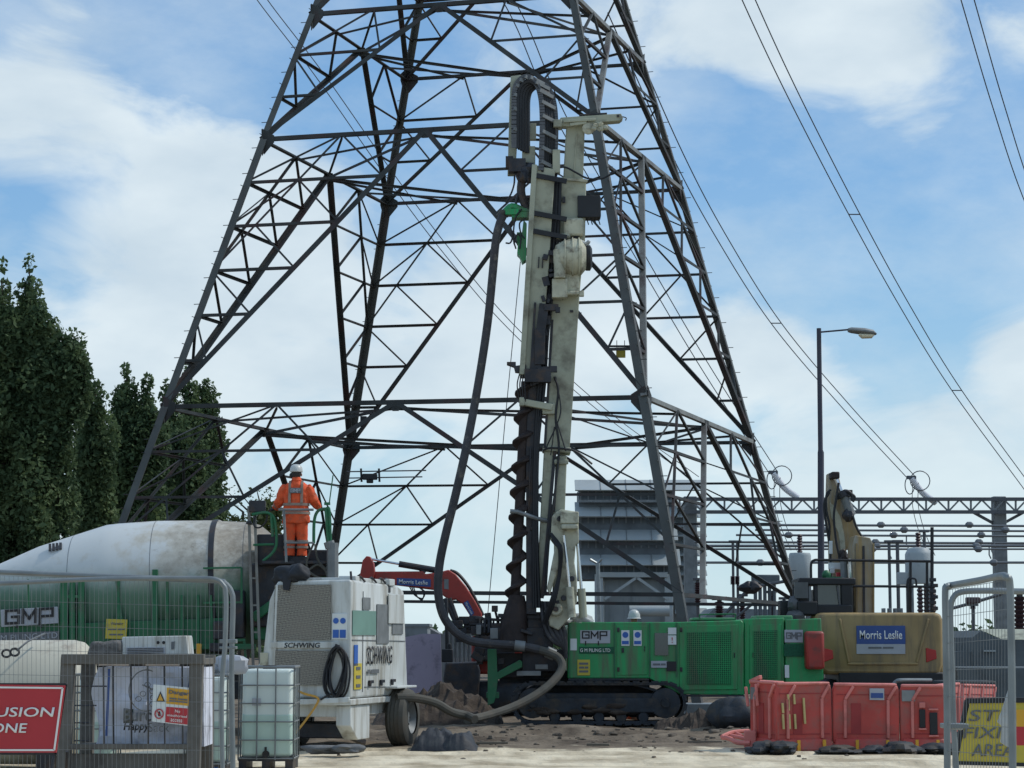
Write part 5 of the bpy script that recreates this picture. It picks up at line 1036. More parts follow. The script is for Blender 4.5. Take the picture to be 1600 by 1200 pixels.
sg = part('name_board', 'inkg', mx_t, lambda m: m.prism([D(u, v, -.10) for u, v in ((-10, 989), (94, 986), (94, 1004), (-10, 1004))], (0, .02, 0))); text('GM PILING LTD', D(42, 995, -.11), .11, 'sign_g', sg, xd=xd, width=1.2)
sg = part('notice', 'sign_y', mx_t, lambda m: m.box(D(184, 983, -.15), (.40, .02, .37), Matrix.Rotation(R(2), 3, 'Y')), bevel=.008)
text('Warning', D(185, 975, -.16), .07, 'inkg', sg, width=.24, bold=.02); text('~5 4', D(184, 983.5, -.16), .045, 'inkg', sg, width=.32); text('~4 3', D(184, 991.5, -.16), .055, 'inkg', sg, width=.26)
# ladder and platform
ld_ = part('ladder', 'steell', mx_t, lambda m: ([m.bar(D(a, 792, -.25), D(b, 1040, -.25), .05, .05) for a, b in ((391, 398), (400, 409))], [m.bar(D(391+.04*(v-792), v, -.25), D(401+.04*(v-792), v, -.25), .03, .03, (0, 0, 1)) for v in range(820, 1035, 42)]))
part('control_box', 'dark', mx_t, lambda m: (m.box(D(405, 793, -.3), (.30, .22, .22)), m.box(D(392, 818, -.3), (.1, .1, .06)), m.tube(smoothpath([D(402, 806, -.3), D(400, 822, -.35), D(408, 826, -.35), D(418, 818, -.35), D(420, 806, -.3)], 4), .02, 5)), bevel=.015)
part('platform', 'dark', mx_t, lambda m: m.box(D(464, 880, -.05), (1.2, .9, .06)), bevel=.01)
def prails(m):
    m.tube(smoothpath([D(398, 806, -.45), D(418, 803, -.45), D(430, 808, -.45), D(434, 820, -.45), D(436, 850, -.45), D(430, 865, -.45), D(415, 878, -.45)], 5), .028, 7)
    m.tube([D(400, 853, -.45), D(432, 852, -.45)], .022, 6); m.tube([D(428, 805, -.45), D(430, 840, -.45)], .03, 6)
    m.tube(smoothpath([D(493, 850, -.4), D(494, 815, -.4), D(500, 800, -.4), D(512, 797, -.4), D(517, 800, -.4), D(519, 850, -.4)], 5), .03, 7)
    m.tube([D(512, 797, -.4), D(516, 850, -.4)], .035, 6); m.box(D(514, 789, -.4), (.11, .08, .05)); m.tube([D(517, 790, -.4), D(523, 745, -.4)], .012, 5)
part('guard_rail', 'greenf', mx_t, prails)
part('guard_rail', 'galvd', mx_t, lambda m: (m.tube([D(448, 800, -.55), D(452, 880, -.55)], .028, 6), m.tube([D(440, 799, -.55), D(494, 799, -.55)], .024, 6), m.tube([D(452, 850, -.55), D(494, 850, -.55)], .02, 6), m.tube([D(523, 850, -.5), D(523, 905, -.5)], .11, 10), m.tube([D(517, 848, -.5), D(520, 858, -.5)], .1, 8)))
part('washout_hose', 'hosed', mx_t, lambda m: [m.tube(smoothpath([D(*a, -.5) for a in pts], 6), .022, 6) for pts in ([(494, 850), (484, 875), (484, 890), (494, 900), (506, 905)], [(496, 852), (500, 875), (512, 890), (516, 885)], [(486, 892), (500, 884), (512, 893), (515, 905)])])
part('rear_lamp', 'sign_o', mx_t, lambda m: (m.box(D(313, 1014, -.2), (.1, .06, .2)),), bevel=.01)
part('rear_machinery', 'dark', mx_t, lambda m: [m.box(D(u, v, dy), d) for u, v, dy, d in ((435, 860, .1, (.8, .5, .6)), (350, 985, -.1, (.35, .3, .35)), (500, 880, .1, (.5, .4, .5)), (345, 1012, -.2, (.35, .2, .18)), (370, 960, .1, (.3, .3, .9)), (440, 930, .2, (1.2, .4, 1.2)))], bevel=.03)
part('chute', 'greenf', mx_t, lambda m: m.prism([D(u, v, -.15) for u, v in ((392, 960), (470, 905), (478, 912), (400, 972))], (0, .3, 0)), bevel=.02)
single('waste_bin', 'tarp', lambda m: m.loft([(D(468, 899, -.35), .14, .14), (D(468, 874, -.35), .17, .17), (D(468, 871, -.35), .18, .18)], 20), 'dark blue bucket at the feet of the worker on the mixer platform', 'bucket')
# ---- worker
wk = D(464, 876, -.25); w0 = wk.copy()
pw = thing('person', 'person in orange hi-viz jacket, trousers and white helmet standing on the mixer platform, back turned', 'person', w0)
def W_(x, z, y=0): return w0+Vector((x, y, z))
# body: one continuous skinned figure
me = bpy.data.meshes.new('body')
jv = [(0, 0, .92), (0, 0, 1.12), (0, 0, 1.36), (0, -.01, 1.46), (0, .01, 1.55), (0, .02, 1.66), (-.19, 0, 1.38), (-.30, .06, 1.13), (-.42, .20, .99), (-.47, .25, .97), (.19, 0, 1.38), (.31, .05, 1.13), (.42, .18, .99), (.46, .22, .96), (-.10, 0, .88), (-.11, .02, .48), (-.12, 0, .08), (-.13, .10, .04), (.10, 0, .88), (.11, .02, .48), (.12, 0, .08), (.13, .10, .04)]
je = [(0, 1), (1, 2), (2, 3), (3, 4), (4, 5), (2, 6), (6, 7), (7, 8), (8, 9), (2, 10), (10, 11), (11, 12), (12, 13), (0, 14), (14, 15), (15, 16), (16, 17), (0, 18), (18, 19), (19, 20), (20, 21)]
jr = [(.14, .10), (.13, .09), (.15, .10), (.055, .055), (.075, .085), (.075, .09), (.06, .06), (.045, .045), (.028, .028), (.03, .02), (.06, .06), (.045, .045), (.028, .028), (.03, .02), (.09, .09), (.06, .06), (.04, .04), (.035, .03), (.09, .09), (.06, .06), (.04, .04), (.035, .03)]
n0 = len(jv)
for s, wr in ((-1, 9), (1, 13)):
    bx, by, bz = jv[wr]
    for k in range(5):
        if k < 4: kn = (bx+s*.035+.004*k*s, by+.035-.018*k, bz-.005); tp = (bx+s*(.07-.004*abs(k-1.5)), by+.03-.02*k, bz-.035)
        else: kn = (bx+s*.005, by-.045, bz+.0); tp = (bx+s*.03, by-.06, bz-.03)
        i = len(jv); jv += [kn, tp]; je += [(wr, i), (i, i+1)]; jr += [(.011, .011), (.008, .008)]
me.from_pydata(jv, je, []); bo = bpy.data.objects.new('body', me); C.objects.link(bo); bo.parent = pw; me.materials.append(M['skin'])
sk = bo.modifiers.new('skin', 'SKIN'); sk.use_smooth_shade = True
if not me.skin_vertices: me.attributes.new('skin', 'FLOAT', 'POINT') if False else None
try:
    for i, rr in enumerate(jr): me.skin_vertices[0].data[i].radius = rr; me.skin_vertices[0].data[i].use_root = (i == 0)
except Exception as e_:
    import bmesh
    bm = bmesh.new(); bm.from_mesh(me); ly = bm.verts.layers.skin.verify(); bm.verts.ensure_lookup_table()
    for i, rr in enumerate(jr): bm.verts[i][ly].radius = rr; bm.verts[i][ly].use_root = (i == 0)
    bm.to_mesh(me); bm.free()
sb = bo.modifiers.new('sub', 'SUBSURF'); sb.levels = sb.render_levels = 1
def limb(m, pts, rs, n=12):
    m.tube(smoothpath([W_(x, z, y) for x, y, z in pts], 4), list(np.interp(np.linspace(0, 1, (len(pts)-1)*4+1), np.linspace(0, 1, len(rs)), rs)), n)
jk = part('jacket', 'hiviz', pw, lambda m: (m.loft([(W_(0, z, 0), rx, ry) for z, rx, ry in ((.68, .255, .16), (.70, .265, .17), (.85, .255, .17), (.98, .235, .165), (1.15, .24, .165), (1.28, .25, .165), (1.38, .24, .15), (1.45, .18, .12), (1.50, .085, .085), (1.53, .08, .08))], 24),
    limb(m, [(-.17, 0, 1.38), (-.25, .03, 1.27), (-.31, .06, 1.13), (-.36, .13, 1.05), (-.42, .19, .99)], [.115, .108, .096, .085, .066]), limb(m, [(.17, 0, 1.38), (.25, .03, 1.27), (.32, .05, 1.13), (.37, .12, 1.05), (.42, .17, .99)], [.115, .108, .096, .085, .066])))
tex = bpy.data.textures.new('cloth folds', 'CLOUDS'); tex.noise_scale = .09
ss = jk.modifiers.new('sub', 'SUBSURF'); ss.levels = ss.render_levels = 2; dm = jk.modifiers.new('folds', 'DISPLACE'); dm.texture = tex; dm.strength = .055; dm.mid_level = .5
part('collar', 'hiviz', pw, lambda m: m.lathe(W_(0, 1.50, 0), (0, 0, 1), [(0, .10), (.04, .085), (.06, .08)], 16))
tz = part('trousers', 'hiviz', pw, lambda m: (limb(m, [(-.10, 0, .86), (-.105, .01, .66), (-.115, .02, .45), (-.12, .01, .25), (-.12, 0, .08)], [.135, .125, .108, .098, .10]), limb(m, [(.10, 0, .86), (.105, .01, .66), (.115, .02, .45), (.12, .01, .25), (.12, 0, .08)], [.135, .125, .108, .098, .10]), m.loft([(W_(0, .74), .19, .115), (W_(0, .84), .2, .125), (W_(0, .92), .19, .12)], 20)))
dm = tz.modifiers.new('folds', 'DISPLACE'); dm.texture = tex; dm.strength = .045; dm.mid_level = .5
tp_ = part('reflective_tape', 'tape', jk, lambda m: (m.loft([(W_(0, .86), .268, .187), (W_(0, .91), .262, .183)], 24), m.loft([(W_(0, 1.02), .252, .180), (W_(0, 1.07), .252, .180)], 24),
    [m.prism([W_(s*.115-.025, 1.07, -.185), W_(s*.115+.025, 1.07, -.185), W_(s*.115+.025, 1.42, -.158), W_(s*.115-.02, 1.42, -.158)], (0, .03, 0)) for s in (-1, 1)],
    [m.prism([W_(s*.115-.025, 1.40, -.145), W_(s*.115+.025, 1.40, -.145), W_(s*.115+.022, 1.485, -.06), W_(s*.115-.022, 1.485, -.06)], (0, .03, .01)) for s in (-1, 1)]))
bp_ = part('back_patch', 'inkg', jk, lambda m: m.box(W_(0, 1.30, -.188), (.22, .012, .10)), bevel=.004); gmp(W_(0, 1.30, -.197), .055, .17, 'sign_g', bp_)
part('cuff', 'tape', jk, lambda m: [m.tube([W_(s*.375, 1.045, .125), W_(s*.40, 1.01, .165)], .068, 12) for s in (-1, 1)])
part('trouser_tape', 'tape', tz, lambda m: [m.lathe(W_(s*.12, z), (0, 0, 1), [(0, .115), (.045, .112)], 16) for s in (-1, 1) for z in (.22, .33)])
for s in (-1, 1): part('boot', 'boot', pw, lambda m: m.loft([(W_(s*.12, .0, .03), .055, .12), (W_(s*.12, .03, .03), .06, .125), (W_(s*.12, .09, .0), .055, .075), (W_(s*.12, .14, -.01), .06, .06)], 14))
for s in (-1, 1): part('glove', 'glove', pw, lambda m: (m.blob(W_(s*.475, .965, .225), (.05, .045, .028), 3, 7, .1), [m.tube([W_(s*.49, .965, .26-.02*k), W_(s*.525, .96, .258-.021*k), W_(s*.545, .93, .255-.02*k)], [.014, .013, .010], 6) for k in range(4)], m.tube([W_(s*.465, .965, .19), W_(s*.48, .955, .165), W_(s*.50, .935, .16)], [.015, .013, .010], 6)))
hm = part('helmet', 'helmet', pw, lambda m: (m.loft([(W_(-.01, z, .02), r, r*1.2) for z, r in ((1.66, .118), (1.665, .122), (1.70, .122), (1.74, .115), (1.785, .09), (1.805, .055), (1.81, .01))], 22), m.prism([W_(-.08, 1.665, .13), W_(.06, 1.665, .13), W_(.05, 1.65, .20), W_(-.07, 1.65, .20)], (0, 0, .012)), [m.tube([W_(-.01+x, 1.67, -.125), W_(-.01+x, 1.75, -.09), W_(-.01+x, 1.80, 0), W_(-.01+x, 1.74, .14)], .008, 5) for x in (-.04, 0, .04)]))
part('ear_defender', 'glove', hm, lambda m: m.blob(W_(-.105, 1.60, .02), (.035, .04, .05), 2, 7, .05))
part('hair', 'boot', pw, lambda m: m.loft([(W_(-.005, z, .0), r, r*1.1) for z, r in ((1.57, .078), (1.60, .09), (1.66, .094))], 16))
part('face', 'skin', pw, lambda m: (m.blob(W_(0, 1.61, .115), (.014, .02, .025), 1, 6, .05), [m.blob(W_(s*.035, 1.635, .095), (.016, .012, .01), 1, 6, .02) for s in (-1, 1)], m.blob(W_(0, 1.57, .095), (.03, .012, .01), 2, 6, .05), [m.blob(W_(s*.092, 1.61, .02), (.012, .02, .032), 1, 6, .05) for s in (-1, 1)]))
# ============================================================ CONCRETE PUMP
co = P(548, 1000, 36.6); co.z = 0
ex_ = Vector((2.9, -.77, 0)).normalized(); ey_ = Vector((.77, 2.9, 0)).normalized()
def U(a, b, z): return co+ex_*a+ey_*b+Vector((0, 0, z))      # a along the front (negative left), b back along the side
RZ = Matrix.Rotation(math.atan2(ex_.y, ex_.x), 3, 'Z')
pump = thing('concrete_pump', 'white trailer concrete pump with two mesh grilles and a coiled hose, centre left', 'concrete pump', co+ex_*-.8+ey_*1.4)
zt = 2.78; zb_ = .86; WF = 1.55; DP = 3.1
def hull(m):
    # cross-section across the front, tapering upward; side gets lower and rounds off at the back
    fr_ = [(-1.60, zb_), (-1.42, 2.45), (-1.28, zt-.02), (-.02, zt), (0, zt-.05), (0, zb_)]
    f = [U(a, 0, z) for a, z in fr_]; top2 = .0
    bk_ = [U(a, DP-.25, z-.12) if z > 2 else U(a, DP, z) for a, z in fr_]
    mid2 = [U(a, DP-.6, z-.04 if z > 2 else z) for a, z in fr_]
    n = len(f); m.add(f+mid2+bk_, [tuple(range(n)), tuple(range(3*n-1, 2*n-1, -1))]+[(j*n+i, j*n+(i+1) % n, (j+1)*n+(i+1) % n, (j+1)*n+i) for j in range(2) for i in range(n)])
hl = part('housing', 'white', pump, hull, bevel=.035, seg=3)
part('grille_frame', 'white', hl, lambda m: (m.box(U(-.78, -.02, 1.72), (1.18, .04, .10), RZ), [m.bar(U(a, -.02, 1.12), U(a+.05, -.02, 2.7), .05, .03) for a in (-1.32,)]), bevel=.006)
grm = bpy.data.materials.new('perforated grille'); grm.use_nodes = True; t_ = grm.node_tree; b_ = t_.nodes['Principled BSDF']
tcn = N(t_, 'ShaderNodeTexCoord'); mpn = N(t_, 'ShaderNodeMapping'); mpn.inputs['Rotation'].default_value = (0, R(45), -RZ.to_euler().z); mpn.inputs['Scale'].default_value = (1, 1, 1)
t_.links.new(tcn.outputs['Object'], mpn.inputs[0]); vo = N(t_, 'ShaderNodeTexChecker'); vo.inputs['Scale'].default_value = 58; vo.inputs[1].default_value = (.05, .048, .042, 1); vo.inputs[2].default_value = (.30, .29, .25, 1)
t_.links.new(mpn.outputs[0], vo.inputs[0]); nn_ = N(t_, 'ShaderNodeTexNoise'); nn_.inputs['Scale'].default_value = 2.5; nn_.inputs['Detail'].default_value = 6; t_.links.new(tcn.outputs['Object'], nn_.inputs[0])
mq = N(t_, 'ShaderNodeMix', data_type='RGBA'); mrq = N(t_, 'ShaderNodeMapRange'); t_.links.new(nn_.outputs[0], mrq.inputs[0]); mrq.inputs[1].default_value = .42; mrq.inputs[2].default_value = .65; mrq.inputs[4].default_value = .6; t_.links.new(mrq.outputs[0], mq.inputs[0]); t_.links.new(vo.outputs[0], mq.inputs[6]); mq.inputs[7].default_value = (.19, .175, .15, 1); t_.links.new(mq.outputs[2], b_.inputs['Base Color']); b_.inputs['Roughness'].default_value = .6
for z0, z1 in ((1.80, 2.70), (1.07, 1.63)):
    gl = part('grille', grm, hl, lambda m: m.prism([U(-1.33+.0*z0, -.012, z0), U(-.34, -.012, z0), U(-.34, -.012, z1), U(-1.31, -.012, z1)], -ey_*.02))
text('SCHWING', U(-.82, -.045, 1.715), .085, 'ink', hl, xd=ex_, width=.62, bold=.012, shear=.15)
sg = part('safety_notice', 'whitep', hl, lambda m: m.box(U(-.19, -.005, 2.02), (.26, .02, .42), RZ), bevel=.004)
for a in (-.25, -.13):
    part('symbol', 'sign_b', sg, lambda m: m.lathe(U(a, -.02, 2.11), ey_, [(-.006, .047), (.004, .047)], 20)); part('panel', 'sign_b', sg, lambda m: m.box(U(a, -.02, 1.90), (.10, .01, .13), RZ))
# side panels
def sp(m_, z0, z1, b0, b1, name='side_panel', off=.008, par=hl): return part(name, m_, par, lambda m: m.prism([U(off, b0, z0), U(off, b1, z0), U(off, b1, z1), U(off, b0, z1)], ex_*.01))
sp('greenl2' if 'greenl2' in M else 'sign_pg', 1.92, 2.26, .05, 1.35) if False else None
M['palegreen'] = mat('pale green panel', (.15, .27, .23), .5, 0, .12, 2)
sp('palegreen', 1.88, 2.28, .05, 1.25); sp('galvd', 1.74, 2.40, 1.30, 1.95, 'vent'); sp('galvd', 1.9, 2.38, 2.15, 2.75, 'vent'); sp('galvd', 2.30, 2.5, .55, .95, 'vent')
part('side_sheet', 'white', hl, lambda m: m.box(U(.03, 2.3, 2.33), (.02, .85, .5), RZ), bevel=.006)
text('SCHWING', U(.02, 1.45, 1.55), .30, 'ink', hl, xd=ey_, width=1.35, bold=.012, shear=.12)
text('~1 3', U(.02, 1.1, 1.28), .12, 'inkg', hl, xd=ey_, width=.6)
sg = sp('sign_y', 1.0, 1.42, .14, .52, 'warning_label'); sg2 = sp('sign_b', 1.38, 1.72, .14, .32, 'label')
for z in (1.06, 1.20, 1.34): part('mark', 'inkg', sg, lambda m: m.box(U(.022, .33, z), (.01, .2, .05), RZ))
part('door_seam', 'inkg', hl, lambda m: (m.bar(U(.006, .6, .95), U(.006, .6, 2.6), .012, .01), m.bar(U(.006, .05, 1.80), U(.006, 2.9, 1.78), .014, .01), m.bar(U(.006, .7, 1.03), U(.006, 2.6, 1.0), .012, .01)))
for b in (1.0, 1.6, 2.2): part('latch', 'dark', hl, lambda m: (m.box(U(.02, b, 1.11), (.03, .22, .05), RZ), m.box(U(.03, b-.08, 1.08), (.03, .06, .09), RZ)), bevel=.004)
part('roof_hatch', 'white', hl, lambda m: (m.box(U(-.5, 1.2, zt+.01), (.9, 1.6, .07), RZ), m.box(U(-.2, .5, zt+.02), (.3, .25, .1), RZ), m.box(U(-.1, 2.1, zt-.0), (.25, .3, .12), RZ)), bevel=.015)
part('roof_fittings', 'dark', hl, lambda m: (m.tube([U(-.1, .3, zt), U(-.12, .32, zt+.14)], .02, 6), [m.tube(smoothpath([U(-.1, b, zt), U(-.05, b+.1, zt+.06), U(0, b+.2, zt-.02)], 4), .02, 6) for b in (.5, 1.1, 1.6, 1.9)], m.box(U(-.03, 2.0, zt-.1), (.08, .1, .14), RZ)))
ch = part('chassis', 'white', pump, lambda m: (m.box(U(-.82, 1.2, .80), (1.72, 2.6, .10), RZ), m.box(U(-.85, 1.2, .665), (1.5, 2.2, .22), RZ), m.prism([U(0, .02, .74), U(0, 1.0, .74), U(0, 1.0, .18), U(0, .4, .18), U(0, .02, .42)], -ex_*.25)), bevel=.015)
part('front_rail', 'white', ch, lambda m: m.bar(U(-1.65, -.10, .76), U(.02, -.10, .84), .09, .06, (0, 0, 1)), bevel=.01)
part('tow_bar', 'dark', ch, lambda m: (m.bar(U(-1.5, .2, .4), U(-.5, 2.0, .35), .15, .15), m.box(U(-.8, .7, .32), (1.3, .5, .25), RZ), m.bar(U(-.4, .6, .3), U(-.2, 1.3, .1), .1, .1)), bevel=.02)
part('side_lean', 'white', pump, lambda m: m.prism([U(-1.60, .02, .9), U(-1.42, .02, 1.5), U(-1.5, .02, 1.5), U(-1.85, .02, 1.15), U(-1.85, .02, .9)], ey_*2.2), bevel=.015)
part('rust_plate', 'sign_o' if False else 'creamd', pump, lambda m: m.box(U(-1.49, -.02, 1.32), (.14, .02, .55), RZ), bevel=.005)
for s in (0.18, -1.75):
    wc = U(s-.22, 2.35, .48)
    wh = part('wheel', 'hosed', pump, lambda m: m.lathe(wc, ex_, [(0, .26), (.0, .42), (.03, .47), (.07, .495), (.10, .486), (.12, .497), (.17, .488), (.19, .50), (.24, .49), (.26, .498), (.33, .47), (.36, .42), (.37, .28)], 40, cap=False))
    part('rim', 'galvd', wh, lambda m: m.lathe(wc, ex_, [(.06, .0), (.06, .24), (.12, .27), (.34, .285), (.345, .27), (.24, .2), (.28, .08), (.28, 0.001)], 26, cap=False))
    part('nut', 'dark', wh, lambda m: [m.lathe(wc+ex_*.25+Vector((0, 0, 1))*math.sin(k*1.047)*.13+ey_*math.cos(k*1.047)*.13, ex_, [(0, .018), (.03, .018)], 6) for k in range(6)])
part('mudguard', 'white', pump, lambda m: m.box(U(.05, 2.35, 1.0), (.35, 1.1, .04), RZ), bevel=.01)
# coiled cable on the corner
cb = thing('cable_coil', 'black cable coiled on the front corner of the white pump', 'cable', U(-.13, -.1, 1.3))
def coil(m):
    rr = random.Random(4)
    for k in range(7):
        cx = -.20+rr.uniform(-.05, .05); rx = .17+rr.uniform(-.05, .05); rz = .40+rr.uniform(-.06, .03); tl = rr.uniform(-.15, .25)
        m.tube([U(cx+rx*math.cos(a)+tl*math.sin(a)*.3, -.07-.012*k+.02*math.sin(a*3), 1.28+rz*math.sin(a)) for a in np.linspace(0, 6.283, 33)[:-1]], .017, 6, closed=True)
part('coil', 'black', cb, coil); part('tail', 'black', cb, lambda m: m.tube(smoothpath([U(-.25, -.1, .95), U(-.36, -.12, .90), U(-.46, -.14, .84)], 4), .018, 6)); part('hook', 'dark', cb, lambda m: m.tube([U(-.2, .0, 1.70), U(-.2, -.15, 1.72)], .02, 6))
tag(part('strap', 'rope', None, lambda m: m.tube(smoothpath([U(-.86, -.12, .98), U(-.72, -.14, .93), U(-.52, -.15, .88), U(-.50, -.16, .80), U(-.62, -.2, .60), U(-.82, -.35, .30), U(-1.05, -.5, .07)], 6), .02, 6)), 'orange yellow strap hanging from the front of the white pump down to the ground', 'strap')
single('plastic_sheeting', 'tarp', lambda m: (m.blob(U(-1.12, .15, 2.86), (.26, .22, .16), 9, 10, .4), m.blob(U(-.95, .1, 2.9), (.2, .2, .14), 5, 9, .4), m.prism([U(-1.15, -.04, 2.62), U(-1.05, -.04, 2.60), U(-1.0, -.02, 2.9), U(-1.18, -.02, 2.9)], -ey_*.03)), 'dark blue plastic sack draped over the top left of the white pump', 'sack')
single('sheet_bundle', 'tarpg', lambda m: (m.blob(P(505, 1171, 35.3), (.28, .22, .07), 3, 9, .4), m.blob(P(545, 1170, 35.2), (.22, .2, .07), 8, 9, .4)), 'grey plastic bundle lying on the ground under the white pump', 'bundle')
# ============================================================ GROUND CLUTTER by the rig
def tarpf(m):
    rr = random.Random(2); nu, nv = 34, 18; vs = []
    for j in range(nv):
        for i in range(nu):
            u = 648+(748-648)*i/(nu-1); f = j/(nv-1); x = P(u, 0, 37.2).x
            fi = i/(nu-1); e = min(1, fi*9, (1-fi)*5)**.6*math.sin(math.pi*min(1, f*.9+.1))**.35
            z = e*(.25+.20*mn.noise(Vector((fi*5, f*2.2, 2)))+.14*abs(mn.noise(Vector((fi*9+f*4, f*3, 4))))-.10*abs(mn.noise(Vector((fi*14-f*6, f*4, 9))))); vs.append((x, 36.9+f*1.5, max(.01, z) if 0 < j < nv-1 else .005))
    m.add(vs, [(j*nu+i, j*nu+i+1, (j+1)*nu+i+1, (j+1)*nu+i) for j in range(nv-1) for i in range(nu-1)])
single('tarpaulin', 'tarp', tarpf, 'black crumpled tarpaulin on the ground right of the pump wheel', 'tarpaulin')
single('ground_hose', 'hosed', lambda m: m.tube(smoothpath([P(620, 1090, 38.5), P(650, 1091, 38.6), P(680, 1098, 38.8), P(705, 1112, 39), P(728, 1118, 39.2), P(742, 1124, 39)], 6), .075, 10), 'dusty grey hose from behind the pump wheel to the black tarpaulin', 'hose')
# clods and stones
def clods(m, n, u0, u1, y0, y1, s, seed):
    rr = random.Random(seed)
    for k in range(n):
        y = rr.uniform(y0, y1); x = P(rr.uniform(u0, u1), 0, y).x; q = s*rr.uniform(.4, 1.5); m.blob((x, y, groundz(x, y)+q*.3), (q*1.3, q*1.1, q*.7), k, 5, .6)
tag(part('clods', 'clod', None, lambda m: (clods(m, 150, 620, 1180, 39.8, 45, .022, 1), clods(m, 45, 680, 1160, 40.5, 44.5, .05, 2))), None, None, None, 'stuff')
bpy.data.objects['clods']['label'] = 'clods of turned brown soil in front of the rig tracks'; bpy.data.objects['clods']['category'] = 'soil'
def heap(m, u0, u1, y0, y1, h, seed):
    nx_, ny_ = 40, 18; vs = []
    for j in range(ny_):
        for i in range(nx_):
            fx, fy = i/(nx_-1), j/(ny_-1); y = y0+(y1-y0)*fy; x = P(u0+(u1-u0)*fx, 0, (y0+y1)/2).x
            e = (math.sin(math.pi*fx)**.5)*(math.sin(math.pi*fy)**.7)
            vs.append((x, y, -.1+e*(h+.35*mn.noise(Vector((x*1.7, y*1.7, seed)))+.18*mn.noise(Vector((x*5, y*5, seed)))+.08*mn.noise(Vector((x*13, y*13, seed))))))
    m.add(vs, [(j*nx_+i, j*nx_+i+1, (j+1)*nx_+i+1, (j+1)*nx_+i) for j in range(ny_-1) for i in range(nx_-1)])
single('spoil_heap', 'soil', lambda m: heap(m, 590, 790, 46.8, 50.2, .85, 1), 'brown spoil heap between the white pump and the rig', 'heap', smooth=False)
single('spoil_heap', 'soil', lambda m: heap(m, 1010, 1190, 43.4, 46.2, .42, 4), 'low ridge of soil at the right end of the rig tracks', 'heap', smooth=False)
# hoardings
t = thing('hoarding', 'mauve hoarding panel behind the spoil heap, right of the pump', 'hoarding', Vector((P(668, 0, 60).x, 60, 0)))
part('panel', 'mauve', t, lambda m: m.prism([Vector((P(u, 0, 60).x, 60, P(u, v, 60).z if v < 1060 else 0)) for u, v in ((636, 2000), (636, 996), (665, 990), (692, 991), (695, 2000))], (0, .08, 0)))
single('sheet_fence', 'fibre', lambda m: [m.box((P(698+3.3*k, 0, 59.5).x, 59.5+(.04 if k % 2 else 0), 1.02), (.054, .03, 2.0)) for k in range(14)], 'grey corrugated sheets right of the mauve hoarding', 'fence')
single('site_cabin', 'grey', lambda m: (m.box((P(640, 0, 80).x, 81.5, P(0, 979, 80).z/2), (1.5, 3, P(0, 979, 80).z)), m.box((P(640, 0, 80).x, 81.5, P(0, 979, 80).z+.05), (1.65, 3.1, .1))), 'low grey cabin with flat roof above the mauve hoarding', 'building')
single('gable_shed', 'fibre', lambda m: m.prism([Vector((P(u, 0, 90).x, 90, P(u, v, 90).z if v < 1060 else 0)) for u, v in ((657, 2000), (657, 992), (672, 980), (690, 990), (700, 991), (700, 2000))], (0, 5, 0)), 'small far gabled shed just above the mauve hoarding', 'building')

# ============================================================ LEFT FOREGROUND
# IBC tanks
def ibc(u0, u1, vt, Y, label, seed):
    a = P(u0, vt, Y); b = P(u1, vt, Y); w = b.x-a.x; H = a.z-.02; c = Vector(((a.x+b.x)/2, Y+w*.5, 0))
    t = thing('ibc_tank', label, 'tank', c, 'caged white liquid tanks'); x0, x1, y0, y1 = a.x, b.x, Y, Y+w
    tk = part('bottle', 'ibc', t, lambda m: m.box((c.x, c.y, .17+(H-.2)/2), (w-.08, w-.08, H-.2)), bevel=.06, seg=4)
    part('liquid', 'liquid', t, lambda m: m.box((c.x, c.y, .17+(H-.2)*.26), (w-.072, w-.072, (H-.2)*.50)), bevel=.05, seg=4)
    part('valve', 'ink', t, lambda m: (m.lathe((c.x, Y-.03, .22), (0, 1, 0), [(0, .05), (.06, .05)], 14), m.box((c.x, Y-.03, .28), (.03, .03, .08))))
    part('label', 'sign_g', t, lambda m: m.box((c.x-w*.18, Y+.012, H*.66), (.12, .012, .10)))
    part('cap', 'dark', tk, lambda m: m.lathe((c.x, c.y, H-.03), (0, 0, 1), [(0, .1), (.05, .1)], 16))
    def cage(m):
        r = .011; nh, nv = 5, 3
        for k in range(nh+1):
            z = .16+(H-.16)*k/nh; rr = r*1.6 if k == nh else r
            m.tube([(x0, y0, z), (x1, y0, z), (x1, y1, z), (x0, y1, z)], rr, 6, closed=True)
        for k in range(nv+1):
            f = k/nv
            for p in ((x0+w*f, y0), (x0+w*f, y1), (x0, y0+w*f), (x1, y0+w*f)): m.tube([(p[0], p[1], .14), (p[0], p[1], H)], r, 6)
    part('cage', 'galvd', t, cage)
    part('pallet', 'dark', t, lambda m: (m.box((c.x, c.y, .14), (w, w, .04)), [m.box((c.x+dx*w*.42, c.y, .06), (w*.14, w, .12)) for dx in (-1, 0, 1)]))
M['ibc'] = mat('milky tank plastic', (.62, .70, .67), .4, 0, .05, 1.2, (.46, .57, .52), .3, 1.2, spec=.4)
ibc(374, 460, 1040, 31.6, 'white liquid tank in a steel cage standing alone in front of the pump', 1)
ibc(290, 356, 1052, 30.2, 'caged white tank half hidden behind the right end of the timber frame', 2)
ibc(118, 180, 1052, 29.9, 'caged white tank behind the left end of the timber frame', 3)
single('blue_barrel', 'blue', lambda m: m.lathe((P(361, 0, 31.3).x, 31.4, 0), (0, 0, 1), [(0, .1), (.02, .11), (.35, .105), (.7, .11), (.72, .09)], 20), 'narrow blue plastic container between two caged tanks', 'container')
single('timber_post', 'wood', lambda m: m.box((P(364, 0, 31.0).x, 31.0, .72), (.1, .1, 1.44)), 'brown upright post above the blue container', 'post', bevel=.008)
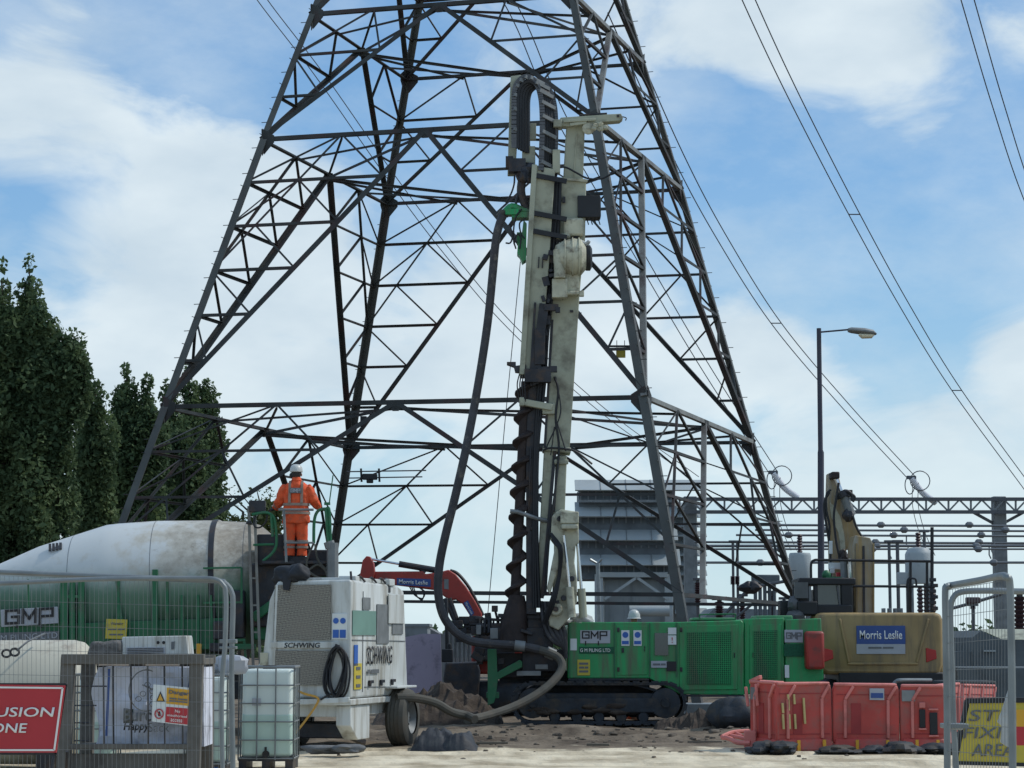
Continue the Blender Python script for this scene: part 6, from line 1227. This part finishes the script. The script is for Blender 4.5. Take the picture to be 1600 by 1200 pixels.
single('blue_cloth', 'sign_g', lambda m: (m.blob(P(362, 1038, 30.6), (.2, .1, .13), 3, 8, .35), m.blob(P(345, 1040, 30.7), (.18, .1, .11), 5, 8, .35)), 'pale blue cloth hung over the post beside the fence corner', 'cloth')
# stillage
YS = 27.6
def Z_(u, v, dy=0): return P(u, v, YS)+Vector((0, dy, 0))
sr = Vector((Z_(228, 0).x, YS+.6, 0)); st_ = thing('stillage', 'grey framed crate with vertical bars holding a white bag, behind the red sign', 'stillage', sr)
def gp(u, dy=0): return Vector((Z_(u, 0).x, YS+dy, 0))
ztop = Z_(0, 1026).z
for u, du, dy in ((130, 4, 0), (324, 3, 0), (135, 0, 1.1), (322, 0, 1.1)): part('leg', 'post', st_, lambda m: m.bar(gp(u-du, dy), gp(u, dy)+Vector((0, 0, ztop)), .165, .135, (1, 0, 0)), bevel=.01)
part('top_rail', 'post', st_, lambda m: (m.bar(gp(121)+Vector((0, -.02, ztop-.03)), gp(336)+Vector((0, -.02, ztop-.03)), .12, .16, (0, 0, 1)), m.bar(gp(126, 1.1)+Vector((0, 0, ztop-.04)), gp(334, 1.1)+Vector((0, 0, ztop-.04)), .1, .1, (0, 0, 1)), [m.bar(gp(u)+Vector((0, 0, ztop-.06)), gp(u, 1.1)+Vector((0, 0, ztop-.06)), .08, .08, (0, 0, 1)) for u in (130, 328)]), bevel=.008)
zr = Z_(0, 1166).z
part('bottom_rail', 'post', st_, lambda m: (m.bar(gp(133)+Vector((0, -.02, zr)), gp(322)+Vector((0, -.02, zr)), .06, .1, (0, 0, 1)), m.box((Z_(228, 0).x, YS+.05, zr-.22), (1.5, .04, .26)), m.box((Z_(228, 0).x, YS+.55, zr-.02), (1.5, 1.0, .04))), bevel=.006)
part('bar', 'dark', st_, lambda m: [m.tube([Z_(u, 1040, -.02), Z_(u+1, 1164, -.02)], .012, 6) for u in (162, 177, 205, 231, 257, 285, 312)])
part('cross_wire', 'dark', st_, lambda m: [m.tube([Z_(118, v, -.05), Z_(c_, v, -.05)], .009, 5) for v, c_ in ((1038, 130), (1072, 168), (1102, 152), (1129, 140), (1157, 140))])
def bagf(m):
    nu, nv = 26, 16; vs = []
    for j in range(nv):
        for i in range(nu):
            fx, fz = i/(nu-1), j/(nv-1); u = 143+(315-143)*fx; v = 1168-(1168-1043)*fz
            p = Z_(u, v); b = .10*math.sin(fx*9+fz*2)*.5+.07*mn.noise(Vector((fx*6, fz*5, 1)))+.05*mn.noise(Vector((fx*16, fz*11, 3))); vs.append((p.x+(.05 if i == 0 else 0)*math.sin(fz*7), YS+.22+b, p.z))
    nfr = len(vs); vs += [(x, YS+1.0, z) for x, y, z in vs]
    fs = [(j*nu+i, j*nu+i+1, (j+1)*nu+i+1, (j+1)*nu+i) for j in range(nv-1) for i in range(nu-1)]; fs += [tuple(q+nfr for q in f[::-1]) for f in fs]
    per = [j*nu for j in range(nv)]+[(nv-1)*nu+i for i in range(1, nu)]+[j*nu+nu-1 for j in range(nv-2, -1, -1)]+[i for i in range(nu-2, 0, -1)]
    fs += [(per[k], per[(k+1) % len(per)], per[(k+1) % len(per)]+nfr, per[k]+nfr) for k in range(len(per))]; m.add(vs, fs)
bag = thing('bulk_bag', 'white woven bulk bag with printed lettering inside the grey crate', 'bag', Vector((Z_(228, 0).x, YS+.6, Z_(0, 1168).z)))
bgm = part('bag', 'bagw', bag, bagf); 
yb = .02
text('Burcill', Z_(222, 1117, yb), .16, 'inkg', bag, width=.46, bold=.02); text('Happy', Z_(213, 1136.5, yb), .13, 'ink', bag, width=.32, bold=.03, shear=.2); text('Sack', Z_(248, 1136.5, yb), .11, 'inkg', bag, width=.26)
part('print_block', 'glass', bag, lambda m: m.box(Z_(200, 1119, yb+.01), (.12, .01, .17)))
def printc(m):
    m.tube([Z_(228, 1079, yb)+Vector((.21*math.cos(a), 0, .25*math.sin(a))) for a in np.linspace(1.2, 5.0, 20)], .008, 5)
    for k, (u, v) in enumerate(((216, 1092), (223, 1084), (238, 1080), (239, 1090), (238, 1100), (230, 1070))): m.tube([Z_(u, v, yb)+Vector((.035*math.cos(a), 0, .03*math.sin(a))) for a in np.linspace(0, 6.28, 13)[:-1]], .006, 4, closed=True)
    m.tube([Z_(222, 1070, yb), Z_(232, 1074, yb), Z_(238, 1078, yb)], .012, 4)
part('print', 'inkg', bag, printc); part('bag_seam', 'sign_n', bag, lambda m: (m.bar(Z_(170, 1045, yb), Z_(166, 1150, yb), .03, .01), m.bar(Z_(301, 1045, yb), Z_(296, 1075, yb), .05, .01)))
# danger notice on the bars
ds = thing('danger_sign', 'small yellow and red danger notice tied to the bars of the grey crate', 'sign', Z_(273, 1103, -.05)); rt = Matrix.Rotation(R(4), 3, 'Y')
part('board', 'whitep', ds, lambda m: m.prism([Z_(u, v, -.06) for u, v in ((222, 1067), (302, 1075), (297, 1134), (226, 1127))][:4], (0, .01, 0)) if False else m.prism([Z_(u, v, -.06) for u, v in ((241, 1069), (302, 1075), (297, 1134), (238, 1127))], (0, .01, 0)))
b1 = part('yellow_panel', 'sign_o', ds, lambda m: m.prism([Z_(u, v, -.066) for u, v in ((262, 1074), (300, 1078), (298, 1103), (261, 1099))], (0, .005, 0))); b2 = part('red_panel', 'sign_r', ds, lambda m: m.prism([Z_(u, v, -.066) for u, v in ((261, 1104), (298, 1107), (295, 1132), (259, 1128))], (0, .005, 0)))
xdd = (1, 0, -.1); text('Danger', Z_(281, 1083, -.07), .06, 'inkg', b1, xd=xdd, width=.25, bold=.03); text('~3 4|5', Z_(280, 1094, -.07), .06, 'inkg', b1, xd=xdd, width=.22)
text('No', Z_(279, 1111, -.07), .035, 'inkw', b2, xd=xdd, width=.06); text('unauthorised', Z_(278, 1118, -.07), .03, 'inkw', b2, xd=xdd, width=.24); text('access', Z_(277, 1125.5, -.07), .035, 'inkw', b2, xd=xdd, width=.14)
tr_ = part('warning_triangle', 'ink', ds, lambda m: m.prism([Z_(u, v, -.068) for u, v in ((245, 1096), (259, 1096), (252, 1080))], (0, .004, 0))); part('inner', 'sign_o', tr_, lambda m: m.prism([Z_(u, v, -.074) for u, v in ((247.5, 1094.5), (256.5, 1094.5), (252, 1084))], (0, .004, 0)))
part('prohibition_ring', 'sign_r', ds, lambda m: (m.tube([Z_(250, 1115, -.07)+Vector((.05*math.cos(a), 0, .055*math.sin(a))) for a in np.linspace(0, 6.28, 21)[:-1]], .008, 5, closed=True), m.bar(Z_(246, 1110, -.07), Z_(254, 1120, -.07), .01, .008)))
part('figure', 'ink', ds, lambda m: m.blob(Z_(250, 1115, -.066), (.015, .004, .03), 2, 6, .2))
# things on top of the crate
hb = thing('heater_box', 'cream metal box with a dark vent on top of the grey crate', 'box', Z_(236, 1026, .5))
part('casing', 'white', hb, lambda m: m.prism([Z_(u, v, .3) for u, v in ((184, 995), (286, 993), (289, 1024), (184, 1026))], (0, .5, 0)), bevel=.012)
part('vent', 'sign_g', hb, lambda m: m.prism([Z_(u, v, .285) for u, v in ((191, 1012), (252, 1011), (252, 1025), (191, 1025))], (0, .02, 0))); part('vent_slots', 'dark', hb, lambda m: [m.bar(Z_(193, 1014+2.6*k, .28), Z_(250, 1013+2.6*k, .28), .008, .006, (0, 0, 1)) for k in range(4)])
part('sockets', 'ink', hb, lambda m: [m.lathe(Z_(u, 1004, .29), (0, 1, 0), [(0, .02), (.02, .02)], 12) for u in (241, 250)])
part('side_plate', 'inkg', hb, lambda m: m.prism([Z_(u, v, .288) for u, v in ((262, 1003), (268, 1002), (267, 1014), (262, 1015))], (0, .02, 0)))
single('rubble_sack', 'rubble', lambda m: m.prism([Z_(u, v, .25) for u, v in ((128, 1026), (136, 1001), (150, 1004), (170, 1000), (184, 1001), (184, 1026))], (0, .5, 0)), 'grey rubble sack left of the cream box on the crate', 'sack', bevel=.04)
# cream tank lying behind the red sign
ct = thing('site_tank', 'big cream cylindrical tank lying behind the red exclusion sign', 'tank', Vector((P(40, 0, 31).x, 31.9, 0)))
xa = P(146, 0, 31).x; M['tankc'] = mat('dirty cream tank paint', (.46, .44, .36), .55, 0, .08, 1.5, (.22, .16, .12), .22, 1.3)
part('shell', 'tankc', ct, lambda m: m.lathe((xa-3.2, 31.95, .93), (1, 0, 0), [(0, .86), (2.95, .87), (3.08, .84), (3.16, .76), (3.22, .5), (3.25, .1)], 48), bevel=0)
part('cradle', 'dark', ct, lambda m: [m.box((xa-x, 31.95, .2), (.25, 1.3, .4)) for x in (.5, 2.2)]); part('lifting_eye', 'dark', ct, lambda m: [m.tube([P(10+13*k, 1021-2*k, 30.95)+Vector((.06*math.cos(a), 0, .05*math.sin(a))) for a in np.linspace(0, 6.28, 15)[:-1]], .016, 6, closed=True) for k in range(2)])
tag(part('sling', 'inkg', ct, lambda m: m.tube(smoothpath([P(26, 1017, 30.95), P(34, 1010, 30.95), P(46, 1001, 31.1), P(70, 990, 31.6)], 5), .014, 5)))
# exclusion zone sign
YX = 15.6
def X_(u, v, dy=0): return P(u, v, YX)+Vector((0, dy, 0))
es = thing('exclusion_sign', 'red sign with white border reading EXCLUSION ZONE, cut by the left edge', 'sign', Vector((X_(0, 0).x, YX, 0)))
bd = part('board', 'sign_r', es, lambda m: m.prism([X_(u, v) for u, v in ((-105, 1068), (102, 1071), (88, 1176), (-105, 1176))], (0, .02, 0)))
part('border', 'inkw', bd, lambda m: [m.bar(X_(*a, -.004), X_(*b, -.004), .022, .006, (0, 1, 0)) if False else m.bar(X_(*a, -.004), X_(*b, -.004), .012, .008) for a, b in (((-100, 1073), (98, 1075)), ((98, 1075), (85, 1172)), ((85, 1172), (-100, 1172)))])
text('EXCLUSION', X_(2, 1112.5, -.004), .066, 'inkw', bd, width=.74, shear=.12, bold=.012); text('ZONE', X_(5, 1137.5, -.004), .066, 'inkw', bd, width=.335, shear=.12, bold=.012)
part('frame', 'dark', es, lambda m: (m.bar(X_(-105, 1069, .02), X_(103, 1069, .02), .014, .03, (0, 0, 1)), m.bar(X_(103, 1069, .025), X_(86, 1178, .025), .014, .02), m.bar(X_(-105, 1178, .025), X_(88, 1178, .025), .014, .02)))
part('leg', 'dark', es, lambda m: (m.tube([X_(84, 1176, .03), Vector((X_(80, 0).x, YX-.1, 0))], .012, 6), m.tube([X_(96, 1176, .2), Vector((X_(104, 0).x, YX+.5, 0))], .012, 6), m.tube([X_(-90, 1176, .03), Vector((X_(-95, 0).x, YX, 0))], .012, 6)))
# ---- fence panels
def fence(label, pts, Y, r=.0195, mesh=None, closed=False, legs=(), group='temporary mesh fence panels'):
    c = sum((P(u, v, y) for u, v, y in pts), Vector())/len(pts); c.z = 0
    t = thing('mesh_fence', label, 'fence', c, group); part('frame', 'galvl', t, lambda m: m.tube(smoothpath([P(u, v, y) for u, v, y in pts], 6), r, 10))
    if mesh:
        (ua, ub, va0, va1, vb0, vb1, ya, yb_, nw, nh) = mesh
        def mf(m):
            a0, a1, b0, b1 = P(ua, va0, ya), P(ua, va1, ya), P(ub, vb0, yb_), P(ub, vb1, yb_)
            for i in range(nw+1):
                f = i/nw; m.bar(lerp(a0, b0, f), lerp(a1, b1, f), .0021, .0021)
            for j in range(nh+1):
                f = j/nh; m.bar(lerp(a0, a1, f), lerp(b0, b1, f), .0028, .0028, (0, 0, 1))
        part('mesh', 'galvd', t, mf)
    for u, y in legs:
        x = P(u, 0, y).x; part('foot', 'dark', t, lambda m: m.box((x, y, .07), (.22, .7, .14)), bevel=.03)
    return t
fence('left hand temporary fence panel whose top tube slopes down from the left edge', [(-70, 891, 16.6), (0, 894, 16.6), (180, 901, 16.7), (330, 907, 16.8), (352, 912, 16.8), (362, 926, 16.8), (364, 950, 16.8), (362, 1060, 16.8), (366, 1310, 16.8)], 16.8, mesh=(-70, 362, 897, 1210, 912, 1210, 16.6, 16.8, 62, 8), legs=((366, 16.8),))
fence('second left hand fence panel just in front, with the brighter rounded corner tube', [(-80, 914, 15.8), (0, 911.5, 15.8), (120, 906, 15.9), (200, 904, 15.9), (300, 903.5, 16), (335, 905, 16), (348, 913, 16), (353, 930, 16), (352, 1000, 16), (346, 1100, 16), (352, 1340, 16)], 16, r=.017, legs=((352, 16),))
part_cl = single('fence_clamp', 'galvl', lambda m: (m.box(P(357, 1002, 16.3), (.12, .1, .03)), m.box(P(357, 1012, 16.3), (.12, .1, .02))), 'metal clamp joining the two left hand fence panels', 'clamp', bevel=.004)
fence('right hand fence panel seen at an angle, its top tube rising to the right', [(1480, 1480, 11.9), (1480, 1150, 11.9), (1478, 1000, 11.9), (1477, 925, 11.9), (1480, 917, 11.9), (1490, 914, 11.9), (1530, 907, 11.4), (1563, 900, 11), (1573, 902, 10.9), (1578, 915, 10.9), (1580, 1000, 10.9), (1582, 1150, 10.9), (1584, 1560, 10.9)], 11.4, r=.0185, mesh=(1480, 1580, 922, 1215, 905, 1230, 11.9, 10.9, 22, 7), legs=((1480, 11.9), (1584, 10.9)))
fence('right hand fence panel running off the right edge, with a level rounded top tube', [(1498, 1440, 12.3), (1496, 1250, 12.3), (1490, 1130, 12.3), (1486, 1000, 12.3), (1485, 955, 12.3), (1489, 935, 12.3), (1502, 925, 12.3), (1540, 923, 12.3), (1600, 924, 12.3), (1680, 925, 12.3)], 12.3, r=.017, legs=((1498, 12.3),))
single('fence_clamp', 'galvl', lambda m: (m.box(P(1491, 1134, 12.0), (.13, .12, .025)), m.tube([P(1480, 1136, 11.9), P(1502, 1138, 12.3)], .012, 6)), 'metal clamp joining the two right hand fence panels', 'clamp', bevel=.004)
# yellow sign
YF = 13.4
def F_(u, v, dy=0): return P(u, v, YF)+Vector((0, dy, 0))
ys_ = thing('yellow_sign', 'yellow sign in black frame reading STEEL FIXING AREA behind the right hand fence', 'sign', Vector((F_(1560, 0).x, YF, 0)))
bd = part('board', 'sign_y', ys_, lambda m: m.prism([F_(u, v) for u, v in ((1515, 1099), (1670, 1097), (1680, 1194), (1496, 1190))], (0, .015, 0)))
text('STEEL', F_(1568, 1118, -.002), .066, 'inkg', bd, width=.42, shear=.18, bold=.005); text('FIXING', F_(1562, 1145, -.002), .066, 'inkg', bd, width=.44, shear=.18, bold=.005); text('AREA', F_(1550, 1172, -.002), .07, 'inkg', bd, width=.25, shear=.18, bold=.005)
part('frame', 'black', ys_, lambda m: (m.bar(F_(1510, 1095, .01), F_(1680, 1093, .01), .03, .04, (0, 0, 1)), m.bar(F_(1511, 1094, .012), F_(1493, 1192, .012), .022, .03), m.bar(F_(1493, 1192, .01), F_(1685, 1197, .01), .022, .03, (0, 0, 1)), m.tube([F_(1496, 1190, .03), Vector((F_(1490, 0).x, YF+.1, 0))], .014, 6), m.prism([F_(u, v, .02) for u, v in ((1511, 1096), (1524, 1094), (1496, 1150), (1494, 1175))], (0, .02, 0))))
single('plastic_strip', 'blanket', lambda m: m.prism([P(u, v, 11.2) for u, v in ((1576, 1078), (1581, 1090), (1581, 1155), (1576, 1168), (1564, 1160), (1566, 1135), (1559, 1128), (1566, 1110))], (0, .02, 0)), 'torn pale plastic strip caught on the right fence post over the yellow sign', 'strip', bevel=.003)
ns = thing('small_notice', 'small orange and red notice on the fence at the right edge', 'sign', P(1594, 1135, 12.2)); part('orange_panel', 'sign_o', ns, lambda m: m.box(P(1610, 1122, 12.2), (.15, .01, .09))); part('red_panel', 'sign_r', ns, lambda m: m.box(P(1610, 1150, 12.2), (.15, .01, .10)))
# ============================================================ RED BARRIERS
def barrier(p0, p1, H, label, slots=(), name='road_barrier', mat_='redb', group='red plastic barriers', bolts=True):
    """p0, p1 ground points of the near face"""
    jz = .0; p0, p1 = Vector(p0), Vector(p1); d = (p1-p0); Lb = d.length; d.normalize(); n = Vector((-d.y, d.x, 0))
    t = thing(name, label, 'barrier', (p0+p1)/2+n*.12, group)
    def V(a, z, b=0): return p0+d*a+n*b+Vector((0, 0, z))
    part('panel', mat_, t, lambda m: m.prism([V(.0, .12), V(Lb-.01, .12), V(Lb-.01, H-.1), V(Lb-.05, H), V(.04, H), V(.0, H-.1)], n*.16), bevel=.025, seg=3)
    part('top_rail', 'redl', t, lambda m: m.bar(V(.03, H-.01, .08), V(Lb-.05, H-.01, .08), .21, .05, n), bevel=.02)
    part('base', mat_, t, lambda m: m.prism([V(.0, .0, -.08), V(Lb, .0, -.08), V(Lb-.04, .2, -.03), V(.04, .2, -.03)], n*.32), bevel=.03)
    m_ = int(Lb/.42)
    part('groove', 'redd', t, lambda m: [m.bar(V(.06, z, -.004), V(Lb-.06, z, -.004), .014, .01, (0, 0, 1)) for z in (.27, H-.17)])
    part('rib', 'redl', t, lambda m: [(m.bar(V(.2+k*(Lb-.4)/max(1, m_-1), .2, -.02), V(.2+k*(Lb-.4)/max(1, m_-1), H-.25, -.02), .05, .05, d), m.bar(V(.2+k*(Lb-.4)/max(1, m_-1), H-.25, -.02), V(.34+k*(Lb-.4)/max(1, m_-1), H-.03, -.01), .05, .05, d)) for k in range(m_)], bevel=.012)
    part('recess', 'redd', t, lambda m: [m.box(V(.38+k*(Lb-.4)/max(1, m_-1), .52, -.004), (.16, .012, .5), Matrix.Rotation(math.atan2(d.y, d.x), 3, 'Z')) for k in range(m_-1)])  # flat darker plates, the shade of moulded hollows put into their colour
    if bolts: part('foot_tab', 'sign_o', t, lambda m: [m.box(V(a, .08, -.1), (.05, .03, .2), Matrix.Rotation(math.atan2(d.y, d.x), 3, 'Z')) for a in (.35*Lb, .8*Lb)])
    return t, V, d
M['redd'] = mat('red plastic with recess shade', (.30, .035, .035), .6, 0, .15)  # darker copy of the barrier red, shade of grooves and hollows coloured in
M['slot'] = mat('straw yellow marker', (.52, .42, .18), .6)
def gx(u, Y): return Vector((P(u, 0, Y).x, Y, 0))
t1_, V1, d1 = barrier(gx(1158, 37.7), gx(1200, 36.9), 1.12, 'red barrier at the left end of the row, set at an angle, with raised handle', bolts=False)
part('handle', 'redl', t1_, lambda m: (m.bar(V1(-.04, 1.02, -.05), V1(.05, .70, -.06), .05, .04), m.bar(V1(.30, 1.08, -.05), V1(.36, .72, -.06), .05, .04), m.bar(V1(0, 1.10, .02), V1(.34, 1.19, .02), .07, .06, (0, 0, 1))), bevel=.012)
part('label', 'galvd', t1_, lambda m: m.box(V1(.19, .92, -.03), (.18, .02, .2), Matrix.Rotation(math.atan2(d1.y, d1.x), 3, 'Z'))); part('water_plug', 'redl', t1_, lambda m: m.box(V1(.2, .17, -.12), (.2, .1, .28)), bevel=.02)
t2_, V2, d2 = barrier(gx(1198, 36.9), gx(1283, 37.2), 1.10, 'red barrier with yellow slots, second from the left end of the row')
def slotf(m):
    for a, z0, z1 in ((.12, .36, .60), (.115, .62, .78), (.23, .36, .60), (.215, .66, .92), (.33, .36, .60), (.32, .76, .92), (.50, .44, .62), (.49, .62, .86)): m.bar(V2(a, z0, -.03), V2(a-.01, z1, -.03), .032, .03, d2)
part('yellow_slot', 'slot', t2_, slotf)
t3_, V3, d3 = barrier(gx(1283, 37.2), gx(1384, 37.2), 1.08, 'long red barrier with a small blue label, third along the row')
lb = part('label', 'sign_g', t3_, lambda m: m.box(V3(.72, .92, -.03), (.24, .02, .19)), bevel=.004); part('label_stripe', 'sign_n', lb, lambda m: m.box(V3(.72, .90, -.045), (.2, .01, .08)))
t4_, V4, d4 = barrier(gx(1384, 37.2), gx(1454, 37.1), 1.06, 'red barrier with two dark openings, right end of the front row')
part('label', 'galvd', t4_, lambda m: m.box(V4(.14, .89, -.03), (.22, .02, .18)), bevel=.004); part('opening', 'black', t4_, lambda m: (m.box(V4(.36, .52, -.02), (.10, .03, .30)), m.box(V4(.54, .44, -.02), (.13, .03, .36))), bevel=.01)
part('opening_lip', 'redl', t4_, lambda m: (m.box(V4(.36, .74, -.03), (.1, .04, .09)), m.box(V4(.36, .35, -.03), (.13, .04, .03)), m.box(V4(.54, .67, -.03), (.16, .04, .03)), m.box(V4(.54, .24, -.03), (.16, .04, .03)), m.box(V4(.66, .06, -.1), (.1, .05, .04))), bevel=.008)
barrier(gx(1440, 39.2), gx(1478, 40.4), 1.02, 'faded red barrier behind the right end of the front row', mat_='redl', bolts=False)
barrier(gx(1480, 40.6), gx(1532, 42.0), .98, 'faded red barrier farthest right, behind the fence posts', mat_='redl', bolts=False)
fb = thing('fallen_barrier', 'pale red barrier part lying flat left of the barrier row', 'barrier', gx(1148, 38.2))
part('frame', 'redl', fb, lambda m: (m.tube(smoothpath([P(1128, 1151, 37.8), P(1145, 1144, 38.1), P(1170, 1142, 38.3)], 5), .035, 8), m.tube(smoothpath([P(1128, 1152, 37.8), P(1140, 1154, 37.7), P(1152, 1160, 37.5), P(1172, 1161, 37.4)], 5), .04, 8), m.tube([P(1140, 1149, 38), P(1170, 1155, 37.6)], .035, 8), m.tube([P(1150, 1145, 38.1), P(1160, 1150, 37.9)], .03, 8)))
# black sacks under the barriers
for k, (u, Y, w, h, lab) in enumerate(((1178, 36.4, .42, .19, 'black sandbag under the left end of the barrier row'), (1205, 36.3, .36, .2, 'black sandbag in front of the angled red barrier'), (1292, 36.3, .55, .13, 'flat black sandbag in front of the yellow slots'), (1345, 36.5, .4, .12, 'black sandbag below the blue barrier label'), (1385, 36.2, .6, .19, 'large black sandbag in front of the third barrier'), (1440, 36.4, .45, .16, 'black sandbag at the right end of the front barrier row'))):
    g0 = gx(u, Y); single('sandbag', 'track', lambda m: (m.blob(g0+Vector((0, 0, h*.45)), (w/2*1.1, .3, h*.55), k+20, 10, .4), m.blob(g0+Vector((w*.3, .05, h*.25)), (w/3, .25, h*.35), k+40, 9, .4), m.blob(g0+Vector((-w*.35, .0, h*.2)), (w/3, .22, h*.3), k+60, 9, .4)), lab, 'sandbag', 'black sandbags under the red barriers')
single('dark_plant', 'track', lambda m: m.box((gx(1482, 45).x, 45, .5), (1.1, 1, 1.0)), 'dark low machine part behind the right end of the barriers', 'machinery', bevel=.05)
single('grey_plinth', 'slate', lambda m: m.box((gx(1560, 52).x, 53, .6), (2.6, 1.6, 1.15)), 'grey concrete plinth behind the yellow sign', 'plinth', bevel=.03)
single('hoop', 'galvl', lambda m: m.tube(smoothpath([P(1395, 1072, 39.5), P(1400, 1065, 39.5), P(1410, 1063, 39.5), P(1455, 1063, 39.8)], 5), .035, 8), 'grey bent tube lying over the top of the right hand barriers', 'tube')

# small pale stones scattered along the edge of the haul road
def stonef(m):
    rr = random.Random(17)
    for k in range(80):
        y = rr.triangular(34, 41.5, 39); x = P(rr.uniform(450, 1500), 0, y).x; q = rr.uniform(.012, .035); m.blob((x, y, groundz(x, y)+q*.3), (q*1.3, q, q*.7), k, 4, .5)
tag(part('gravel', 'clod', None, stonef), None, None, None, 'stuff')
for k, (u, Y, L_, a, lab) in enumerate(((770, 39.2, .55, .2, 'short timber offcut on the bare soil left of the rig tracks'), (930, 38.6, .4, -.3, 'small timber offcut on the haul road edge below the rig tracks'), (1090, 39.6, .6, .1, 'longer timber offcut on the soil near the dark covered heap'))):
    c_ = gx(u, Y); tag(part('timber_offcut', 'wood', None, lambda m: m.box(c_+Vector((0, 0, .03)), (L_, .07, .04), Matrix.Rotation(a, 3, 'Z')), bevel=.005), lab, 'timber', 'timber offcuts on the ground')
# leaning tilt of the barriers, each a little out of line
for o in list(C.objects):
    if o.name.startswith('road_barrier') and o.parent is None: o.rotation_euler = (R(random.uniform(-2.5, 2.5)), R(random.uniform(-1.2, 1.2)), R(random.uniform(-2, 2)))
